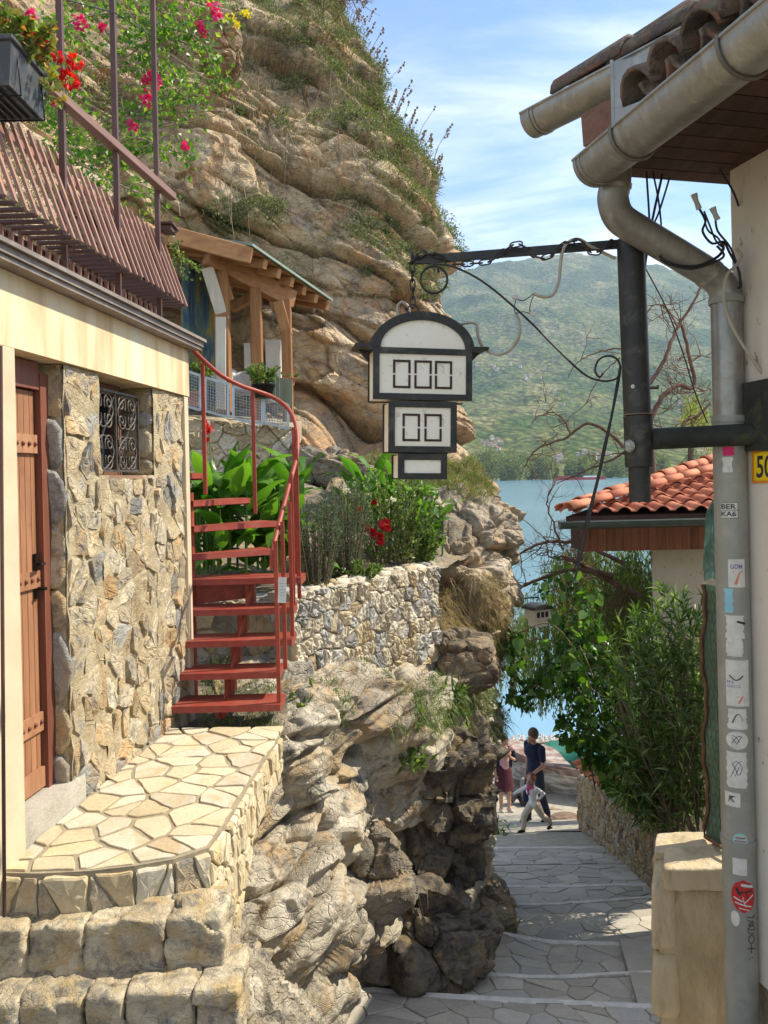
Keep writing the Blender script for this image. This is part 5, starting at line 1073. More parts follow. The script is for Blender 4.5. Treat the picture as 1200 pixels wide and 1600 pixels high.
# ------------------------------------------------------------------ planter geraniums and bougainvillea
GE = leafmat('geranium_leaf', (.10, .15, .03), (.20, .25, .07), (.50, .22, .05), .35, .5)
t = shrub('geranium', 'red flowering geranium with some orange leaves in the planter box', 'plant', (-1.43, 2.98, 1.58), 34, .20, .20, GE, (.035, .032), 34)
put_leaves('trailing_foliage', leaves(np.array(tuple(P(66, 120, 3.1))) + rs.normal(size=(130, 3)) * [.05, .05, .05], rs.normal(size=(130, 3)), .034, .032, rs), GE, t, kind='stuff')
for (u, v, s_) in ((28, 40, 1.3), (22, 44, 1.0), (62, 58, 1.1), (118, 96, 1.1), (108, 124, 1.3), (90, 88, .8), (33, 38, .9)):
    c_ = np.array(tuple(P(u, v, 3.0))); n_ = 26; d = unit(rs.normal(size=(n_, 3))); put_leaves('blossom', leaves(c_ + d * .012 * s_, d, .024 * s_, .022 * s_, rs), REDF, t)
BL = leafmat('bougainvillea_leaf', (.06, .15, .02), (.14, .26, .03), (.34, .40, .08), .45, .4); MAG = leafmat('magenta_bract', (.60, .01, .16), (.75, .03, .24), None, .35, .5)
t = thing('bougainvillea', 'sprawling green bougainvillea with magenta blossoms behind the balustrade posts', 'bougainvillea', tuple(P(150, 420, 5.6))); ds = []; st = MB()
for (pts, k, sp) in (([(60, 60), (120, 30), (200, 20), (260, 40), (330, 30)], 620, 16), ([(200, 20), (230, 60), (235, 110), (245, 160)], 420, 16), ([(250, 40), (310, 60), (335, 110), (342, 125)], 300, 10), ([(110, 260), (170, 200), (230, 180), (290, 160), (302, 150)], 560, 15), ([(230, 180), (240, 130), (270, 120), (290, 140)], 260, 13),
    ([(90, 190), (150, 240), (210, 215), (280, 240), (292, 235)], 360, 10), ([(100, 120), (90, 180), (120, 250), (190, 290), (240, 310)], 620, 18), ([(80, 40), (100, 120), (110, 200), (80, 180)], 480, 20), ([(130, 60), (190, 90), (240, 60), (300, 70)], 380, 14), ([(150, 260), (200, 240), (240, 230)], 260, 10), ([(170, 0), (240, -20), (310, 5), (345, 15)], 300, 14), ([(20, 150), (60, 120), (100, 60)], 260, 16)):
    Yb = 5.3 + rs.rand() * .7; line = np.array([tuple(p) for p in smooth_line(pw(pts, Yb), 40)]); st.tube([tuple(p) for p in line[::3]], .006, 5); k = int(k * .62); i = rs.randint(0, 40, k); C = line[i] + rs.normal(size=(k, 3)) * sp * .0050 * np.array([1, 1.2, 1]); ds.append(leaves(C, rs.normal(size=(k, 3)) + [0, 0, -.1], rs.uniform(.035, .06, (k, 1)), rs.uniform(.025, .04, (k, 1)), rs))
for i in range(26):
    p0 = P(rs.uniform(80, 240), rs.uniform(60, 330), 5.8); st.tube(smooth_line([p0 + Vector((rs.normal() * .1 * k, rs.normal() * .05, rs.normal() * .09 * k - .05 * k)) for k in range(4)], 9), .004, 4)
put_leaves('foliage', merge(ds), BL, t, kind='stuff'); st.build('branches', flat('bougainvillea_wood', (.26, .20, .14), .9), t, kind='stuff')
for (u, v, s_) in ((338, 20, 1.6), (126, 35, 1.2), (160, 44, .7), (242, 122, 1.5), (232, 156, 1.4), (208, 197, 1.0), (289, 228, .7), (78, 158, .9), (312, 42, .8), (228, 126, .8), (48, 22, .9), (318, 52, .6)):
    c_ = np.array(tuple(P(u, v, 5.35))); s_ *= .75; n_ = 38; d = unit(rs.normal(size=(n_, 3))); put_leaves('blossom', leaves(c_ + d * rs.uniform(.005, .045, (n_, 1)) * s_, d + rs.normal(size=(n_, 3)) * .6, .034 * s_ ** .5, .030 * s_ ** .5, rs), MAG, t)
YF = leafmat('yellow_petal', (.75, .55, .02), (.85, .7, .05), None, .3)
put_leaves('yellow_blossoms', merge([leaves(np.array(tuple(P(u, v, 11.0))) + rs.normal(size=(14, 3)) * .03, rs.normal(size=(14, 3)), .06, .05, rs) for u, v in ((328, 5), (362, 28), (370, 38), (385, 20))]), YF, None, kind='stuff')
t = thing('trailing_creeper', 'thin creeper with pale green leaves hanging from the end of the balustrade', 'creeper', tuple(P(280, 400, 4.9))); st = MB(); ds = []
for pts in (([(262, 360), (278, 385), (282, 410), (292, 435)]), ([(280, 400), (298, 412), (312, 425)]), ([(275, 380), (270, 400), (276, 415)])):
    line = np.array([tuple(p) for p in smooth_line(pw(pts, 4.85), 20)]); st.tube([tuple(p) for p in line[::2]], .0025, 4); i = rs.randint(0, 20, 60); ds.append(leaves(line[i] + rs.normal(size=(60, 3)) * .012, rs.normal(size=(60, 3)), .024, .018, rs))
put_leaves('foliage', merge(ds), RL, t, kind='stuff'); st.build('stem', flat('creeper_stem', (.25, .18, .10)), t, kind='stuff')
# pots with plants on the shelter terrace
TERRA = flat('terracotta', (.42, .17, .09), .8, 0, .15); 
def pot(label, u, v, Y, r, h, n, H, mat, gl):
    c_ = P(u, v, Y); t = thing('potted_plant', label, 'potted plant', tuple(c_)); b = MB(); b.tube([c_, c_ + Vector((0, 0, h * .8)), c_ + Vector((0, 0, h * .82)), c_ + Vector((0, 0, h))], [r * .75, r * .95, r * 1.08, r * 1.08], 14); b.build('pot', mat, t)
    d, st = sprigs(c_ + Vector((0, 0, h)), n, H, r * 1.4, rs, gl, 34); put_leaves('foliage', d, RL, t, kind='stuff')
pot('leafy green potted plant in a terracotta pot behind the mesh fence', 302, 634, 9.5, .13, .16, 16, .42, TERRA, (.07, .045))
pot('potted plant in a black pot hung on the mesh fence by the right post', 412, 622, 9.2, .13, .16, 12, .22, BLK, (.07, .03))
pot('terracotta potted plant on the wall by the right shelter post', 452, 603, 9.9, .08, .10, 3, .08, TERRA, (.03, .02))
for (u, v) in ((295, 880), (380, 985)):
    pass
# ================================================================== RIGHT HOUSE (plaster wall, eaves, gutters, downpipe)
RD = Vector((-.244, 1, 0)).normalized(); RN = Vector((-1, -.244, 0)).normalized()   # along the wall (away), outward normal
RC = Vector((1.345, 3.0, 0))
PW = MT('cream_wall_paint'); v = PW.coord((1, 1, 1), False); c = PW.mix(PW.ramp(PW.noise(2.2, 5, .6, v), [(.3, 0.0), (.7, 1.0)]), (.60, .53, .43), (.70, .63, .52)); c = PW.mix(PW.ramp(PW.noise(24, 5, .7, PW.coord((1, 1, .45), False)), [(.62, 0.0), (.67, .85)]), c, (.30, .18, .11)); c = PW.mix(PW.ramp(PW.noise(1.2, 6, .7, v), [(.55, 0.0), (.8, .5)]), c, (.40, .36, .29))
PW.col(c).set(.85, 0, .25).bump(PW.noise(30, 5, .65, v), .5, .004); PW = PW.m
rh = thing('plaster_house', 'cream plastered house with old eaves and gutters on the right edge', 'house', (1.9, 2.6, -3.2))
a = RC; b2 = RC - RD * 2.6; inw = -RN
b = MB(); q = [a, a + inw * 2.2 + RD * .1, b2 + inw * 2.2, b2]; b.hexa([Vector((p.x, p.y, -1.92)) for p in q] + [Vector((p.x, p.y, 1.16)) for p in q]); b.build('wall', PW, rh)
b = MB(); q2 = [a - RN * .03 - RD * .02, a + inw * 2.2, b2 + inw * 2.2, b2 - RN * .03]; b.hexa([Vector((p.x, p.y, -4.0)) for p in q2] + [Vector((p.x, p.y, -1.925)) for p in q2]); b.build('plinth', WMORT, rh)
b = MB(); q3_ = [Vector((3.15, 5.2, 0)), Vector((6.5, 5.2, 0)), Vector((6.5, 8.3, 0)), Vector((4.5, 8.3, 0))]; b.hexa([Vector((p.x, p.y, -4.6)) for p in q3_] + [Vector((p.x, p.y, .50)) for p in q3_]); b.build('unseen_shade_block', PW, rh)  # added block out of view, keeps the sun off the lower path
ZINC = MT('zinc'); v = ZINC.coord((1, 1, 1), False); c = ZINC.mix(ZINC.ramp(ZINC.noise(3.5, 6, .65, v), [(.3, 0.0), (.7, 1.0)]), (.20, .20, .185), (.34, .335, .30)); c = ZINC.mix(ZINC.ramp(ZINC.noise(9, 7, .7, v, .4), [(.50, 0.0), (.68, .7)]), c, (.20, .17, .13)); c = ZINC.mix(ZINC.ramp(ZINC.noise(30, 6, .7, ZINC.coord((1, 1, .25), False)), [(.5, 0.0), (.75, .5)]), c, (.50, .49, .44)); ZINC.col(c).set(.42, .55, .4).bump(ZINC.noise(60, 4, .6, v), .25, .002).bump(ZINC.noise(5, 3, .5, v), .3, .01); ZINC = ZINC.m
SOF = woodmat('soffit_wood', (.038, .022, .017), (.085, .047, .035), 1, 1.2, .75)
g0 = P(928, 257, 2.76); gz = g0.z; gdir = -RD
def gut_arc(p, axis, r, a0, a1, n):
    side = axis.cross(Vector((0, 0, 1))).normalized(); return [p + side * math.cos(t) * r + Vector((0, 0, 1)) * math.sin(t) * r for t in np.linspace(a0, a1, n)]
def gutter(name, p, q, r, mat, par, th=.003, cap=True):
    ax = (q - p).normalized(); b = MB(); n = 15; A = gut_arc(p, ax, r, math.pi * .97, math.pi * 2.03, n); B = gut_arc(q, ax, r, math.pi * .97, math.pi * 2.03, n); A2 = gut_arc(p, ax, r - th, math.pi * .97, math.pi * 2.03, n); B2 = gut_arc(q, ax, r - th, math.pi * .97, math.pi * 2.03, n)
    vs = A + B + A2 + B2; fs = []
    for i in range(n - 1): fs += [(i, i + 1, n + i + 1, n + i), (2 * n + i + 1, 2 * n + i, 3 * n + i, 3 * n + i + 1)]
    for o_ in (0, n - 1): fs.append((o_, n + o_, 3 * n + o_, 2 * n + o_))
    b.add(vs, fs, 0, True)
    if cap: c_ = A; b.add([x - ax * .001 for x in c_], [tuple(range(n))], 0); b.add([x + ax * .0015 for x in c_], [tuple(range(n - 1, -1, -1))], 0)
    b.tube([A[0], B[0]], .006, 6); b.tube([A[-1], B[-1]], .006, 6)
    return b.build(name, mat, par)
gr = .082; ge = g0 + gdir * 1.9
gutter('lower_gutter', g0, ge, gr, ZINC, rh)
for d in (.26, .78, 1.3):
    c_ = g0 + gdir * d; b = MB(); b.tube(gut_arc(c_, gdir, gr + .004, math.pi * .95, math.pi * 2.05, 20), .0065, 6); b.build('gutter_bracket', FRAMED if d < .0 else flat('bracket_steel', (.16, .145, .12), .5, .5), rh)
for d in (.02, .045): c_ = g0 + gdir * d; b = MB(); b.tube(gut_arc(c_, gdir, gr + .0015, math.pi * .99, math.pi * 2.01, 20), .003, 5); b.build('gutter_bead', ZINC, rh)
# upper gutter (other eave)
h0 = P(832, 187, 3.46); h1 = P(980, 122, 3.06); h1.z = h0.z; hd = (h1 - h0).normalized()
gutter('upper_gutter', h0, h0 + hd * 1.9, .080, ZINC, rh)
for d in (.05, .07): b = MB(); b.tube(gut_arc(h0 + hd * d, hd, .082, math.pi * .99, math.pi * 2.01, 20), .003, 5); b.build('gutter_bead', ZINC, rh)
# sheet metal hopper linking the two gutters
b = MB(); A, B, C_, D_ = P(955, 92, 2.93), P(1012, 92, 2.86), P(1005, 92, 3.10), P(962, 92, 3.14)
lo = lambda p, v: Vector((p.x, p.y, P(980, v, p.y).z)); b.hexa([lo(A, 198), lo(B, 198), lo(C_, 190), lo(D_, 190), lo(A, 96), lo(B, 86), lo(C_, 92), lo(D_, 96)]); b.bar(lo(A, 200) + Vector((0, -.004, 0)), lo(A, 94) + Vector((0, -.004, 0)), .012, .004, (0, 1, 0)); b.build('hopper', ZINC, rh)
# soffit boards and eaves fascia
sz = 1.135; e_out0 = Vector((.93, 3.05, sz)); 
fo = g0 + Vector((0, 0, 0)) + (-RN) * .105; fo.z = sz
nb = 22
for i in range(nb):
    t0 = i * .095; pA = Vector((fo.x, fo.y, sz)) + gdir * (t0 - .22); pB = pA + (-RN) * .9; w_ = gdir * .088
    pts_ = [pA, pA + w_, pB + w_, pB]; b = MB(); b.hexa([Vector((p.x, p.y, sz)) for p in pts_] + [Vector((p.x, p.y, sz + .015)) for p in pts_]); b.build('soffit_board', SOF, rh)
b = MB(); pA = Vector((fo.x, fo.y, sz)) + gdir * (-.22); b.bar(pA + Vector((0, 0, .02)), pA + gdir * 2.3 + Vector((0, 0, .02)), .02, .12); b.build('fascia', flat('dark_fascia', (.05, .03, .025), .7), rh)
b = MB(); pe = [pA + Vector((0, .0, .02)) + (-RN) * .04, pA + (-RN) * .9 + Vector((0, 0, .02)), pA + (-RN) * .9 + gdir * 2.4 + Vector((0, 0, .02)), pA + gdir * 2.4 + Vector((0, 0, .02))]; b.hexa([p + Vector((0, 0, .0)) for p in pe] + [p + Vector((0, 0, .07)) for p in pe]); b.build('eave_core', SOF, rh)
# wooden fascia piece under the upper gutter
b = MB(); b.bar(P(912, 205, 3.16), P(985, 165, 2.98), .02, .13); b.build('eave_board', woodmat('eave_wood', (.10, .045, .03), (.20, .10, .065), 0, 1.5), rh)
# old barrel tiles
TO = rockmat('old_tile', [(.26, (.09, .08, .07)), (.48, (.19, .155, .125)), (.72, (.34, .25, .19))], blotch=(.33, .15, .09), dark=(.07, .065, .06), sc=3.4, bumpd=.012, perobj=.4, moss=(.22, .20, .13))
def barrel(name, p, ax, up, r, L, mat, par, th=.014, conc=False, tp=.85):
    side = ax.cross(up).normalized(); up = side.cross(ax).normalized(); b = MB(); n = 9; vs = []; sg = -1 if conc else 1
    for k, (rr_, q) in enumerate(((r, p), (r * tp, p + ax * L))):
        for rad in (rr_, rr_ - th):
            vs += [q + side * math.cos(t) * rad + up * (math.sin(t) * rad * sg) for t in np.linspace(0, math.pi, n)]
    fs = []
    for i in range(n - 1): fs += [(i, i + 1, 2 * n + i + 1, 2 * n + i), (n + i + 1, n + i, 3 * n + i, 3 * n + i + 1), (i + 1, i, n + i, n + i + 1), (2 * n + i, 2 * n + i + 1, 3 * n + i + 1, 3 * n + i)]
    fs += [(0, 2 * n, 3 * n, n), (n - 1, 2 * n - 1, 4 * n - 1, 3 * n - 1)]
    b.add(vs, fs, 0, True); return b.build(name, mat, par)
slope = Vector((0, 0, .42)); rt_ = random.Random(3)
for i in range(10):
    base_ = g0 + gdir * (.25 + i * .165) + Vector((0, 0, .13)) - RN * .02; ax = (-RN + slope).normalized()
    for k in range(2): barrel('roof_tile', base_ + ax * (k * .30) + Vector((0, 0, .022 * k + rt_.uniform(-.008, .008))) + gdir * rt_.uniform(-.01, .01), ax, Vector((0, 0, 1)), .088, .36, TO, rh)
    barrel('roof_tile', base_ + gdir * .083 + Vector((0, 0, .03)), ax, Vector((0, 0, 1)), .080, .36, TO, rh, .014, True)
back_ = Vector((-hd.y, hd.x, 0)); back_ = back_ if back_.x > 0 else -back_
for r in range(3):
    for i in range(8):
        p_ = h0 + hd * (.13 + .16 * r + i * .29) + back_ * (.06 + .17 * r) + Vector((0, 0, .045 + .10 * r + rt_.uniform(-.008, .008))); dd_ = (hd + Vector((0, 0, rt_.uniform(.0, .05)))).normalized()
        barrel('roof_tile', p_, dd_, Vector((0, 0, 1)), .092 + .008 * (r == 1), .36, TO, rh, .016, False, 1.12)
b = MB(); rp0 = h0 + hd * .18 + Vector((.05, 0, .05)); ax = (Vector((.72, .35, 0)).normalized() + Vector((0, 0, .38))).normalized(); pe = [rp0, rp0 + hd * 2.0, rp0 + hd * 2.0 + ax * .8, rp0 + ax * .8]; b.hexa([p - Vector((0, 0, .05)) for p in pe] + pe); b.build('roof_deck', ZINC, rh)
# downpipe
z_ = P(960, 285, 2.80); dp = [P(962, 262, 2.79), P(961, 290, 2.79), P(958, 312, 2.80), P(968, 340, 2.82), P(1000, 362, 2.86), P(1060, 398, 2.91), P(1108, 428, 2.95), P(1128, 447, 2.96), P(1137, 475, 2.96)]
px_, py_ = P(1140, 700, 2.96).x, 2.96
b = MB(); b.tube(smooth_line(dp, 46), .055, 22, caps=False); b.build('pipe_offset', ZINC, rh)
PIPE = flat('painted_pipe', (.27, .27, .235), .5, .15, .14, 4, .15, .4, dirt=(.38, .36, .30)); 
b = MB(); b.tube([(px_, py_, P(1138, 462, 2.96).z), (px_, py_, P(1140, 660, 2.96).z)], .056, 26); b.build('downpipe', ZINC, rh); b = MB(); b.tube([(px_, py_, P(1140, 655, 2.96).z), (px_, py_, -3.6)], .0595, 28); b.build('downpipe', PIPE, rh)
for v in (470, 655, 1312): zc = P(1140, v, 2.96).z; b = MB(); b.tube([(px_, py_, zc - .012), (px_, py_, zc + .012)], .063, 26); b.box((px_ + .05, py_ + .04, zc), (.05, .05, .02)); b.build('pipe_clamp', PIPE, rh)
for p in ((dp[1], dp[2]), (dp[6], dp[7])): b = MB(); d = (p[1] - p[0]).normalized(); b.tube([p[0] - d * .008, p[0] + d * .008], .0585, 22); b.build('pipe_seam', ZINC, rh)
# thin conduit up the wall beside the pipe
b = MB(); b.tube([P(1163, 465, 3.0), P(1168, 700, 3.0)], .006, 8); b.build('conduit', PW, rh)
# stickers on the pipe: thin curved patches
def pipe_pt(ang, z, r=.0605): return Vector((px_ + math.sin(ang) * r, py_ - math.cos(ang) * r, z))
PXR = 1230 * .0595 / 2.9
def pipe_ang(u, v):
    c_ = P(u, v, 2.905); return math.asin(max(-.97, min(.97, (c_.x * 1.0 - (px_ * 2.905 / 2.96)) / .0595)))
def sticker(label, u0, u1, v0, v1, col, shape='rect', cat='sticker', extra=None, r=.0602):
    a0, a1 = pipe_ang(u0, (v0 + v1) / 2), pipe_ang(u1, (v0 + v1) / 2); z1, z0 = P(1140, v0, 2.905).z, P(1140, v1, 2.905).z; b = MB(); n = 14; m_ = 10; rr_ = random.Random(int(u0 * 7 + v0)); vs = []; 
    t = thing('sticker', label, cat, tuple(pipe_pt((a0 + a1) / 2, (z0 + z1) / 2)))
    for j in range(m_ + 1):
        tz = j / m_; 
        if shape == 'round': hw_ = math.sqrt(max(0.0004, 1 - (2 * tz - 1) ** 2)); 
        elif shape == 'torn': hw_ = .72 + .28 * rr_.random()
        else: hw_ = 1
        for i in range(n + 1):
            s_ = (i / n * 2 - 1) * hw_; vs.append(pipe_pt((a0 + a1) / 2 + (a1 - a0) / 2 * s_, z0 + (z1 - z0) * tz, r))
    b.add(vs, [(j * (n + 1) + i, j * (n + 1) + i + 1, (j + 1) * (n + 1) + i + 1, (j + 1) * (n + 1) + i) for j in range(m_) for i in range(n)], 0, True)
    b.build('backing', col, t)
    if extra: extra(t, a0, a1, z0, z1)
    return t
FCV = {}
def text_mesh(txt, bold=False):
    c_ = bpy.data.curves.new('lettering', 'FONT'); c_.body = txt; c_.size = 1; c_.resolution_u = 3
    if bold: c_.offset = .02
    o = bpy.data.objects.new('lettering', c_); COL.objects.link(o); dg = bpy.context.evaluated_depsgraph_get(); dg.update(); me = bpy.data.meshes.new_from_object(o.evaluated_get(dg)); bpy.data.objects.remove(o); V_ = np.array([tuple(v.co) for v in me.vertices]); fs = [tuple(p.vertices) for p in me.polygons]; bpy.data.meshes.remove(me)
    mn, mx_ = V_.min(0), V_.max(0); V_[:, 0] = (V_[:, 0] - mn[0]) / (mx_[0] - mn[0]); V_[:, 1] = (V_[:, 1] - mn[1]) / (mx_[1] - mn[1]); return V_, fs
def pipe_text(txt, col, bold=False, box=(.1, .9, .1, .9), r=.0608, rot=False):
    def g(t, a0, a1, z0, z1):
        V_, fs = text_mesh(txt, bold); x, y = V_[:, 0].copy(), V_[:, 1].copy()
        if rot: x, y = 1 - y, x; x = 1 - x; y = 1 - y; x, y = x, y
        vs = [pipe_pt(a0 + (a1 - a0) * (box[0] + (box[1] - box[0]) * xx), z0 + (z1 - z0) * (box[2] + (box[3] - box[2]) * yy), r) for xx, yy in zip(x, y)]; b = MB(); b.add(vs, fs); b.build('lettering', col, t)
    return g
def both(*fs_): return lambda *a_: [f_(*a_) for f_ in fs_]
PAP = flat('sticker_paper', (.60, .58, .52), .6, 0, .12, 20, dirt=(.45, .43, .38)); INK = flat('sticker_ink', (.03, .03, .03), .6); PNK = flat('sticker_pink', (.60, .02, .12), .6); SRED = flat('sticker_red', (.48, .03, .03), .6); SOR = flat('sticker_orange', (.62, .20, .10), .6); SBL = flat('sticker_blue', (.25, .50, .60), .6); SVI = flat('sticker_violet', (.16, .12, .30), .6); STE = flat('sticker_teal', (.28, .45, .42), .6)
def frame_lines(t, a0, a1, z0, z1):
    b = MB()
    for f in (.02, .5, .98): zz = z0 + (z1 - z0) * f; b.tube([pipe_pt(a0 + (a1 - a0) * s_, zz, .0606) for s_ in np.linspace(0.02, .98, 8)], .0008, 4)
    b.tube([pipe_pt(a1 - .01, z0, .0606), pipe_pt(a1 - .01, z1, .0606)], .0008, 4); b.build('border', INK, t)
sticker('torn magenta sticker high on the downpipe', 1121, 1137, 698, 712, PNK, 'torn'); sticker('torn beige paper scrap below the magenta sticker', 1121, 1135, 714, 738, PAP, 'torn')
sticker('black and white sticker reading BER KA6', 1121, 1142, 785, 810, PAP, 'rect', extra=both(pipe_text('BER', INK, True, (.02, .88, .58, .90)), pipe_text('KA6', INK, True, (.02, .88, .12, .44)), frame_lines))
sticker('white sticker with violet GDM lettering over a salmon numeral 7', 1129, 1153, 874, 918, PAP, 'rect', extra=both(pipe_text('GDM', SVI, True, (.12, .82, .66, .82)), pipe_text('7', SOR, True, (.28, .84, .08, .60))))
sticker('pale blue torn sticker under the number 7 sticker', 1125, 1136, 920, 958, SBL, 'torn'); sticker('weathered grey sticker with dark corners', 1126, 1153, 962, 998, PAP, 'torn', extra=lambda t, a0, a1, z0, z1: MB().tube([pipe_pt(a0 + (a1 - a0) * s_, z1 - .01 - .02 * s_, .0606) for s_ in np.linspace(.6, 1, 5)], .004, 4).build('dark_corner', INK, t))
sticker('ragged pale paper remnant below the weathered sticker', 1127, 1151, 998, 1026, PAP, 'torn')
sticker('white sticker with a black smile curve and small lettering IN SHOCK', 1128, 1160, 1032, 1104, PAP, 'rect', extra=both(lambda t, a0, a1, z0, z1: MB().tube([pipe_pt(a0 + (a1 - a0) * (.15 + .55 * s_), z1 - (z1 - z0) * (.33 + .10 * math.sin(math.pi * s_)), .0607) for s_ in np.linspace(0, 1, 10)], .0022, 5).build('smile_mark', INK, t), pipe_text('IN', SVI, False, (.05, .3, .50, .56)), pipe_text('SHOCK', SVI, False, (.05, .62, .40, .46)), pipe_text('7', SOR, True, (.45, .72, .06, .22))))
for i, (v0, v1, lab) in enumerate(((1108, 1140, 'faded paper remnant with a dark scribble'), (1143, 1172, 'round white sticker with a doodled face outline'), (1176, 1232, 'large torn white paper remnant'), (1240, 1262, 'small white sticker with a thin tick mark'))):
    sticker(lab, 1129, 1158 if i != 3 else 1146, v0, v1, PAP, ('torn', 'round', 'torn', 'rect')[i], extra=(lambda k: (lambda t, a0, a1, z0, z1: MB().tube([pipe_pt(a0 + (a1 - a0) * (.25 + .5 * ((s_ * (1.7 + k)) % 1)), z0 + (z1 - z0) * (.3 + .45 * abs(math.sin(s_ * (5 + k)))), .0607) for s_ in np.linspace(0, 1, 22)], .0010, 4).build('scribble', INK, t)))(i))
sticker('round turquoise sticker with small red illegible lines near the pipe clamp', 1137, 1157, 1302, 1328, STE, 'round', extra=lambda t, a0, a1, z0, z1: [MB().tube([pipe_pt(a0 + (a1 - a0) * (lo_ + (hi_ - lo_) * s_), z0 + (z1 - z0) * (zz_ + .035 * math.sin(s_ * 23 + zz_ * 9)), .0607) for s_ in np.linspace(0, 1, 24)], .0016, 4).build('red_line', SRED, t) for zz_, lo_, hi_ in ((.70, .18, .82), (.50, .12, .88), (.30, .25, .75))])
sticker('blank white rectangular sticker', 1137, 1156, 1342, 1368, PAP, 'rect')
sticker('round red and white sticker with black brush marks', 1136, 1169, 1375, 1427, SRED, 'round', extra=both(lambda t, a0, a1, z0, z1: [MB().tube([pipe_pt(a0 + (a1 - a0) * (x0_ + (x1_ - x0_) * s_), z0 + (z1 - z0) * (y0_ + (y1_ - y0_) * s_), .0608) for s_ in np.linspace(0, 1, 8)], w_, 4).build('mark', c_, t) for x0_, y0_, x1_, y1_, w_, c_ in ((.15, .3, .8, .2, .003, PAP), (.1, .45, .45, .35, .003, PAP), (.5, .3, .9, .55, .002, PAP), (.4, .85, .85, .8, .006, PAP), (.2, .75, .35, .55, .005, INK), (.25, .6, .85, .68, .003, INK), (.6, .6, .65, .45, .002, INK), (.3, .15, .7, .1, .002, PAP), (.45, .5, .55, .2, .002, PAP))]))
sticker('small round white sticker with a thin curved line', 1136, 1146, 1425, 1450, PAP, 'round')
def graf(t, a0, a1, z0, z1): pass
V_, fs = text_mesh('Dose', False); t = thing('graffiti_tag', 'brown handwritten graffiti tag running down the downpipe below the red sticker', 'graffiti', tuple(pipe_pt(.3, -2.0)))
a0, a1 = pipe_ang(1153, 1465), pipe_ang(1171, 1465); z1, z0 = P(1150, 1430, 2.9).z, P(1150, 1503, 2.9).z
GRF = flat('graffiti_ink', (.10, .055, .04), .6); 
for s_ in ([(.2, .96), (.75, .93), (.9, .98)], [(.15, .9), (.85, .80), (.3, .78), (.75, .86)], [(.25, .70), (.8, .66), (.85, .74), (.35, .74), (.3, .62), (.8, .58)], [(.3, .50), (.55, .56), (.85, .48), (.6, .38), (.3, .44), (.35, .53)], [(.15, .28), (.9, .26)], [(.5, .36), (.52, .18)], [(.3, .06), (.4, .06)], [(.55, .08), (.65, .08)]):
    ln = smooth_line([Vector((x, y, 0)) for x, y in s_], 4 * len(s_)); MB().tube([pipe_pt(a0 + (a1 - a0) * p.x, z0 + (z1 - z0) * p.y, .0605) for p in ln], .0016, 5).build('pen_stroke', GRF, t)
# house number plate and black wall plate
def wallpt(u, v, h=.0):      # pixel -> point on the right wall plane
    a = ((u - U0) * CR - (v - V0) * SR) / F; bb = -((u - U0) * SR + (v - V0) * CR) / F; n = Vector((RN.x, RN.y, 0)); d = Vector((a, 1, bb)); t_ = (RC.dot(n) + h) / d.dot(n); return d * t_
np_ = thing('number_plate', 'yellow number plate reading 505 with an orange border on the cream wall', 'sign', tuple(wallpt(1190, 728)))
def wquad(b, u0, u1, v0, v1, h0, h1, mi=0):
    A, B, C_, D_ = wallpt(u0, v1, h0), wallpt(u1, v1 - 1, h0), wallpt(u1, v0 - 5 * (u1 - u0) / 25, h0), wallpt(u0, v0, h0); o_ = RN * (h1 - h0); b.hexa([A, B, B - Vector((0, 0, 0)) + o_, A + o_, D_, C_, C_ + o_, D_ + o_], mi)
YEL = flat('plate_yellow', (.80, .55, .01), .35); ORG = flat('plate_orange', (.62, .22, .02), .4)
b = MB(); wquad(b, 1176, 1226, 705, 755, .003, .008); b.build('plate', ORG, np_); b = MB(); wquad(b, 1179, 1223, 709, 751, .0085, .0105); b.build('face', YEL, np_)
V_, fs = text_mesh('505', True); A, B, D_ = wallpt(1182, 747, .0112), wallpt(1219, 746, .0112), wallpt(1182, 712, .0112); b = MB(); b.add([A + (B - A) * x + (D_ - A) * y for x, y, _ in V_], fs); b.build('numerals', INK, np_)
# ================================================================== SIGN BRACKET, LANTERN
BM = flat('black_sign_metal', (.028, .028, .026), .5, .3, .3, 7, .3, .45, dirt=(.10, .095, .075)); BMO = flat('mossy_black', (.03, .032, .026), .8, .1, .4, 9, .5, dirt=(.075, .085, .035))
br = thing('sign_bracket', 'black pipe bracket on the house wall carrying the arm of the hanging lantern', 'bracket', tuple(P(1180, 690, 2.9)))
T0, T1, T2, T3, T4 = P(985, 374, 2.95), P(996, 647, 2.95), P(997, 650, 2.95), P(999, 728, 2.95), P(1000, 784, 2.95)
b = MB(); b.tube([T0, T1], .050, 24); b.build('pole', BM, br); b = MB(); b.tube([T2, T3, T3 - Vector((0, 0, .004)), T3 - Vector((0, 0, .005))], [.0535, .0515, .0515, .040], 24); b.build('pole_sleeve', BM, br); b = MB(); b.tube([T3 - Vector((0, 0, .003)), T4], .040, 22); b.build('pole_tail', BM, br)
b = MB(); b.tube([T2 + Vector((0, 0, .004)), T2 + Vector((0, 0, .007))], .0545, 24); b.build('pole_ring', flat('rust_ring', (.25, .17, .09)), br)
b = MB(); b.tube([P(1018, 686, 2.95), P(1230, 676, 2.86)], .040, 20); b.build('cross_pipe', BMO, br)
b = MB(); A = wallpt(1178, 660, .002); wquad(b, 1166, 1240, 600, 705, .002, .03); b.build('wall_plate', BMO, br)
b = MB(); b.ball(P(989, 604, 2.9), .008); b.build('bolt', PAP, br); b = MB(); b.tube([P(1015, 606, 2.95), P(1028, 606, 2.95), P(1028, 602, 2.95)], .006, 6); b.build('pin', IRON, br)
armA, armB = P(974, 381, 2.95), P(646, 407, 3.10)
b = MB(); b.bar(armA, armB, .022, .030); b.build('arm', BM, br)
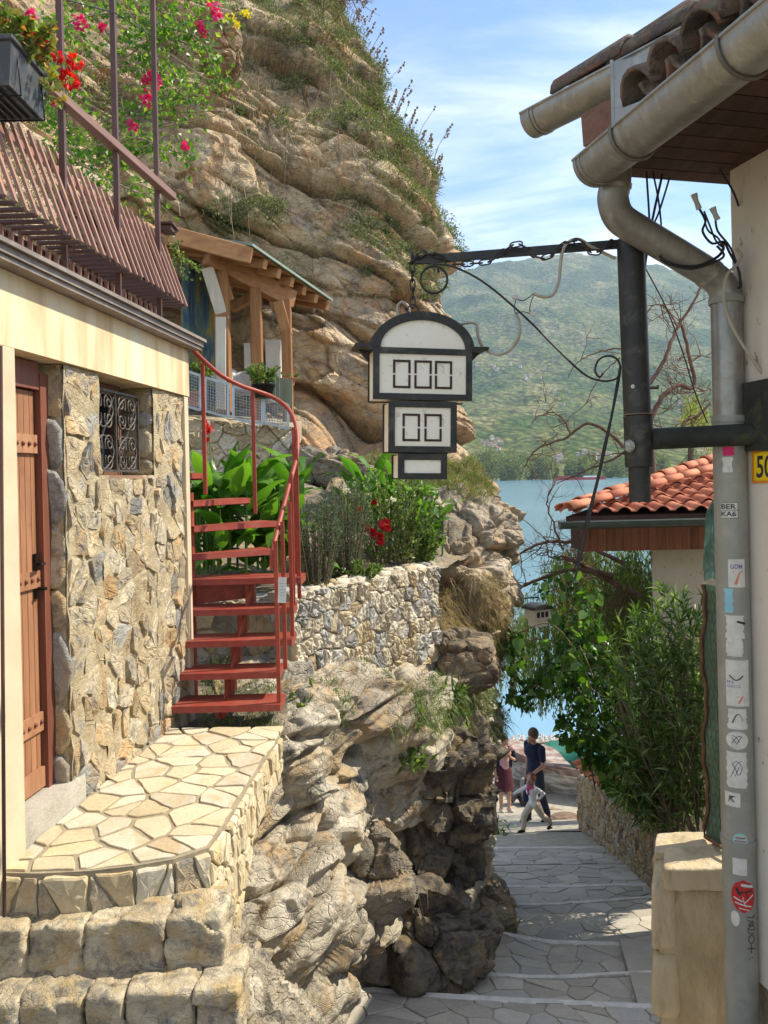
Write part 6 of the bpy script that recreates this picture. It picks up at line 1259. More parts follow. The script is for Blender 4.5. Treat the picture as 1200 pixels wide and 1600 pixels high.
# brace rod with scroll and ring
b = MB(); b.tube(smooth_line(pw([(648, 410), (678, 412), (712, 418), (760, 444), (820, 495), (870, 545), (912, 584), (940, 595), (962, 592), (969, 578), (965, 562), (950, 556), (936, 562), (930, 575), (932, 585), (938, 589), (942, 583)], 3.0), 90), .0042, 6); b.build('brace_rod', BM, br)
b = MB(); b.tube([P(678 + 21 * math.cos(t) - 2 * t * 0, 437 - 21 * math.sin(t), 3.08) for t in np.linspace(0, 2 * math.pi, 30)], .0052, 6); b.tube([P(684, 420, 3.08), P(686, 426, 3.08)], .005, 6); b.build('scroll_ring', BM, br)
# chain: links along the arm and down to the lantern
CH = flat('chain_iron', (.05, .042, .036), .55, .6, .3, 20, .2, dirt=(.16, .09, .05)); chn = thing('chain', 'rusty iron chain wound along the black arm and hanging down to the lantern', 'chain', tuple(armB))
lm = MB(); lm.tube([(.0095 * math.cos(t), 0, .016 * math.sin(t) + (.008 if math.sin(t) > 0 else -.008)) for t in np.linspace(0, 2 * math.pi, 17)], .0032, 6, caps=False)
l0 = lm.build('link', CH, chn, origin=(0, 0, 0)); first = [True]
def chain(pts, spacing=.034):
    pts = [Vector(p) for p in pts]; L = [0]
    for i in range(1, len(pts)): L.append(L[-1] + (pts[i] - pts[i - 1]).length)
    n = int(L[-1] / spacing); 
    for k in range(n + 1):
        s_ = min(L[-1] - 1e-6, k * spacing); i = max(j for j in range(len(L) - 1) if L[j] <= s_); p = pts[i].lerp(pts[i + 1], (s_ - L[i]) / (L[i + 1] - L[i])); d = (pts[i + 1] - pts[i]).normalized(); q = d.to_track_quat('Z', 'Y') @ Euler((0, 0, k % 2 * math.pi / 2 + .3)).to_quaternion()
        if first[0]: l0.location = p - WORLD[chn.name]; l0.rotation_euler = q.to_euler(); first[0] = False
        else: copy_part(l0, chn, p, q.to_euler())
chain(pw([(644, 404), (644, 430), (645, 455), (645, 474)], 3.09))
chain(smooth_line(pw([(646, 406, 3.08), (664, 396, 3.07), (690, 402, 3.06), (706, 412, 3.03), (735, 412, 3.02), (765, 408, 3.0), (785, 394, 3.0), (805, 382, 2.98), (822, 387, 2.97), (840, 402, 2.96), (862, 398, 2.95), (885, 380, 2.95), (905, 379, 2.93), (925, 394, 2.93), (945, 388, 2.93), (955, 378, 2.94)], 3), 60))
b = MB(); rc = P(645, 484, 3.09); b.tube([rc + Vector((.020 * math.cos(t), 0, .020 * math.sin(t))) for t in np.linspace(0, 2 * math.pi, 22)], .003, 6, caps=False); b.build('ring', CH, chn)
# the lantern
la = thing('hanging_lantern', 'black framed white house-shaped lantern sign hanging from the arm on a chain', 'lantern', tuple(P(645, 500, 3.10)))
LP = MT('lantern_panel'); v = LP.coord((1, 1, 1), False); c = LP.mix(LP.ramp(LP.noise(5, 5, .6, v), [(.3, 0.0), (.7, 1.0)]), (.76, .70, .55), (.86, .82, .70)); c = LP.mix(LP.ramp(LP.noise(17, 8, .75, v, .5), [(.56, 0.0), (.70, .85)]), c, (.30, .23, .15)); LP.col(c).set(.5, 0, .4); LP = LP.m
yaw = .16; LRm = Euler((0, .028, yaw)).to_matrix(); sc_ = 3.10 / F; lc = P(655, 586, 3.10)
def lp(x, z, y=0.0): return lc + LRm @ Vector((x * sc_, y, -z * sc_))
DEP = .155
def lbox(b, x0, x1, z0, z1, y0, y1, mi=0):
    p = [lp(x0, z1, y0), lp(x1, z1, y0), lp(x1, z1, y1), lp(x0, z1, y1), lp(x0, z0, y0), lp(x1, z0, y0), lp(x1, z0, y1), lp(x0, z0, y1)]; b.hexa(p, mi)
MARK = flat('lantern_marking', (.045, .018, .014), .6)
def tier(x0, x1, z0, z1, nm, wins):
    w = 9.5; hd_ = DEP / 2; b = MB()
    for s_ in (-1, 1):
        ya, yb = (-hd_, -hd_ + .012) if s_ < 0 else (hd_ - .012, hd_)
        lbox(b, x0, x1, z0, z0 + w, ya, yb); lbox(b, x0, x1, z1 - w, z1, ya, yb); lbox(b, x0, x0 + w, z0 + w, z1 - w, ya, yb); lbox(b, x1 - w, x1, z0 + w, z1 - w, ya, yb)
        b.build('frame', BM, la); b = MB()
    b = MB(); lbox(b, x0 + 2.5, x1 - 2.5, z0 + 2, z1 - 2, -hd_ + .006, hd_ - .006); pn = b.build('panel', LP, la)
    for (cx_, cz_, ww, hh) in wins:
        for half in (-1, 1):
            b = MB(); t_ = 3.4; ze = cz_ + half * hh / 2; zi = cz_ + half * 1.3; ya, yb = -hd_ + .003, -hd_ + .0055
            za, zb_ = sorted((ze, zi)); lbox(b, cx_ - ww / 2, cx_ - ww / 2 + t_, za, zb_, ya, yb); lbox(b, cx_ + ww / 2 - t_, cx_ + ww / 2, za, zb_, ya, yb); zt_ = (ze, ze + t_) if half < 0 else (ze - t_, ze); lbox(b, cx_ - ww / 2 + t_, cx_ + ww / 2 - t_, zt_[0], zt_[1], ya, yb); b.build('window_mark', MARK, pn)
tier(-77, 77, -37, 42, 'body', [(-33, 3, 27, 43), (0, 3, 27, 43), (32, 3, 27, 43)]); tier(-53, 53, 44, 122, 'middle', [(-18, 84, 27, 42), (16, 84, 27, 42)]); tier(-38, 38, 124, 163, 'bottom', [])
# arch
hd_ = DEP / 2; n = 26; b = MB()
def arc(rx, rz, y): return [lp(rx * math.cos(t), -37 - rz * math.sin(t), y) for t in np.linspace(0, math.pi, n)]
for ya, yb in ((-hd_ - .003, -hd_ + .012), (hd_ - .012, hd_ + .003)):
    A, B, C_, D_ = arc(80, 56, ya), arc(66, 43, ya), arc(80, 56, yb), arc(66, 43, yb); vs = A + B + C_ + D_; fs = []
    for i in range(n - 1): fs += [(i, i + 1, n + i + 1, n + i), (2 * n + i + 1, 2 * n + i, 3 * n + i, 3 * n + i + 1), (i + 1, i, 2 * n + i, 2 * n + i + 1), (n + i, n + i + 1, 3 * n + i + 1, 3 * n + i)]
    b.add(vs, fs, 0)
b.build('arch_frame', BM, la)
b = MB(); A, B = arc(80, 56, -hd_ + .012), arc(80, 56, hd_ - .012); A2, B2 = arc(77, 53, -hd_ + .012), arc(77, 53, hd_ - .012); b.add(A + B + A2 + B2, [(i, i + 1, n + i + 1, n + i) for i in range(n - 1)] + [(2 * n + i + 1, 2 * n + i, 3 * n + i, 3 * n + i + 1) for i in range(n - 1)], 0, True); b.build('arch_roof', BM, la)
b = MB(); A, B = arc(72, 48, -hd_ + .006), arc(72, 48, hd_ - .006); b.add(A + B, [tuple(range(n)), tuple(range(2 * n - 1, n - 1, -1))]); b.build('arch_panel', LP, la)
for s_ in (-1, 1):
    b = MB(); x0, x1 = s_ * 77.5, s_ * 104; b.hexa([lp(min(x0, x1), -33 if s_ > 0 else -39, -hd_), lp(max(x0, x1), -39 if s_ > 0 else -33, -hd_), lp(max(x0, x1), -39 if s_ > 0 else -33, hd_), lp(min(x0, x1), -33 if s_ > 0 else -39, hd_), lp(min(x0, x1), -42, -hd_), lp(max(x0, x1), -42, -hd_), lp(max(x0, x1), -42, hd_), lp(min(x0, x1), -42, hd_)]); 
    b.prism([lp(s_ * 78, -33, 0), lp(s_ * 78, -16, 0), lp(s_ * 98, -38, 0)], LRm @ Vector((0, .012, 0))); b.build('eave_wing', BM, la)
for xx in (-22, -2, 4): b = MB(); b.ball(lp(xx, -90 + abs(xx) * .1, -hd_ - .004), .003); b.build('screw', IRON, la)
# cables and connectors
CB = flat('beige_cable', (.38, .34, .27), .5); CK = flat('black_cable', (.02, .02, .022), .5); CW = flat('connector_white', (.55, .53, .47), .5)
def cable(label, pts, Y, r, mat, n=50, name='cable'): b = MB(); b.tube(smooth_line(pw(pts, Y), n), r, 7); return b.build(name, mat, None, label=label, category='cable')
cable('beige cable looping from the back of the lantern to a white connector', [(700, 512, 3.2), (715, 508, 3.15), (735, 504, 3.1), (745, 508, 3.1), (748, 528, 3.1), (758, 546, 3.1), (778, 554, 3.05), (798, 546, 3.05), (811, 525, 3.0), (811, 502, 3.0), (805, 489, 3.0)], 3.1, .0060, CB)
cable('beige cable hanging from the arm beside the chain to the small connectors', [(834, 459), (850, 464), (864, 460), (873, 440), (876, 412), (880, 390), (890, 377), (905, 374), (925, 386), (945, 396), (962, 404)], 2.95, .0062, CB)
cable('thin dark wire joining the two white connectors', [(806, 466), (816, 470), (826, 465), (834, 459), (829, 475), (828, 486), (832, 491), (818, 487), (806, 489), (804, 480), (806, 468)], 2.97, .0018, CK, 60, 'wire')
cable('pale cable loop behind the ring on top of the lantern', [(622, 500), (621, 480), (628, 472), (637, 478), (640, 488)], 3.22, .0055, CB, 24)
for (u, v, lab) in ((805, 464, 'small white cable connector, the upper of the two'), (833, 491, 'small white cable connector, the lower of the two')):
    b = MB(); b.box(P(u, v, 2.96), (.022, .012, .016), Matrix.Rotation(.3, 3, 'Y'), 0, .002); b.build('connector', CW, None, label=lab, category='connector')
cable('black cable bundle running from behind the pole down to the garden', [(970, 572), (966, 600), (958, 640), (948, 690), (937, 740), (925, 790), (915, 840), (905, 880), (898, 905)], 3.05, .0045, CK)
cable('second black cable twisted with the bundle left of the pole', [(968, 575), (962, 610), (955, 650), (943, 700), (934, 745), (921, 795), (908, 845), (900, 885)], 3.08, .0035, CK)
cable('black wires rising behind the pole to the eaves', [(1004, 446), (1010, 400), (1020, 340), (1036, 268)], 3.02, .005, CK); cable('black wire crossing behind the pole top', [(1003, 440), (1014, 370), (1030, 330), (1049, 268)], 3.06, .004, CK); cable('black wire down from the eaves to the trees on the right', [(1000, 405), (1020, 440), (1045, 490), (1070, 560), (1085, 610), (1105, 660)], 3.3, .003, CK)
cable('black wire hanging from the left end of the eaves', [(1010, 268), (1014, 330), (1016, 372)], 2.95, .004, CK, 12); cable('second short wire hanging from the eaves', [(1020, 268), (1030, 320), (1035, 376)], 2.95, .0035, CK, 12)
cable('black cable looped under the slanting pipe', [(1026, 394), (1040, 410), (1065, 416), (1095, 414), (1120, 402), (1130, 390), (1128, 380)], 2.88, .0055, CK); cable('second black cable looped under the slanting pipe', [(1030, 400), (1050, 414), (1080, 420), (1110, 412), (1131, 400), (1120, 384)], 2.86, .0045, CK)
cable('tangled black cable dropping from the bare wire end to the wall', [(1092, 325), (1102, 345), (1098, 362), (1112, 380), (1130, 378), (1140, 395), (1155, 425), (1156, 450)], 2.9, .0045, CK); cable('black cable curling round the white insulator', [(1118, 345), (1122, 362), (1140, 385), (1150, 410), (1158, 445), (1152, 450)], 2.88, .004, CK); cable('black cable from the top of the wall', [(1124, 264), (1145, 298), (1154, 322)], 2.95, .004, CK, 12)
cable('thin black cable knot above the pipe elbow', [(1100, 330), (1108, 350), (1118, 375), (1128, 385), (1122, 372), (1108, 362), (1102, 350)], 2.87, .0035, CK)
cable('pale cable curving in front of the downpipe elbow to the wall plate', [(1150, 388), (1158, 400), (1150, 415), (1136, 430), (1131, 465), (1140, 500), (1155, 530), (1175, 560), (1197, 592)], 2.86, .0058, CB)
for (u, v, lab, hh) in ((1088, 315, 'white ceramic cable end hanging under the eaves', .055), (1117, 334, 'smaller white cable end beside the wall', .045)):
    b = MB(); b.tube([P(u, v, 2.88) + Vector((-.008, 0, hh / 2)), P(u, v, 2.88), P(u, v, 2.88) + Vector((.01, 0, -hh / 2))], [.013, .009, .011], 8); b.build('cable_end', CW, None, label=lab, category='connector')
b = MB(); c_ = P(984, 697, 2.9); b.tube([c_ + Vector((-.016, .0, .0)), c_ + Vector((0, -.004, 0)), c_ + Vector((.008, -.001, 0))], [.018, .026, .018], 7); 
b.build('sticker_patch', [flat('sticker_multi', (.40, .42, .36), .6, 0, .6, 60, dirt=(.20, .08, .25))], None, label='torn green and purple sticker on the lower black pole', category='sticker')
# ================================================================== LOW CONCRETE WALL, SCREEN
RWM = MT('stained_render'); v = RWM.coord((1, 1, .5), False); c = RWM.ramp(RWM.noise(1.8, 7, .65, v, .5), [(.28, (.32, .25, .15)), (.45, (.50, .41, .26)), (.6, (.62, .53, .37)), (.8, (.70, .63, .48))]); c = RWM.mix(RWM.ramp(RWM.noise(7, 8, .7, RWM.coord((1, 1, .3), False), .3), [(.52, 0.0), (.68, .6)]), c, (.24, .18, .11)); RWM.col(c).set(.92, 0, .15).bump(RWM.noise(12, 8, .7, v), .9, .02).bump(RWM.noise(3, 4, .6, v), .6, .04); RWM = RWM.m
def shear(W_):
    W2 = W_.copy(); W2[:, 0] += (W_[:, 1] - 4.08) * .40 * np.clip((1.9 - W_[:, 0]) / .3, 0, 1); return W2
cw = thing('garden_end_wall', 'stained yellowish rendered wall end with thick capping slabs behind the downpipe', 'wall', tuple(P(1080, 1600, 4.1)))
xl, xr = P(1022, 1380, 4.08).x, 1.98; zc = P(1060, 1372, 4.05).z
block('wall_body', (xl + .01, 4.07, -4.4), (xr + .4, 4.45, zc), RWM, cw, 201, .022, .12, 34, shear, 4.0, .8)
block('cap_stone', (xl - .01, 4.28, zc - .02), (xr, 4.52, P(1060, 1302, 4.5).z + .0), RWM, cw, 203, .012, .16, 20, shear, 6.0, .8); block('cap_stone', (xl + .05, 4.02, zc - .06), (xr, 4.275, P(1060, 1345, 4.1).z), RWM, cw, 205, .012, .16, 20, shear, 6.0, .8)
block('side_stone', (xl - .02, 4.06, zc - .38), (xl + .12, 4.40, zc - .03), RWM, cw, 207, .02, .25, 14, shear, 6.0, .8); block('side_stone', (xl - .025, 4.05, zc - .75), (xl + .12, 4.42, zc - .39), RWM, cw, 209, .02, .25, 14, shear, 6.0, .8)
le = thing('path_ledge', 'low dark stone ledge between the path and the wall end', 'ledge', tuple(P(990, 1560, 6.0)))
A = [P(968, 1482, 7.3), P(1075, 1482, 7.3), P(1080, 1640, 5.3), P(1012, 1640, 5.3)]
b = MB(); b.hexa([Vector((p.x, p.y, p.z - .5)) for p in (A[3], A[2], A[1], A[0])] + [Vector((p.x, p.y, p.z + .09)) for p in (A[3], A[2], A[1], A[0])]); b.build('slab', PAVE[0], le)
# green screen panel with chicken wire, and folded plastic sheet
GS = MT('green_screen'); v = GS.coord((1, 1, 1), False); GS.col(GS.ramp(GS.noise(5, 5, .6, v), [(.3, (.06, .13, .085)), (.7, (.12, .22, .15))])).set(.7).bump(GS.noise(9, 4, .6, v), .5, .01); GS = GS.m
sc = thing('green_screen', 'green mesh windbreak covered with rusty chicken wire standing on the wall end', 'screen', tuple(P(1110, 1310, 4.2)))
top_, bot_ = 912, 1306; b = MB(); Y0_, Y1_ = 4.42, 4.16
def sp(s_, t): # s across 0..1, t down 0..1
    u0_, u1_ = 1100 + 6 * t, 1132 + 8 * t; v = top_ + (bot_ - top_) * t; return P(u0_ + (u1_ - u0_) * s_, v + 8 * s_ * (1 if t < .5 else 2.5), Y0_ + (Y1_ - Y0_) * s_) + Vector((.012 * math.sin(t * 17), 0, 0))
vs = [sp(i / 6, j / 30) for j in range(31) for i in range(7)]; fs = [(j * 7 + i, j * 7 + i + 1, (j + 1) * 7 + i + 1, (j + 1) * 7 + i) for j in range(30) for i in range(6)]; b.add(vs, fs, 0, True); b.add([p + Vector((.004, .004, 0)) for p in vs], [tuple(reversed(f)) for f in fs], 0, True); b.build('mesh_sheet', GS, sc)
cwr = MB(); RW_ = flat('rusty_wire', (.14, .085, .05), .8)
for j in range(26):
    for i in range(5):
        t = (j + .5) / 26.5; off = .1 * (j % 2); s0, s1 = i / 5 + off, min(1.0, (i + .5) / 5 + off); o_ = Vector((-.008, -.012, 0)); cwr.tube([sp(s0, t) + o_, sp(s1, t + .022) + o_, sp(min(1, s1 + .1), t) + o_], .0018, 4, caps=False); cwr.tube([sp(s1, t + .022) + o_, sp(s1, t + .038) + o_], .0018, 4, caps=False)
cwr.build('chicken_wire', RW_, sc, kind='stuff')
b = MB(); b.tube([sp(0, j / 30) + Vector((-.012 + .006 * math.sin(j * 1.7), -.01, 0)) for j in range(31)] + [P(1125, 1322, 4.15), P(1140, 1336, 4.08)], .011, 6); b.build('rusty_edge', flat('rusty_edge', (.16, .085, .045), .9, 0, .3, 20, .5), sc)
pls = MT('plastic_sheet'); pls.col((.10, .22, .18)).set(.18, 0, .5); pls.b.inputs['Alpha'].default_value = .9; pls = pls.m
ps = [[(1110, 785), (1118, 778), (1128, 780), (1133, 800)], [(1102, 808), (1112, 800), (1124, 806), (1134, 830)], [(1100, 840), (1110, 835), (1120, 842), (1134, 865)], [(1098, 875), (1108, 870), (1118, 876), (1134, 890)], [(1100, 908), (1110, 905), (1122, 905), (1134, 912)]]
G = net([[P(u, v, 4.30 - .05 * ((i + j) % 2)) for i, (u, v) in enumerate(r_)] for j, r_ in enumerate(ps)], 26, 26); G += (fbm(G * 9, 3, 2) * .02)[..., None]
nmesh('plastic_sheet', G.reshape(-1, 3), gfaces(26, 26), pls, None, True, label='crumpled green plastic sheet draped over the top of the green screen', category='sheet')
# ================================================================== TILED HOUSE beyond the shrubs
th = thing('tiled_house', 'cream house with a new orange tile roof and grey gutter behind the oleander', 'house', tuple(P(1060, 1200, 9.9)))
EY = 9.3; el = P(884, 806, EY); ez = el.z; xr_ = 6.4; wy = 9.78; wxl = P(1019, 900, wy).x
b = MB(); b.hexa([Vector(p) for p in ((wxl, wy, -5.6), (xr_ + .2, wy, -5.6), (xr_ + .2, 14.5, -5.6), (5.3, 14.5, -5.6), (wxl, wy, ez - .05), (xr_ + .2, wy, ez - .05), (xr_ + .2, 14.5, ez - .05), (5.3, 14.5, ez - .05))]); b.build('wall', PW, th)
TN = [flat('clay_tile_' + str(i), c_, .75, 0, .18, 9, .3, .3, dirt=(.30, .12, .07)) for i, c_ in enumerate(((.50, .17, .085), (.56, .21, .11), (.45, .145, .075)))]
def zroof(Y): return ez + .02 + (Y - EY) * .20
def xhip(Y): return el.x + (Y - EY) * 1.02
def tile_mesh(i):
    b = MB(); w, L, n = .225, .37, 11; vs = []
    for (y, dz) in ((0, .035), (L, .0)):
        for k in range(n + 1):
            x = w * k / n; vs.append((x, y, dz + .055 * max(0, math.sin(math.pi * min(1, x / (w * .72)))) ** .8 if x < w * .72 else dz))
    m0 = len(vs); vs += [(x, y, z - .016) for x, y, z in vs]; fs = []
    for k in range(n): fs += [(k, k + 1, n + 2 + k, n + 1 + k), (k + 1, k, m0 + k, m0 + k + 1)]
    me = bpy.data.meshes.new('tile'); me.from_pydata(vs, [], fs); me.materials.append(TN[i]); me.polygons.foreach_set('use_smooth', [True] * len(fs)); me.update(); return me
TMS = [tile_mesh(i) for i in range(3)]; rt_ = random.Random(6); slope_a = math.atan(.20)
roof_o = MB(); n_r = 12; pr = [Vector((el.x, EY, ez)), Vector((xr_, EY, ez)), Vector((xr_, EY + .34 * n_r, zroof(EY + .34 * n_r) - .03)), Vector((xhip(EY + .34 * n_r), EY + .34 * n_r, zroof(EY + .34 * n_r) - .03))]
roof_o.hexa([p - Vector((0, 0, .08)) for p in pr] + [p - Vector((0, 0, .01)) for p in pr]); roof_o = roof_o.build('roof', SOF, th)
for k in range(n_r):
    Y = EY + .34 * k - .03; x = xhip(Y) - (xhip(Y) % .225) + .04; 
    while x < min(xr_, .455 * Y + .3):
        if x > xhip(Y) - .05: o = link('tile', TMS[rt_.randrange(3)], roof_o, (x, Y + rt_.uniform(-.006, .006), zroof(Y) + rt_.uniform(-.003, .004))); o.rotation_euler = (slope_a, 0, rt_.uniform(-.01, .01))
        x += .225
hipd = (Vector((xhip(13), 13, zroof(13))) - Vector((xhip(EY), EY, zroof(EY)))).normalized()
for k in range(15): p = Vector((xhip(EY) - .04, EY, zroof(EY) + .035)) + hipd * (.36 * k) ; barrel('hip_tile', p + Vector((0, 0, .015 * (k % 2))), hipd, Vector((0, 0, 1)), .10, .42, TN[k % 3], roof_o, .014, False, .82)
# second ridge of caps slightly lower (roof of the lower wing)
p0 = P(888, 800, 9.15); p1 = P(1118, 735, 11.0); d2 = (p1 - p0).normalized()
for k in range(8): barrel('ridge_tile', p0 + d2 * (.38 * k) + Vector((0, 0, .03)), d2, Vector((0, 0, 1)), .085, .42, TN[(k + 1) % 3], roof_o, .014, False, .85)
ZG = flat('grey_gutter', (.10, .12, .105), .4, .3, .2, 5, .1); ga, gb = P(874, 817, 9.12), P(1175, 826, 9.12); gb.z = ga.z
gutter('gutter', ga, gb, .075, ZG, th)
for t in (.28, .62): c_ = ga.lerp(gb, t); b = MB(); b.tube(gut_arc(c_, (gb - ga).normalized(), .08, math.pi * .95, math.pi * 2.05, 14), .006, 5); b.build('gutter_bracket', ZG, th)
FB = woodmat('fascia_wood', (.13, .045, .02), (.26, .10, .045), 2, 1.6, .6)
x = P(908, 840, 9.35).x
while x < 5.3: b = MB(); b.box((x + .05, 9.36, ez - .30), (.096, .02, .27)); b.build('fascia_board', FB, th); x += .10
b = MB(); b.hexa([Vector(p) for p in ((P(908, 840, 9.38).x, 9.375, ez - .43), (xr_, 9.375, ez - .43), (xr_, 9.9, ez - .43), (P(908, 840, 9.38).x, 9.9, ez - .43), (P(908, 840, 9.38).x, 9.375, ez - .07), (xr_, 9.375, ez - .07), (xr_, 9.9, ez - .07), (P(908, 840, 9.38).x, 9.9, ez - .07))]); b.build('soffit', SOF, th)
b = MB(); b.hexa([Vector(p) for p in ((wxl - .1, wy + .2, ez - .4), (xr_, wy + .2, ez - .4), (xr_, 13, ez - .4), (4.7, 13, ez - .4), (wxl - .1, wy + .2, ez - .05), (xr_, wy + .2, ez - .05), (xr_, 13, ez + .2), (4.7, 13, ez + .2))]); b.build('eave_block', SOF, th)
# rubble wall along the lane (faces the lane)
rwp = []
for (u, vb, Yw, vt) in ((1036, 1405, 9.0, 1302), (1000, 1372, 10.3, 1270), (950, 1330, 12.2, 1236), (906, 1296, 14.4, 1212)):
    p = P(u, vb, Yw); rwp.append((p.x, p.y, zl(Yw) - .02, P(u, vt, Yw).z))
RWM2 = [rockmat('lane_stone_' + str(i), a, sc=2.4, bumpd=.018, perobj=.3) for i, a in enumerate([[(.28, (.36, .24, .12)), (.5, (.54, .39, .21)), (.75, (.68, .53, .32))], [(.28, (.30, .23, .15)), (.5, (.46, .37, .25)), (.75, (.60, .50, .36))]])]
LWM = rockmat('lane_mortar', [(.28, (.26, .18, .10)), (.5, (.40, .30, .17)), (.75, (.52, .41, .25))], sc=3, bumpd=.02)
rr2 = [tuple(r_) for r_ in rwp]
# stone_wall's visible side is to the right of travel direction; travel away from camera -> normal +x, so go back to front
stone_wall('lane_wall', 'brown rubble stone wall bordering the right side of the stepped path', rr2[::-1], .3, .17, .12, RWM2, LWM, 88, .03, .010)
# ================================================================== SHRUBS ON THE RIGHT
OLE = leafmat('oleander_leaf', (.045, .10, .022), (.14, .23, .06), (.34, .43, .18), .35, .32); rs = np.random.RandomState(5)
ol = thing('oleander', 'tall oleander with narrow leaves filling the corner by the green screen', 'shrub', tuple(P(1040, 1320, 8.2))); ds = []; st = MB()
roots = [P(1030, 1330, 7.9), P(1060, 1330, 7.7), P(1095, 1330, 7.6), P(1020, 1300, 8.6)]
def oleander_branch(a, e, tw, nl, LL=.16, ww=.026):
    mid = (a + e) / 2 + Vector((rs.normal() * .08, rs.normal() * .1, .05)); line = smooth_line([a, mid, e], 14); st.tube(line, [.008 - .0005 * k for k in range(14)], 4); L_ = np.array([tuple(p) for p in line]); d0 = unit(L_[-1] - L_[-3])
    t = rs.rand(nl) ** .6; i = np.minimum((t * 13).astype(int), 12); C = L_[i] + (L_[i + 1] - L_[i]) * (t * 13 - i)[:, None]; D = d0 * .9 + rs.normal(size=(nl, 3)) * .65 + [0, 0, .2]; ds.append(tri_quads(blades(C, D, LL * rs.uniform(.6, 1.15, (nl, 1)), ww, rs, .25, 3, 1.0)))
def tri_quads(d): return d
for i in range(175):
    a = roots[rs.randint(4)]; u, v = rs.uniform(945, 1112), rs.uniform(905, 1290); lim = np.interp(u, [940, 980, 1010, 1060, 1110], [1000, 925, 930, 895, 920]); v = max(v, lim + rs.uniform(0, 40)); v = min(v, np.interp(u, [945, 1000, 1112], [1210, 1270, 1300])); e = P(u, v, rs.uniform(7.3, 8.9)); a2 = a.lerp(e, rs.uniform(.1, .55)); oleander_branch(a2, e, 1, 52)
for i in range(12): a = roots[rs.randint(4)]; e = P(rs.uniform(960, 1105), rs.uniform(1000, 1150), rs.uniform(7.6, 8.5)); st.tube(smooth_line([a, (a + e) / 2 + Vector((rs.normal() * .1, 0, 0)), e], 10), .014, 6)
put_leaves('foliage', merge(ds), OLE, ol, smooth=True, kind='stuff'); st.build('stems', flat('oleander_stem', (.20, .15, .10), .9), ol, kind='stuff')
# broad-leaved climber: big leaves are parts
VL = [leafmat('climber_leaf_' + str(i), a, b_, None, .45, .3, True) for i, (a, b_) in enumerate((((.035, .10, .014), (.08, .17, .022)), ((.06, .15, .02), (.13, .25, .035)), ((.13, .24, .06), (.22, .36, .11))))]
def heart(i):
    r_ = random.Random(i); o = [(0, 0), (.30, -.10), (.52, .10), (.50, .42), (.28, .78), (0, 1.08), (-.28, .78), (-.50, .42), (-.52, .10), (-.30, -.10)]; vs = [(x, y, .18 * abs(x) - .10 * y * y + r_.uniform(-.03, .03)) for x, y in o] + [(0, .45, -.03)]; k = len(o)
    me = bpy.data.meshes.new('leaf'); me.from_pydata(vs, [], [(j, (j + 1) % k, k) for j in range(k)]); me.materials.append(VL[i % 3]); me.polygons.foreach_set('use_smooth', [True] * k); me.update(); return me
HM = [heart(i) for i in range(6)]
cl = thing('climbing_vine', 'broad leaved green climber hanging over the lane above the walking people', 'vine', tuple(P(900, 1100, 8.8))); st = MB(); lv = []
sprd = [([(985, 1250), (960, 1130), (915, 1040), (860, 1000), (800, 1010), (778, 1045)], 44), ([(960, 1200), (920, 1100), (880, 1060), (840, 1070), (800, 1085)], 34), ([(950, 1150), (920, 1040), (890, 980), (885, 930), (884, 885)], 26), ([(940, 1120), (900, 1020), (860, 975), (820, 985), (790, 1000)], 34), ([(970, 1180), (945, 1150), (920, 1140), (905, 1165)], 26), ([(985, 1280), (975, 1200), (945, 1160), (915, 1165), (905, 1150)], 34), ([(980, 1100), (945, 1010), (925, 960), (930, 925)], 26), ([(960, 1240), (950, 1215), (925, 1190), (930, 1235)], 26), ([(900, 1040), (855, 1065), (840, 1080), (838, 1092)], 14), ([(975, 1270), (1000, 1230), (1010, 1180)], 20), ([(885, 1125), (900, 1105), (920, 1090)], 12)]
for pts, k in sprd:
    ln = smooth_line([P(u, v, 8.1 + rs.rand() * 1.0) for u, v in pts], 30); st.tube(ln, .008, 5)
    for j in range(k): p = ln[int((j + rs.rand()) / k * 29.9)] + Vector((rs.normal() * .10, rs.normal() * .14, rs.normal() * .075)); lv.append(p)
def okpix(p):
    a = p.x / p.y * F; b_ = p.z / p.y * F; u, v = U0 + a * CR - b_ * SR, V0 - a * SR - b_ * CR
    return not (812 < u < 872 and 936 < v < 1000) and not (u < 868 and v > 1108) and v < np.interp(u, [868, 905, 960, 1020], [1150, 1185, 1245, 1300])
lv = [p for p in lv if okpix(p)]
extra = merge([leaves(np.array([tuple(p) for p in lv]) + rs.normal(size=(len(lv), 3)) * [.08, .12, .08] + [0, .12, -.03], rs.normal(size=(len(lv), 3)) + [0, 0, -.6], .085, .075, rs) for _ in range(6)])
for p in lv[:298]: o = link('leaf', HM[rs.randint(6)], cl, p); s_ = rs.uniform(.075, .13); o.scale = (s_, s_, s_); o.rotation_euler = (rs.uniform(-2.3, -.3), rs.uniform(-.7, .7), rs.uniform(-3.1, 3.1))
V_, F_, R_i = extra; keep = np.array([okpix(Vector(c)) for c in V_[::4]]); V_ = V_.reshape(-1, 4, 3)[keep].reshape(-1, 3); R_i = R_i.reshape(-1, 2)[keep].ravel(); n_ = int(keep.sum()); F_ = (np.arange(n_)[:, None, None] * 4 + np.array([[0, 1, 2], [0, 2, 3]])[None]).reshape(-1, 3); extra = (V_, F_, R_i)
put_leaves('inner_leaves', extra, leafmat('climber_inner', (.02, .06, .012), (.05, .125, .022), (.12, .22, .05), .35), cl, kind='stuff'); st.build('vine_stem', flat('vine_stem', (.16, .11, .07), .9), cl, kind='stuff')
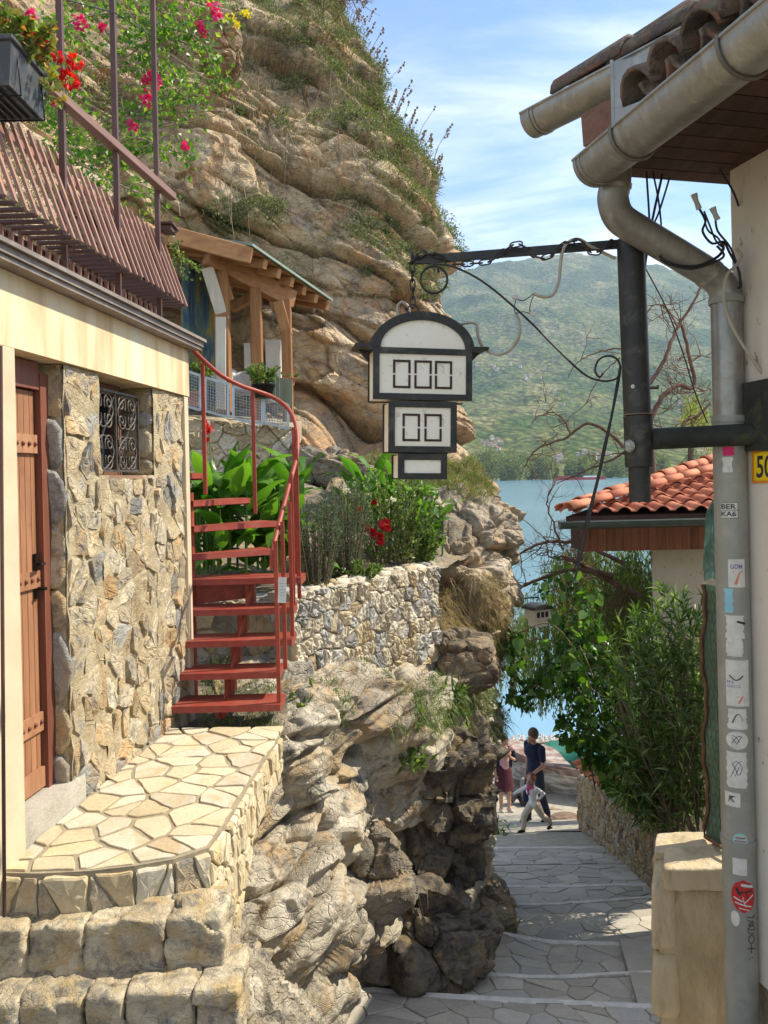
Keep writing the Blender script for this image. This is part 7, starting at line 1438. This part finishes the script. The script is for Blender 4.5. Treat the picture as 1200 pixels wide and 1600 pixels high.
# willow behind
WL = leafmat('willow_leaf', (.055, .085, .02), (.12, .16, .035), (.24, .27, .07), .4, .5)
def willow(label, cu, cv, Y, wpx, hpx, n, seed, trunk=True):
    t = thing('willow_tree', label, 'willow', tuple(P(cu, 1250, Y))); r_ = np.random.RandomState(seed); ds = []; st = MB(); k_ = Y / F
    for i in range(n):
        u = cu + r_.normal() * wpx * .33; top = cv - hpx * .5 + abs(u - cu) / wpx * hpx * .45 + r_.rand() * hpx * .35; L = hpx * r_.uniform(.35, .8) * k_; p = np.array(tuple(P(u, top, Y + r_.normal() * .9))); m_ = int(16 + L * 26); tt = r_.rand(m_, 1); sw = r_.normal() * .08
        L = min(L, max(.3, (1108 - top) * k_)) if u < 892 else L
        C = p + np.concatenate([sw * tt ** 2, r_.normal() * .05 * tt, -L * tt], 1) + r_.normal(size=(m_, 3)) * .02; ds.append(leaves(C, r_.normal(size=(m_, 3)) * .35 + [0, 0, -1], .11, .022, r_))
        if i % 4 == 0: st.tube([p, p + np.array([sw * .3, 0, -L * .5]), p + np.array([sw, 0, -L])], .004, 3)
    put_leaves('crown', merge(ds), WL, t, kind='stuff'); st.build('hanging_twigs', flat('willow_twig', (.22, .18, .08), .9), t, kind='stuff')
    b = MB(); b.tube([P(cu + 95, 1320, Y), P(cu + 75, 1150, Y), P(cu + 15, 1000, Y), P(cu, cv, Y)] if trunk else [P(cu - 10, 1100, Y), P(cu - 5, cv, Y)], [.22, .19, .15, .07] if trunk else [.10, .05], 10); b.build('trunk', BARK, t)
BARK = rockmat('bark', [(.3, (.07, .05, .035)), (.6, (.17, .13, .09)), (.8, (.26, .21, .16))], sc=3, bumpd=.02)
willow('weeping willow hanging over the lake behind the climbing vine', 915, 965, 15.5, 140, 290, 420, 1); willow('dark willow at the left end of the shore beside the rock', 810, 1000, 20.0, 62, 150, 90, 2, False)
willow('willow foliage glimpsed between the bare branches under the orange roof', 985, 920, 14.0, 90, 180, 150, 3, False)
WY = leafmat('pale_willow_leaf', (.16, .19, .04), (.28, .30, .08), (.40, .38, .12), .4, .5); _o = WL; WL = WY; willow('yellowish willow top above the ridge of the orange tile roof', 1085, 650, 15.5, 60, 90, 36, 4, False); WL = _o
# bare tree with reddish crooked branches
bt = thing('bare_tree', 'leafless tree with crooked reddish branches rising behind the black pole', 'tree', tuple(P(1010, 900, 12.5))); BR = rockmat('branch_bark', [(.3, (.10, .055, .04)), (.6, (.21, .13, .095)), (.8, (.30, .21, .16))], sc=3, bumpd=.01); tw = MB(); rb2 = random.Random(3)
def limb(pts, r0, r1, Y=12.2, n=26, twigs=10, name='limb', tl=1.0):
    ln = smooth_line([P(u, v, Y + (k * .08)) for k, (u, v) in enumerate(pts)], n); ln = [p + Vector((rb2.gauss(0, .008), rb2.gauss(0, .01), rb2.gauss(0, .008))) for p in ln]; r0 *= .72; r1 *= .72; MB().tube(ln, [r0 + (r1 - r0) * i / (n - 1) for i in range(n)], 7).build(name, BR, bt)
    for _ in range(twigs): twig(ln[rb2.randrange(2, n)], Vector((rb2.gauss(0, 1), rb2.gauss(0, .6), rb2.gauss(.25, .8))).normalized(), rb2.uniform(.25, .75) * tl, .009, 2)
def twig(p, d, L, r, depth):
    pts = [p]; 
    for k in range(5): d = (d + Vector((rb2.gauss(0, .22), rb2.gauss(0, .2), rb2.gauss(.03, .22)))).normalized(); pts.append(pts[-1] + d * L / 5)
    tw.tube(pts, [r * (1 - .16 * k) for k in range(6)], 4, caps=False)
    if depth:
        for _ in range(rb2.randint(2, 3)): q = pts[rb2.randrange(1, 5)]; twig(q, (d + Vector((rb2.gauss(0, .9), rb2.gauss(0, .5), rb2.gauss(0, .9)))).normalized(), L * rb2.uniform(.35, .7), r * .6, depth - 1)
limb([(1040, 1000), (1030, 900), (1022, 820), (1018, 740), (1014, 660)], .16, .09, n=20, twigs=6, name='trunk'); limb([(1020, 820), (1016, 740), (1014, 640)], .10, .07, 12.4)
limb([(1014, 600), (1035, 570), (1050, 530), (1060, 510), (1085, 470), (1100, 440)], .050, .022); limb([(1020, 650), (1035, 620), (1060, 602), (1084, 605), (1078, 560), (1068, 520), (1062, 500)], .060, .03)
limb([(975, 700), (945, 672), (915, 662), (890, 680), (860, 692), (835, 705), (820, 730)], .040, .014, twigs=8); limb([(890, 678), (880, 655), (862, 645), (842, 650), (830, 662)], .020, .010, twigs=4); limb([(978, 706), (940, 725), (900, 742), (870, 755)], .030, .010, twigs=7)
limb([(1060, 510), (1040, 480), (1020, 478), (1005, 500)], .022, .009, twigs=6); limb([(970, 545), (935, 550), (900, 568), (888, 590)], .018, .007, twigs=3); limb([(968, 560), (950, 575), (930, 600), (915, 630), (885, 658)], .014, .007, twigs=2)
limb([(975, 880), (920, 855), (870, 845), (820, 860), (795, 880)], .050, .018, twigs=10); limb([(960, 900), (900, 890), (855, 900), (800, 925), (785, 940)], .060, .02, twigs=10); limb([(1000, 930), (950, 905), (905, 880), (880, 870)], .075, .05, twigs=9)
limb([(880, 860), (865, 820), (855, 780), (870, 750)], .026, .010, twigs=8); limb([(905, 875), (860, 870), (850, 840), (800, 800)], .022, .008, twigs=8); limb([(1045, 700), (1070, 660), (1090, 650), (1110, 630)], .045, .02, twigs=8); limb([(1062, 560), (1090, 555), (1115, 560)], .015, .008, twigs=4); limb([(1050, 615), (1090, 612), (1115, 608)], .015, .008, twigs=5)
for i in range(46): twig(P(rb2.uniform(860, 1000), rb2.uniform(850, 960), 12.5), Vector((rb2.gauss(0, 1), rb2.gauss(0, .5), rb2.gauss(0, .8))).normalized(), rb2.uniform(.4, 1.0), .008, 2)
for i in range(26): twig(P(rb2.uniform(1030, 1115), rb2.uniform(600, 730), 12.8), Vector((rb2.gauss(0, 1), rb2.gauss(0, .5), rb2.gauss(0, .8))).normalized(), rb2.uniform(.3, .8), .008, 2)
tw.build('twigs', BR, bt, kind='stuff')
limb_t = thing('overhanging_twigs', 'bare twigs hanging into the sky at the top of the cliff', 'branch', tuple(P(540, -20, 12.5))); tw = MB()
for i in range(22): twig(P(rb2.uniform(505, 560), rb2.uniform(-40, 10), 12.6), Vector((rb2.gauss(.5, .5), 0, rb2.gauss(-.7, .35))).normalized(), rb2.uniform(.3, .8), .007, 2)
tw.build('twig', BR, limb_t, kind='stuff')
# far small lantern of the same kind with its post
l2 = thing('small_lantern', 'small distant lantern shaped like a house hanging from an arm over the vine', 'lantern', tuple(P(846, 950, 11.0))); DM = flat('dark_metal', (.05, .05, .05), .6, .2)
c_ = P(840, 962, 10.8); Rz = Euler((0, 0, .45)).to_matrix()
b = MB(); b.box(c_ + Vector((0, 0, .03)), (.27, .22, .13), Rz); b.box(c_ + Vector((0, 0, -.09)), (.19, .18, .10), Rz); bd = b.build('body', LP, l2)
b = MB(); A_ = [c_ + Rz @ Vector((.165 * math.cos(t), -.14, .10 + .07 * math.sin(t))) for t in np.linspace(0, math.pi, 12)]; b.prism(A_, Rz @ Vector((0, .28, 0))); b.build('roof', DM, l2)
for s_ in (-.07, 0, .07): b = MB(); b.box(c_ + Rz @ Vector((s_, -.113, .03)), (.045, .006, .075), Rz); b.build('window_mark', MARK, l2)
b = MB(); b.tube([c_ + Vector((0, 0, .16)), c_ + Vector((0, 0, .30))], .005, 5); b.build('hanger', DM, l2)
pt = thing('lantern_post', 'dark post with a thin arm beside the rock holding the small lantern', 'post', tuple(P(786, 1000, 10.8))); b = MB(); pz = P(786, 935, 10.8); b.box((pz.x, pz.y, pz.z - .30), (.055, .055, .62)); b.build('post', DM, pt); b = MB(); b.bar(P(784, 938, 10.8), P(842, 933, 10.8), .012, .018); b.build('arm', DM, pt)
# ================================================================== BOAT, TARP, THINGS ON THE BEACH
BW = MT('peeling_boat_paint'); v = BW.coord((.5, 1, 3.2)); c = BW.ramp(BW.noise(3.5, 8, .72, v, .4), [(.34, (.13, .11, .09)), (.46, (.34, .31, .27)), (.56, (.58, .56, .51)), (.75, (.68, .66, .62))]); c = BW.mix(BW.ramp(BW.noise(2.3, 6, .65, v), [(.56, 0.0), (.66, .8)]), c, (.30, .10, .06)); BW.col(c).set(.8, 0, .2).bump(BW.noise(8, 6, .7, v), .6, .01); BW = BW.m
BRD = MT('red_boat_paint'); v = BRD.coord((.5, 1, 2)); BRD.col(BRD.ramp(BRD.noise(4, 7, .7, v), [(.3, (.13, .08, .065)), (.46, (.22, .14, .115)), (.60, (.40, .36, .33))])).set(.8); BRD = BRD.m
boat = thing('wooden_boat', 'old wooden boat with peeling white and red paint pulled up behind the people', 'boat', tuple(P(850, 1255, 18.4)))
# hull: clinker strakes, long axis roughly across the view
A0 = P(772, 1252, 19.2); B0 = P(985, 1262, 17.6); ax = Vector((B0.x - A0.x, B0.y - A0.y, 0)); HL = ax.length * 1.25; ax.normalize(); sd_ = Vector((ax.y, -ax.x, 0)); org = Vector((A0.x, A0.y, P(850, 1262, 18.4).z)); HH = 1.08; nst = 7
def hull(s_, t):  # s along 0..1, t up 0..1 ; returns point on near side
    beam_ = .62 * math.sin(math.pi * min(.93, max(.04, s_))) ** .55; flare = (t ** .65); sheer = .22 * (2 * s_ - 1) ** 2
    return org + ax * (HL * s_) + sd_ * (beam_ * flare - .15) + Vector((0, 0, HH * t * (1 + sheer) + .02))
for k in range(nst):
    t0, t1 = k / nst, (k + 1) / nst + .012; b = MB(); n = 22; vs = []
    for s_ in np.linspace(0, 1, n): vs += [hull(s_, t0) + sd_ * .022, hull(s_, t1) + sd_ * .002, hull(s_, t1) - sd_ * .02, hull(s_, t0) - sd_ * .0]
    fs = [(i * 4 + j, i * 4 + (j + 1) % 4, (i + 1) * 4 + (j + 1) % 4, (i + 1) * 4 + j) for i in range(n - 1) for j in range(4)]; b.add(vs, fs); b.build('plank', BRD if k == nst - 1 else BW, boat)
b = MB(); n = 22; vs = []
for s_ in np.linspace(0, 1, n): p = hull(s_, 1); q = Vector(p) - sd_ * (2 * .62 * math.sin(math.pi * min(.93, max(.04, s_))) ** .55); vs += [p, q]
b.add(vs, [(i * 2, i * 2 + 1, i * 2 + 3, i * 2 + 2) for i in range(n - 1)]); b.build('deck', BRD, boat)
b = MB(); b.tube([hull(s_, 1.0) + Vector((0, 0, .02)) + sd_ * .02 for s_ in np.linspace(0, 1, 20)], .035, 6); b.build('gunwale', BRD, boat)
b = MB(); vs = []
for s_ in np.linspace(0, 1, 22): p = hull(s_, 0); vs += [p + Vector((0, 0, 0)), p - sd_ * .9 * .5 + Vector((0, 0, 0)), hull(s_, 1) - sd_ * (2 * .62 * math.sin(math.pi * min(.93, max(.04, s_))) ** .55)]
b.add(vs, [(i * 3 + j, i * 3 + j + 1, i * 3 + 4 + j, i * 3 + 3 + j) for i in range(21) for j in range(2)]); b.build('far_side', BW, boat)
b = MB(); b.box(P(826, 1232, 18.0), (.42, .08, .50), Euler((0, .1, .2)).to_matrix(), 0, .03); b.build('grey_board', flat('weathered_board', (.26, .25, .23), .9), None, label='rounded grey board leaning on the boat behind the man', category='board')
TRP = flat('green_tarp', (.02, .15, .11), .5, 0, .2, 4, .5); G = net([[P(850, 1160, 18.3), P(880, 1157, 18.3), P(915, 1160, 18.2), P(960, 1165, 18.0)], [P(868, 1172, 18.05), P(890, 1175, 18.0), P(920, 1180, 17.8), P(960, 1180, 17.7)], [P(885, 1188, 17.9), P(900, 1195, 17.8), P(925, 1200, 17.6), P(960, 1195, 17.5)], [P(895, 1198, 17.85), P(905, 1206, 17.75), P(930, 1212, 17.5), P(960, 1210, 17.4)]], 30, 40); G += fbm(G * 5, 3, 3)[..., None] * np.array([0, .05, .04])
nmesh('tarpaulin', G.reshape(-1, 3), gfaces(30, 40), TRP, None, True, label='green tarpaulin draped over the right end of the boat', category='tarpaulin')
for (a, c2, lab) in (((780, 1172, 21), (905, 1162, 21), 'long weathered plank lying along the beach behind the boat'), ((810, 1163, 22), (880, 1158, 22), 'shorter weathered plank farther up the beach'), ((860, 1264, 17.2), (885, 1270, 17.0), 'broken piece of timber on the lane beside the boat')):
    b = MB(); b.bar(P(*a), P(*c2), .12, .05); b.build('plank', flat('driftwood', (.24, .18, .13), .9, 0, .2, 8, .4), None, label=lab, category='plank')
b = MB(); b.bar(P(762, 1150, 20), P(770, 1128, 20.3), .06, .3, (0, 1, 0)); b.build('white_board', flat('white_paint', (.7, .7, .68)), None, label='white board leaning at the beach edge beside the rock', category='board')
b = MB(); b.tube(smooth_line([P(797, 1250, 17.5), P(806, 1238, 17.6), P(815, 1245, 17.6), P(820, 1256, 17.4)], 12), [.10] * 12, 8); b.build('dark_bundle', flat('dark_rubber', (.03, .03, .035), .7), None, label='dark tyre-like bundle on the ground between the woman and the man', category='bundle')
mh = P(905, 1281, 15.6); b = MB(); b.tube([(mh.x - .25, mh.y, zl(mh.y) + .0), (mh.x - .25, mh.y, zl(mh.y) + .012)], .32, 24); b.build('manhole_cover', flat('rusty_cover', (.24, .16, .11), .8, .2, .2, 14, .4), None, label='round rusty manhole cover in the lane right of the child', category='manhole cover')
for i, (u, v, Y) in enumerate(((928, 1182, 12.6), (1010, 1180, 12.0), (938, 1210, 12.3), (948, 1232, 12.0))):
    pass
# low shed roof with orange tiles glimpsed through the leaves
sd2 = thing('tiled_wall_cap', 'orange tiles capping the far end of the lane wall under the vine', 'tiles', tuple(P(945, 1230, 12.0)))
for i in range(9):
    t = i / 8; p = P(925 + 60 * t, 1186 + 62 * t - 26 * (t * t), 12.9 - 2.0 * t); barrel('tile', p, Vector((-1, -.25, -.25)).normalized(), Vector((0, 0, 1)), .085, .34, TN[i % 3], sd2)
# ================================================================== PEOPLE
def remesh(o, vs=.011, sm=3):
    md = o.modifiers.new('r', 'REMESH'); md.mode = 'VOXEL'; md.voxel_size = vs; md.use_smooth_shade = True
    ms = o.modifiers.new('s', 'SMOOTH'); ms.factor = .5; ms.iterations = sm; return o
def limbs(b, pts, n=10): # tapered chain of (point, radius[, squash])
    for i in range(len(pts) - 1):
        (p, r), (q, s_) = pts[i], pts[i + 1]; p, q = Vector(p), Vector(q); b.tube([p, q], [r, s_], n); b.ball(p, r, 0, 10, 8); b.ball(q, s_, 0, 10, 8)
SKIN = flat('skin', (.46, .26, .18), .55, 0, .06, 4); SKD = SKIN
def person(label, feet, H, yaw_, pose, cloth, hair, child=False):
    o = feet; R_ = Euler((0, 0, yaw_)).to_matrix(); s_ = H / 1.75; t = thing('person', label, 'person', tuple(o))
    W_ = lambda x, y, z: Vector(o) + R_ @ Vector((x, y, z)) * s_
    J = pose; b = MB(); hs = J.get('hs', 1.0)
    hip, chest, neck, head = J['hip'], J['chest'], J['neck'], J['head']
    limbs(b, [(W_(*hip), .125 * s_), (W_(*[(a + c) / 2 for a, c in zip(hip, chest)]), .11 * s_), (W_(*chest), .13 * s_)]); b.ball(W_(chest[0], chest[1], chest[2]), .15 * s_, 0, 12, 8, (1.15, .75, .8))
    limbs(b, [(W_(chest[0], chest[1], chest[2] + .08), .07 * s_), (W_(*neck), .052 * s_), (W_(*head), .06 * s_)]); hp = W_(*head); hr_ = .105 * s_ * hs
    b.ball(hp + Vector((0, 0, .02 * s_)), hr_, 0, 14, 10, (.82, .95, 1.15)); hd = R_ @ Vector(J.get('look', (0, -1, 0))); hd.normalize(); hx = hd.cross(Vector((0, 0, 1))).normalized()
    b.ball(hp + hd * hr_ * .78 + Vector((0, 0, -.35 * hr_)), hr_ * .5, 0, 8, 6); b.ball(hp + hd * hr_ * 1.0 + Vector((0, 0, -.02 * hr_)), hr_ * .17, 0, 6, 5, (1, 1, 1.5))
    for e in (-1, 1): b.ball(hp + hx * e * hr_ * .84, hr_ * .22, 0, 6, 5, (.6, .8, 1.2))
    for side in ('l', 'r'):
        sh_, elb, wr, hand = J['arm_' + side]; limbs(b, [(W_(*sh_), .055 * s_), (W_(*elb), .040 * s_), (W_(*wr), .028 * s_)]); d = (W_(*hand) - W_(*wr)); dl = d.normalized(); px__ = dl.cross(R_ @ Vector((0, 1, .1))).normalized(); b.ball(W_(*wr) + dl * .045 * s_, .034 * s_, 0, 8, 6, (1, .8, 1.1))
        for f_ in range(4): q0 = W_(*wr) + dl * .07 * s_ + px__ * (f_ - 1.5) * .017 * s_; L_ = (.065, .075, .07, .055)[f_] * s_; b.tube([q0, q0 + dl * L_ * .55, q0 + dl * L_ + (R_ @ Vector((0, -.02, 0))) * s_], [.011 * s_, .010 * s_, .008 * s_], 6)
        b.tube([W_(*wr) + dl * .03 * s_ + px__ * .02 * s_, W_(*wr) + dl * .065 * s_ + px__ * .055 * s_], [.012 * s_, .009 * s_], 6)
        hp_, kn, an, toe = J['leg_' + side]; limbs(b, [(W_(*hp_), .088 * s_), (W_(*kn), .056 * s_), (W_(*an), .038 * s_)]); limbs(b, [(W_(*an), .036 * s_), (W_(*toe), .03 * s_)])
    remesh(b.build('body', SKIN, t), .0095 if not child else .008)
    for nm, mt_, fn in cloth:
        b = MB(); fn(b, W_, J, s_, R_, limbs); o2 = b.build(nm, mt_, t)
        if nm not in ('shoe',): remesh(o2, .010, 2)
    b = MB(); hair(b, hp, hr_, hd, hx, s_); remesh(b.build('hair', J['haircol'], t), .009, 2)
    b = MB()
    for e in (-1, 1): b.ball(hp + hd * hr_ * .90 + hx * e * hr_ * .34 + Vector((0, 0, hr_ * .12)), hr_ * .10, 0, 6, 5)
    b.tube([hp + hd * hr_ * 1.13 + hx * hr_ * a - Vector((0, 0, hr_ * .62)) for a in (-.24, 0, .24)], .004 * s_, 5); b.build('face', flat('features', (.06, .03, .025), .5), t)
    return t
def top_f(sleeve=.45, r=1.0, low=0.0):
    def f(b, W_, J, s_, R_, L):
        h, c_ = J['hip'], J['chest']; mid = [(a + d) / 2 for a, d in zip(h, c_)]; L(b, [(W_(h[0], h[1], h[2] + low), .150 * s_ * r), (W_(*mid), .140 * s_ * r), (W_(*c_), .150 * s_ * r)], 14); b.ball(W_(*c_), .175 * s_ * r, 0, 14, 10, (1.15, .78, .85)); b.ball(W_(c_[0], c_[1], c_[2] + .10), .10 * s_ * r, 0, 12, 8, (1.3, .8, .6))
        for side in 'lr':
            a, e, w, _ = J['arm_' + side]
            if sleeve <= 1: e2 = [p + (q - p) * sleeve for p, q in zip(a, e)]; L(b, [(W_(*a), .074 * s_), (W_(*e2), .066 * s_)])
            else: L(b, [(W_(*a), .070 * s_), (W_(*e), .055 * s_), (W_(*w), .040 * s_)])
    return f
def trouser_f(r=1.0):
    def f(b, W_, J, s_, R_, L):
        h = J['hip']; b.ball(W_(*h), .155 * s_, 0, 12, 8, (1.0, .85, .75))
        for side in 'lr':
            hp_, kn, an, _ = J['leg_' + side]; an2 = [k + (a - k) * .93 for k, a in zip(kn, an)]; L(b, [(W_(*hp_), .105 * s_ * r), (W_(*kn), .077 * s_ * r), (W_(*an2), .064 * s_ * r)])
    return f
def shoe_f(b, W_, J, s_, R_, L):
    for side in 'lr':
        an, toe = J['leg_' + side][2:]; L(b, [(W_(an[0], an[1] + .02, an[2] - .04), .042 * s_), (W_(toe[0], toe[1], toe[2]), .040 * s_)]); b.bar(W_(an[0], an[1] + .05, min(an[2], toe[2] + .05) - .065), W_(toe[0], toe[1] - .04, toe[2] - .030), .085 * s_, .018 * s_)
def short_hair(b, hp, r, d, x, s_): b.ball(hp + Vector((0, 0, .30 * r)) - d * r * .16, r * 1.13, 0, 14, 10, (.88, .97, 1.0))
def bun_hair(b, hp, r, d, x, s_): short_hair(b, hp, r, d, x, s_); b.ball(hp - d * r * .95 + Vector((0, 0, .35 * r)), r * .45)
NAVY = flat('navy_cloth', (.018, .024, .055), .85, 0, .25, 10, .5); NAVY2 = flat('dark_blue_trousers', (.022, .028, .050), .85, 0, .2, 10, .5); PINKT = flat('pale_pink_top', (.60, .36, .38), .85); BURG = flat('burgundy_skirt', (.085, .022, .035), .85, 0, .3, 8, .5); CREAM = flat('cream_trousers', (.60, .52, .40), .85, 0, .1, 8, .4); WHT2 = flat('white_shirt', (.75, .73, .72), .8); SH1 = flat('black_shoe', (.02, .02, .02), .5); SH2 = flat('beige_shoe', (.50, .44, .36), .6); PNKS = flat('pink_scarf', (.65, .08, .22), .7)
HB = flat('brown_hair', (.10, .05, .03), .6, 0, .3, 30, .4); HD = flat('dark_hair', (.03, .018, .014), .5, 0, .3, 30, .4); HR = flat('auburn_hair', (.17, .06, .03), .6, 0, .3, 30, .4)
# man: seen from behind-left, walking towards the lake, head turned down to his left
mf = P(838, 1288, 15.4); mf.z = zl(15.4)
person('man in a navy short-sleeved shirt and dark trousers walking with the child', mf, 1.80, -1.0, dict(hip=(0, 0, .95), chest=(0, -.01, 1.34), neck=(0, -.03, 1.52), head=(.02, -.06, 1.64), look=(-.25, -1, -.55), haircol=HB,
    arm_l=((-.20, 0, 1.42), (-.26, .06, 1.12), (-.25, .0, .86), (-.25, -.02, .76)), arm_r=((.20, -.01, 1.42), (.26, -.04, 1.13), (.22, -.28, 1.02), (.20, -.36, 1.0)),
    leg_l=((-.09, 0, .92), (-.10, -.14, .50), (-.10, -.10, .10), (-.10, -.26, .045)), leg_r=((.09, 0, .92), (.10, .06, .50), (.11, .20, .12), (.12, .08, .045))),
    [('trousers', NAVY2, trouser_f()), ('shirt', NAVY, top_f(.62)), ('shoe', SH1, shoe_f)], short_hair)
# child: cream trousers, long white sleeves, mid stride to the left
gf = P(836, 1309, 14.1); gf.z = zl(14.1)
person('small child in white top, pink scarf and cream trousers striding beside the man', gf, 1.04, -1.15, dict(hip=(0, 0, .86), chest=(0, -.05, 1.22), neck=(0, -.07, 1.42), head=(.0, -.10, 1.58), look=(.2, -1, -.25), hs=1.45, haircol=HR,
    arm_l=((-.18, -.05, 1.34), (-.34, -.22, 1.18), (-.42, -.44, 1.06), (-.45, -.52, 1.04)), arm_r=((.18, -.04, 1.34), (.26, .16, 1.20), (.22, .05, 1.05), (.2, -.02, 1.0)),
    leg_l=((-.10, 0, .83), (-.11, -.30, .50), (-.10, -.34, .12), (-.10, -.50, .05)), leg_r=((.10, 0, .83), (.11, .18, .50), (.10, .50, .20), (.10, .42, .06))),
    [('trousers', CREAM, trouser_f(1.25)), ('top', WHT2, top_f(2, 1.02)), ('shoe', SH1, shoe_f), ('scarf', PNKS, lambda b, W_, J, s_, R_, L: (L(b, [(W_(-.10, -.12, 1.40), .05 * s_), (W_(.0, -.22, 1.34), .05 * s_), (W_(.10, -.12, 1.40), .05 * s_)]), L(b, [(W_(0, -.22, 1.32), .045 * s_), (W_(.03, -.22, 1.16), .03 * s_)])))],
    lambda b, hp, r, d, x, s_: (b.ball(hp + Vector((0, 0, .26 * r)) - d * r * .18, r * 1.06, 0, 14, 10, (.9, .98, .98)), b.ball(hp - d * r * .9 - Vector((0, 0, r * .2)), r * .5), b.ball(hp + Vector((0, 0, 1.15 * r)), r * .25)))
# woman: facing the camera, hand at her chest
wf = P(789, 1272, 16.9); wf.z = zl(16.9)
def skirt_f(b, W_, J, s_, R_, L):
    h = J['hip']; n = 18; rows_ = []
    for z, rx, ry in ((h[2] + .12, .135, .10), (h[2], .18, .13), (h[2] - .2, .21, .15), (h[2] - .44, .235, .17)): rows_.append([W_(h[0] + math.cos(a) * rx * (1 + .05 * math.sin(a * 5)), h[1] + math.sin(a) * ry, z) for a in np.linspace(0, 2 * math.pi, n, endpoint=False)])
    vs = [p for r_ in rows_ for p in r_]; b.add(vs, [(i * n + k, i * n + (k + 1) % n, (i + 1) * n + (k + 1) % n, (i + 1) * n + k) for i in range(3) for k in range(n)] + [tuple(range(n)), tuple(range(4 * n - 1, 3 * n - 1, -1))])
def jacket_f(b, W_, J, s_, R_, L):
    for side in 'lr': a, e, w, _ = J['arm_' + side]; L(b, [(W_(*a), .068 * s_), (W_(*e), .058 * s_)])
    L(b, [(W_(-.13, .03, 1.38), .07 * s_), (W_(-.14, .04, 1.05), .07 * s_)]); L(b, [(W_(.13, .03, 1.38), .07 * s_), (W_(.14, .04, 1.02), .08 * s_)]); L(b, [(W_(-.13, .10, 1.36), .06 * s_), (W_(.13, .10, 1.36), .06 * s_)]); L(b, [(W_(0, .10, 1.34), .10 * s_), (W_(0, .10, 1.05), .10 * s_)])
person('woman in a pink top, dark jacket and burgundy skirt standing beside the rock', wf, 1.68, .25, dict(hip=(0, 0, .95), chest=(0, -.01, 1.32), neck=(0, -.02, 1.50), head=(.0, -.04, 1.62), look=(.25, -1, -.1), haircol=HD,
    arm_l=((-.19, 0, 1.40), (-.25, .02, 1.12), (-.22, -.06, .88), (-.21, -.10, .78)), arm_r=((.19, 0, 1.40), (.27, .0, 1.13), (.10, -.17, 1.26), (.05, -.19, 1.32)),
    leg_l=((-.09, 0, .92), (-.09, -.02, .50), (-.08, .02, .10), (-.09, -.12, .045)), leg_r=((.09, 0, .92), (.09, -.04, .50), (.10, -.01, .10), (.12, -.14, .045))),
    [('top', PINKT, top_f(.1, .82, .05)), ('jacket', NAVY, jacket_f), ('skirt', BURG, skirt_f), ('shoe', SH2, shoe_f)], bun_hair)
# ================================================================== AIR
hz = bpy.data.materials.new('haze_air'); hz.use_nodes = True; hn = hz.node_tree.nodes; hl = hz.node_tree.links
for n_ in list(hn): hn.remove(n_)
out = hn.new('ShaderNodeOutputMaterial'); pv = hn.new('ShaderNodeVolumePrincipled'); pv.inputs['Color'].default_value = (.60, .77, 1.0, 1); pv.inputs['Density'].default_value = 7.5e-5; pv.inputs['Anisotropy'].default_value = .2; hl.new(pv.outputs[0], out.inputs['Volume'])
b = MB(); b.hexa([Vector(p) for p in ((-4200, -60, -70), (4800, -60, -70), (4800, 7200, -70), (-4200, 7200, -70), (-4200, -60, 1900), (4800, -60, 1900), (4800, 7200, 1900), (-4200, 7200, 1900))]); b.build('haze', hz, kind='stuff')
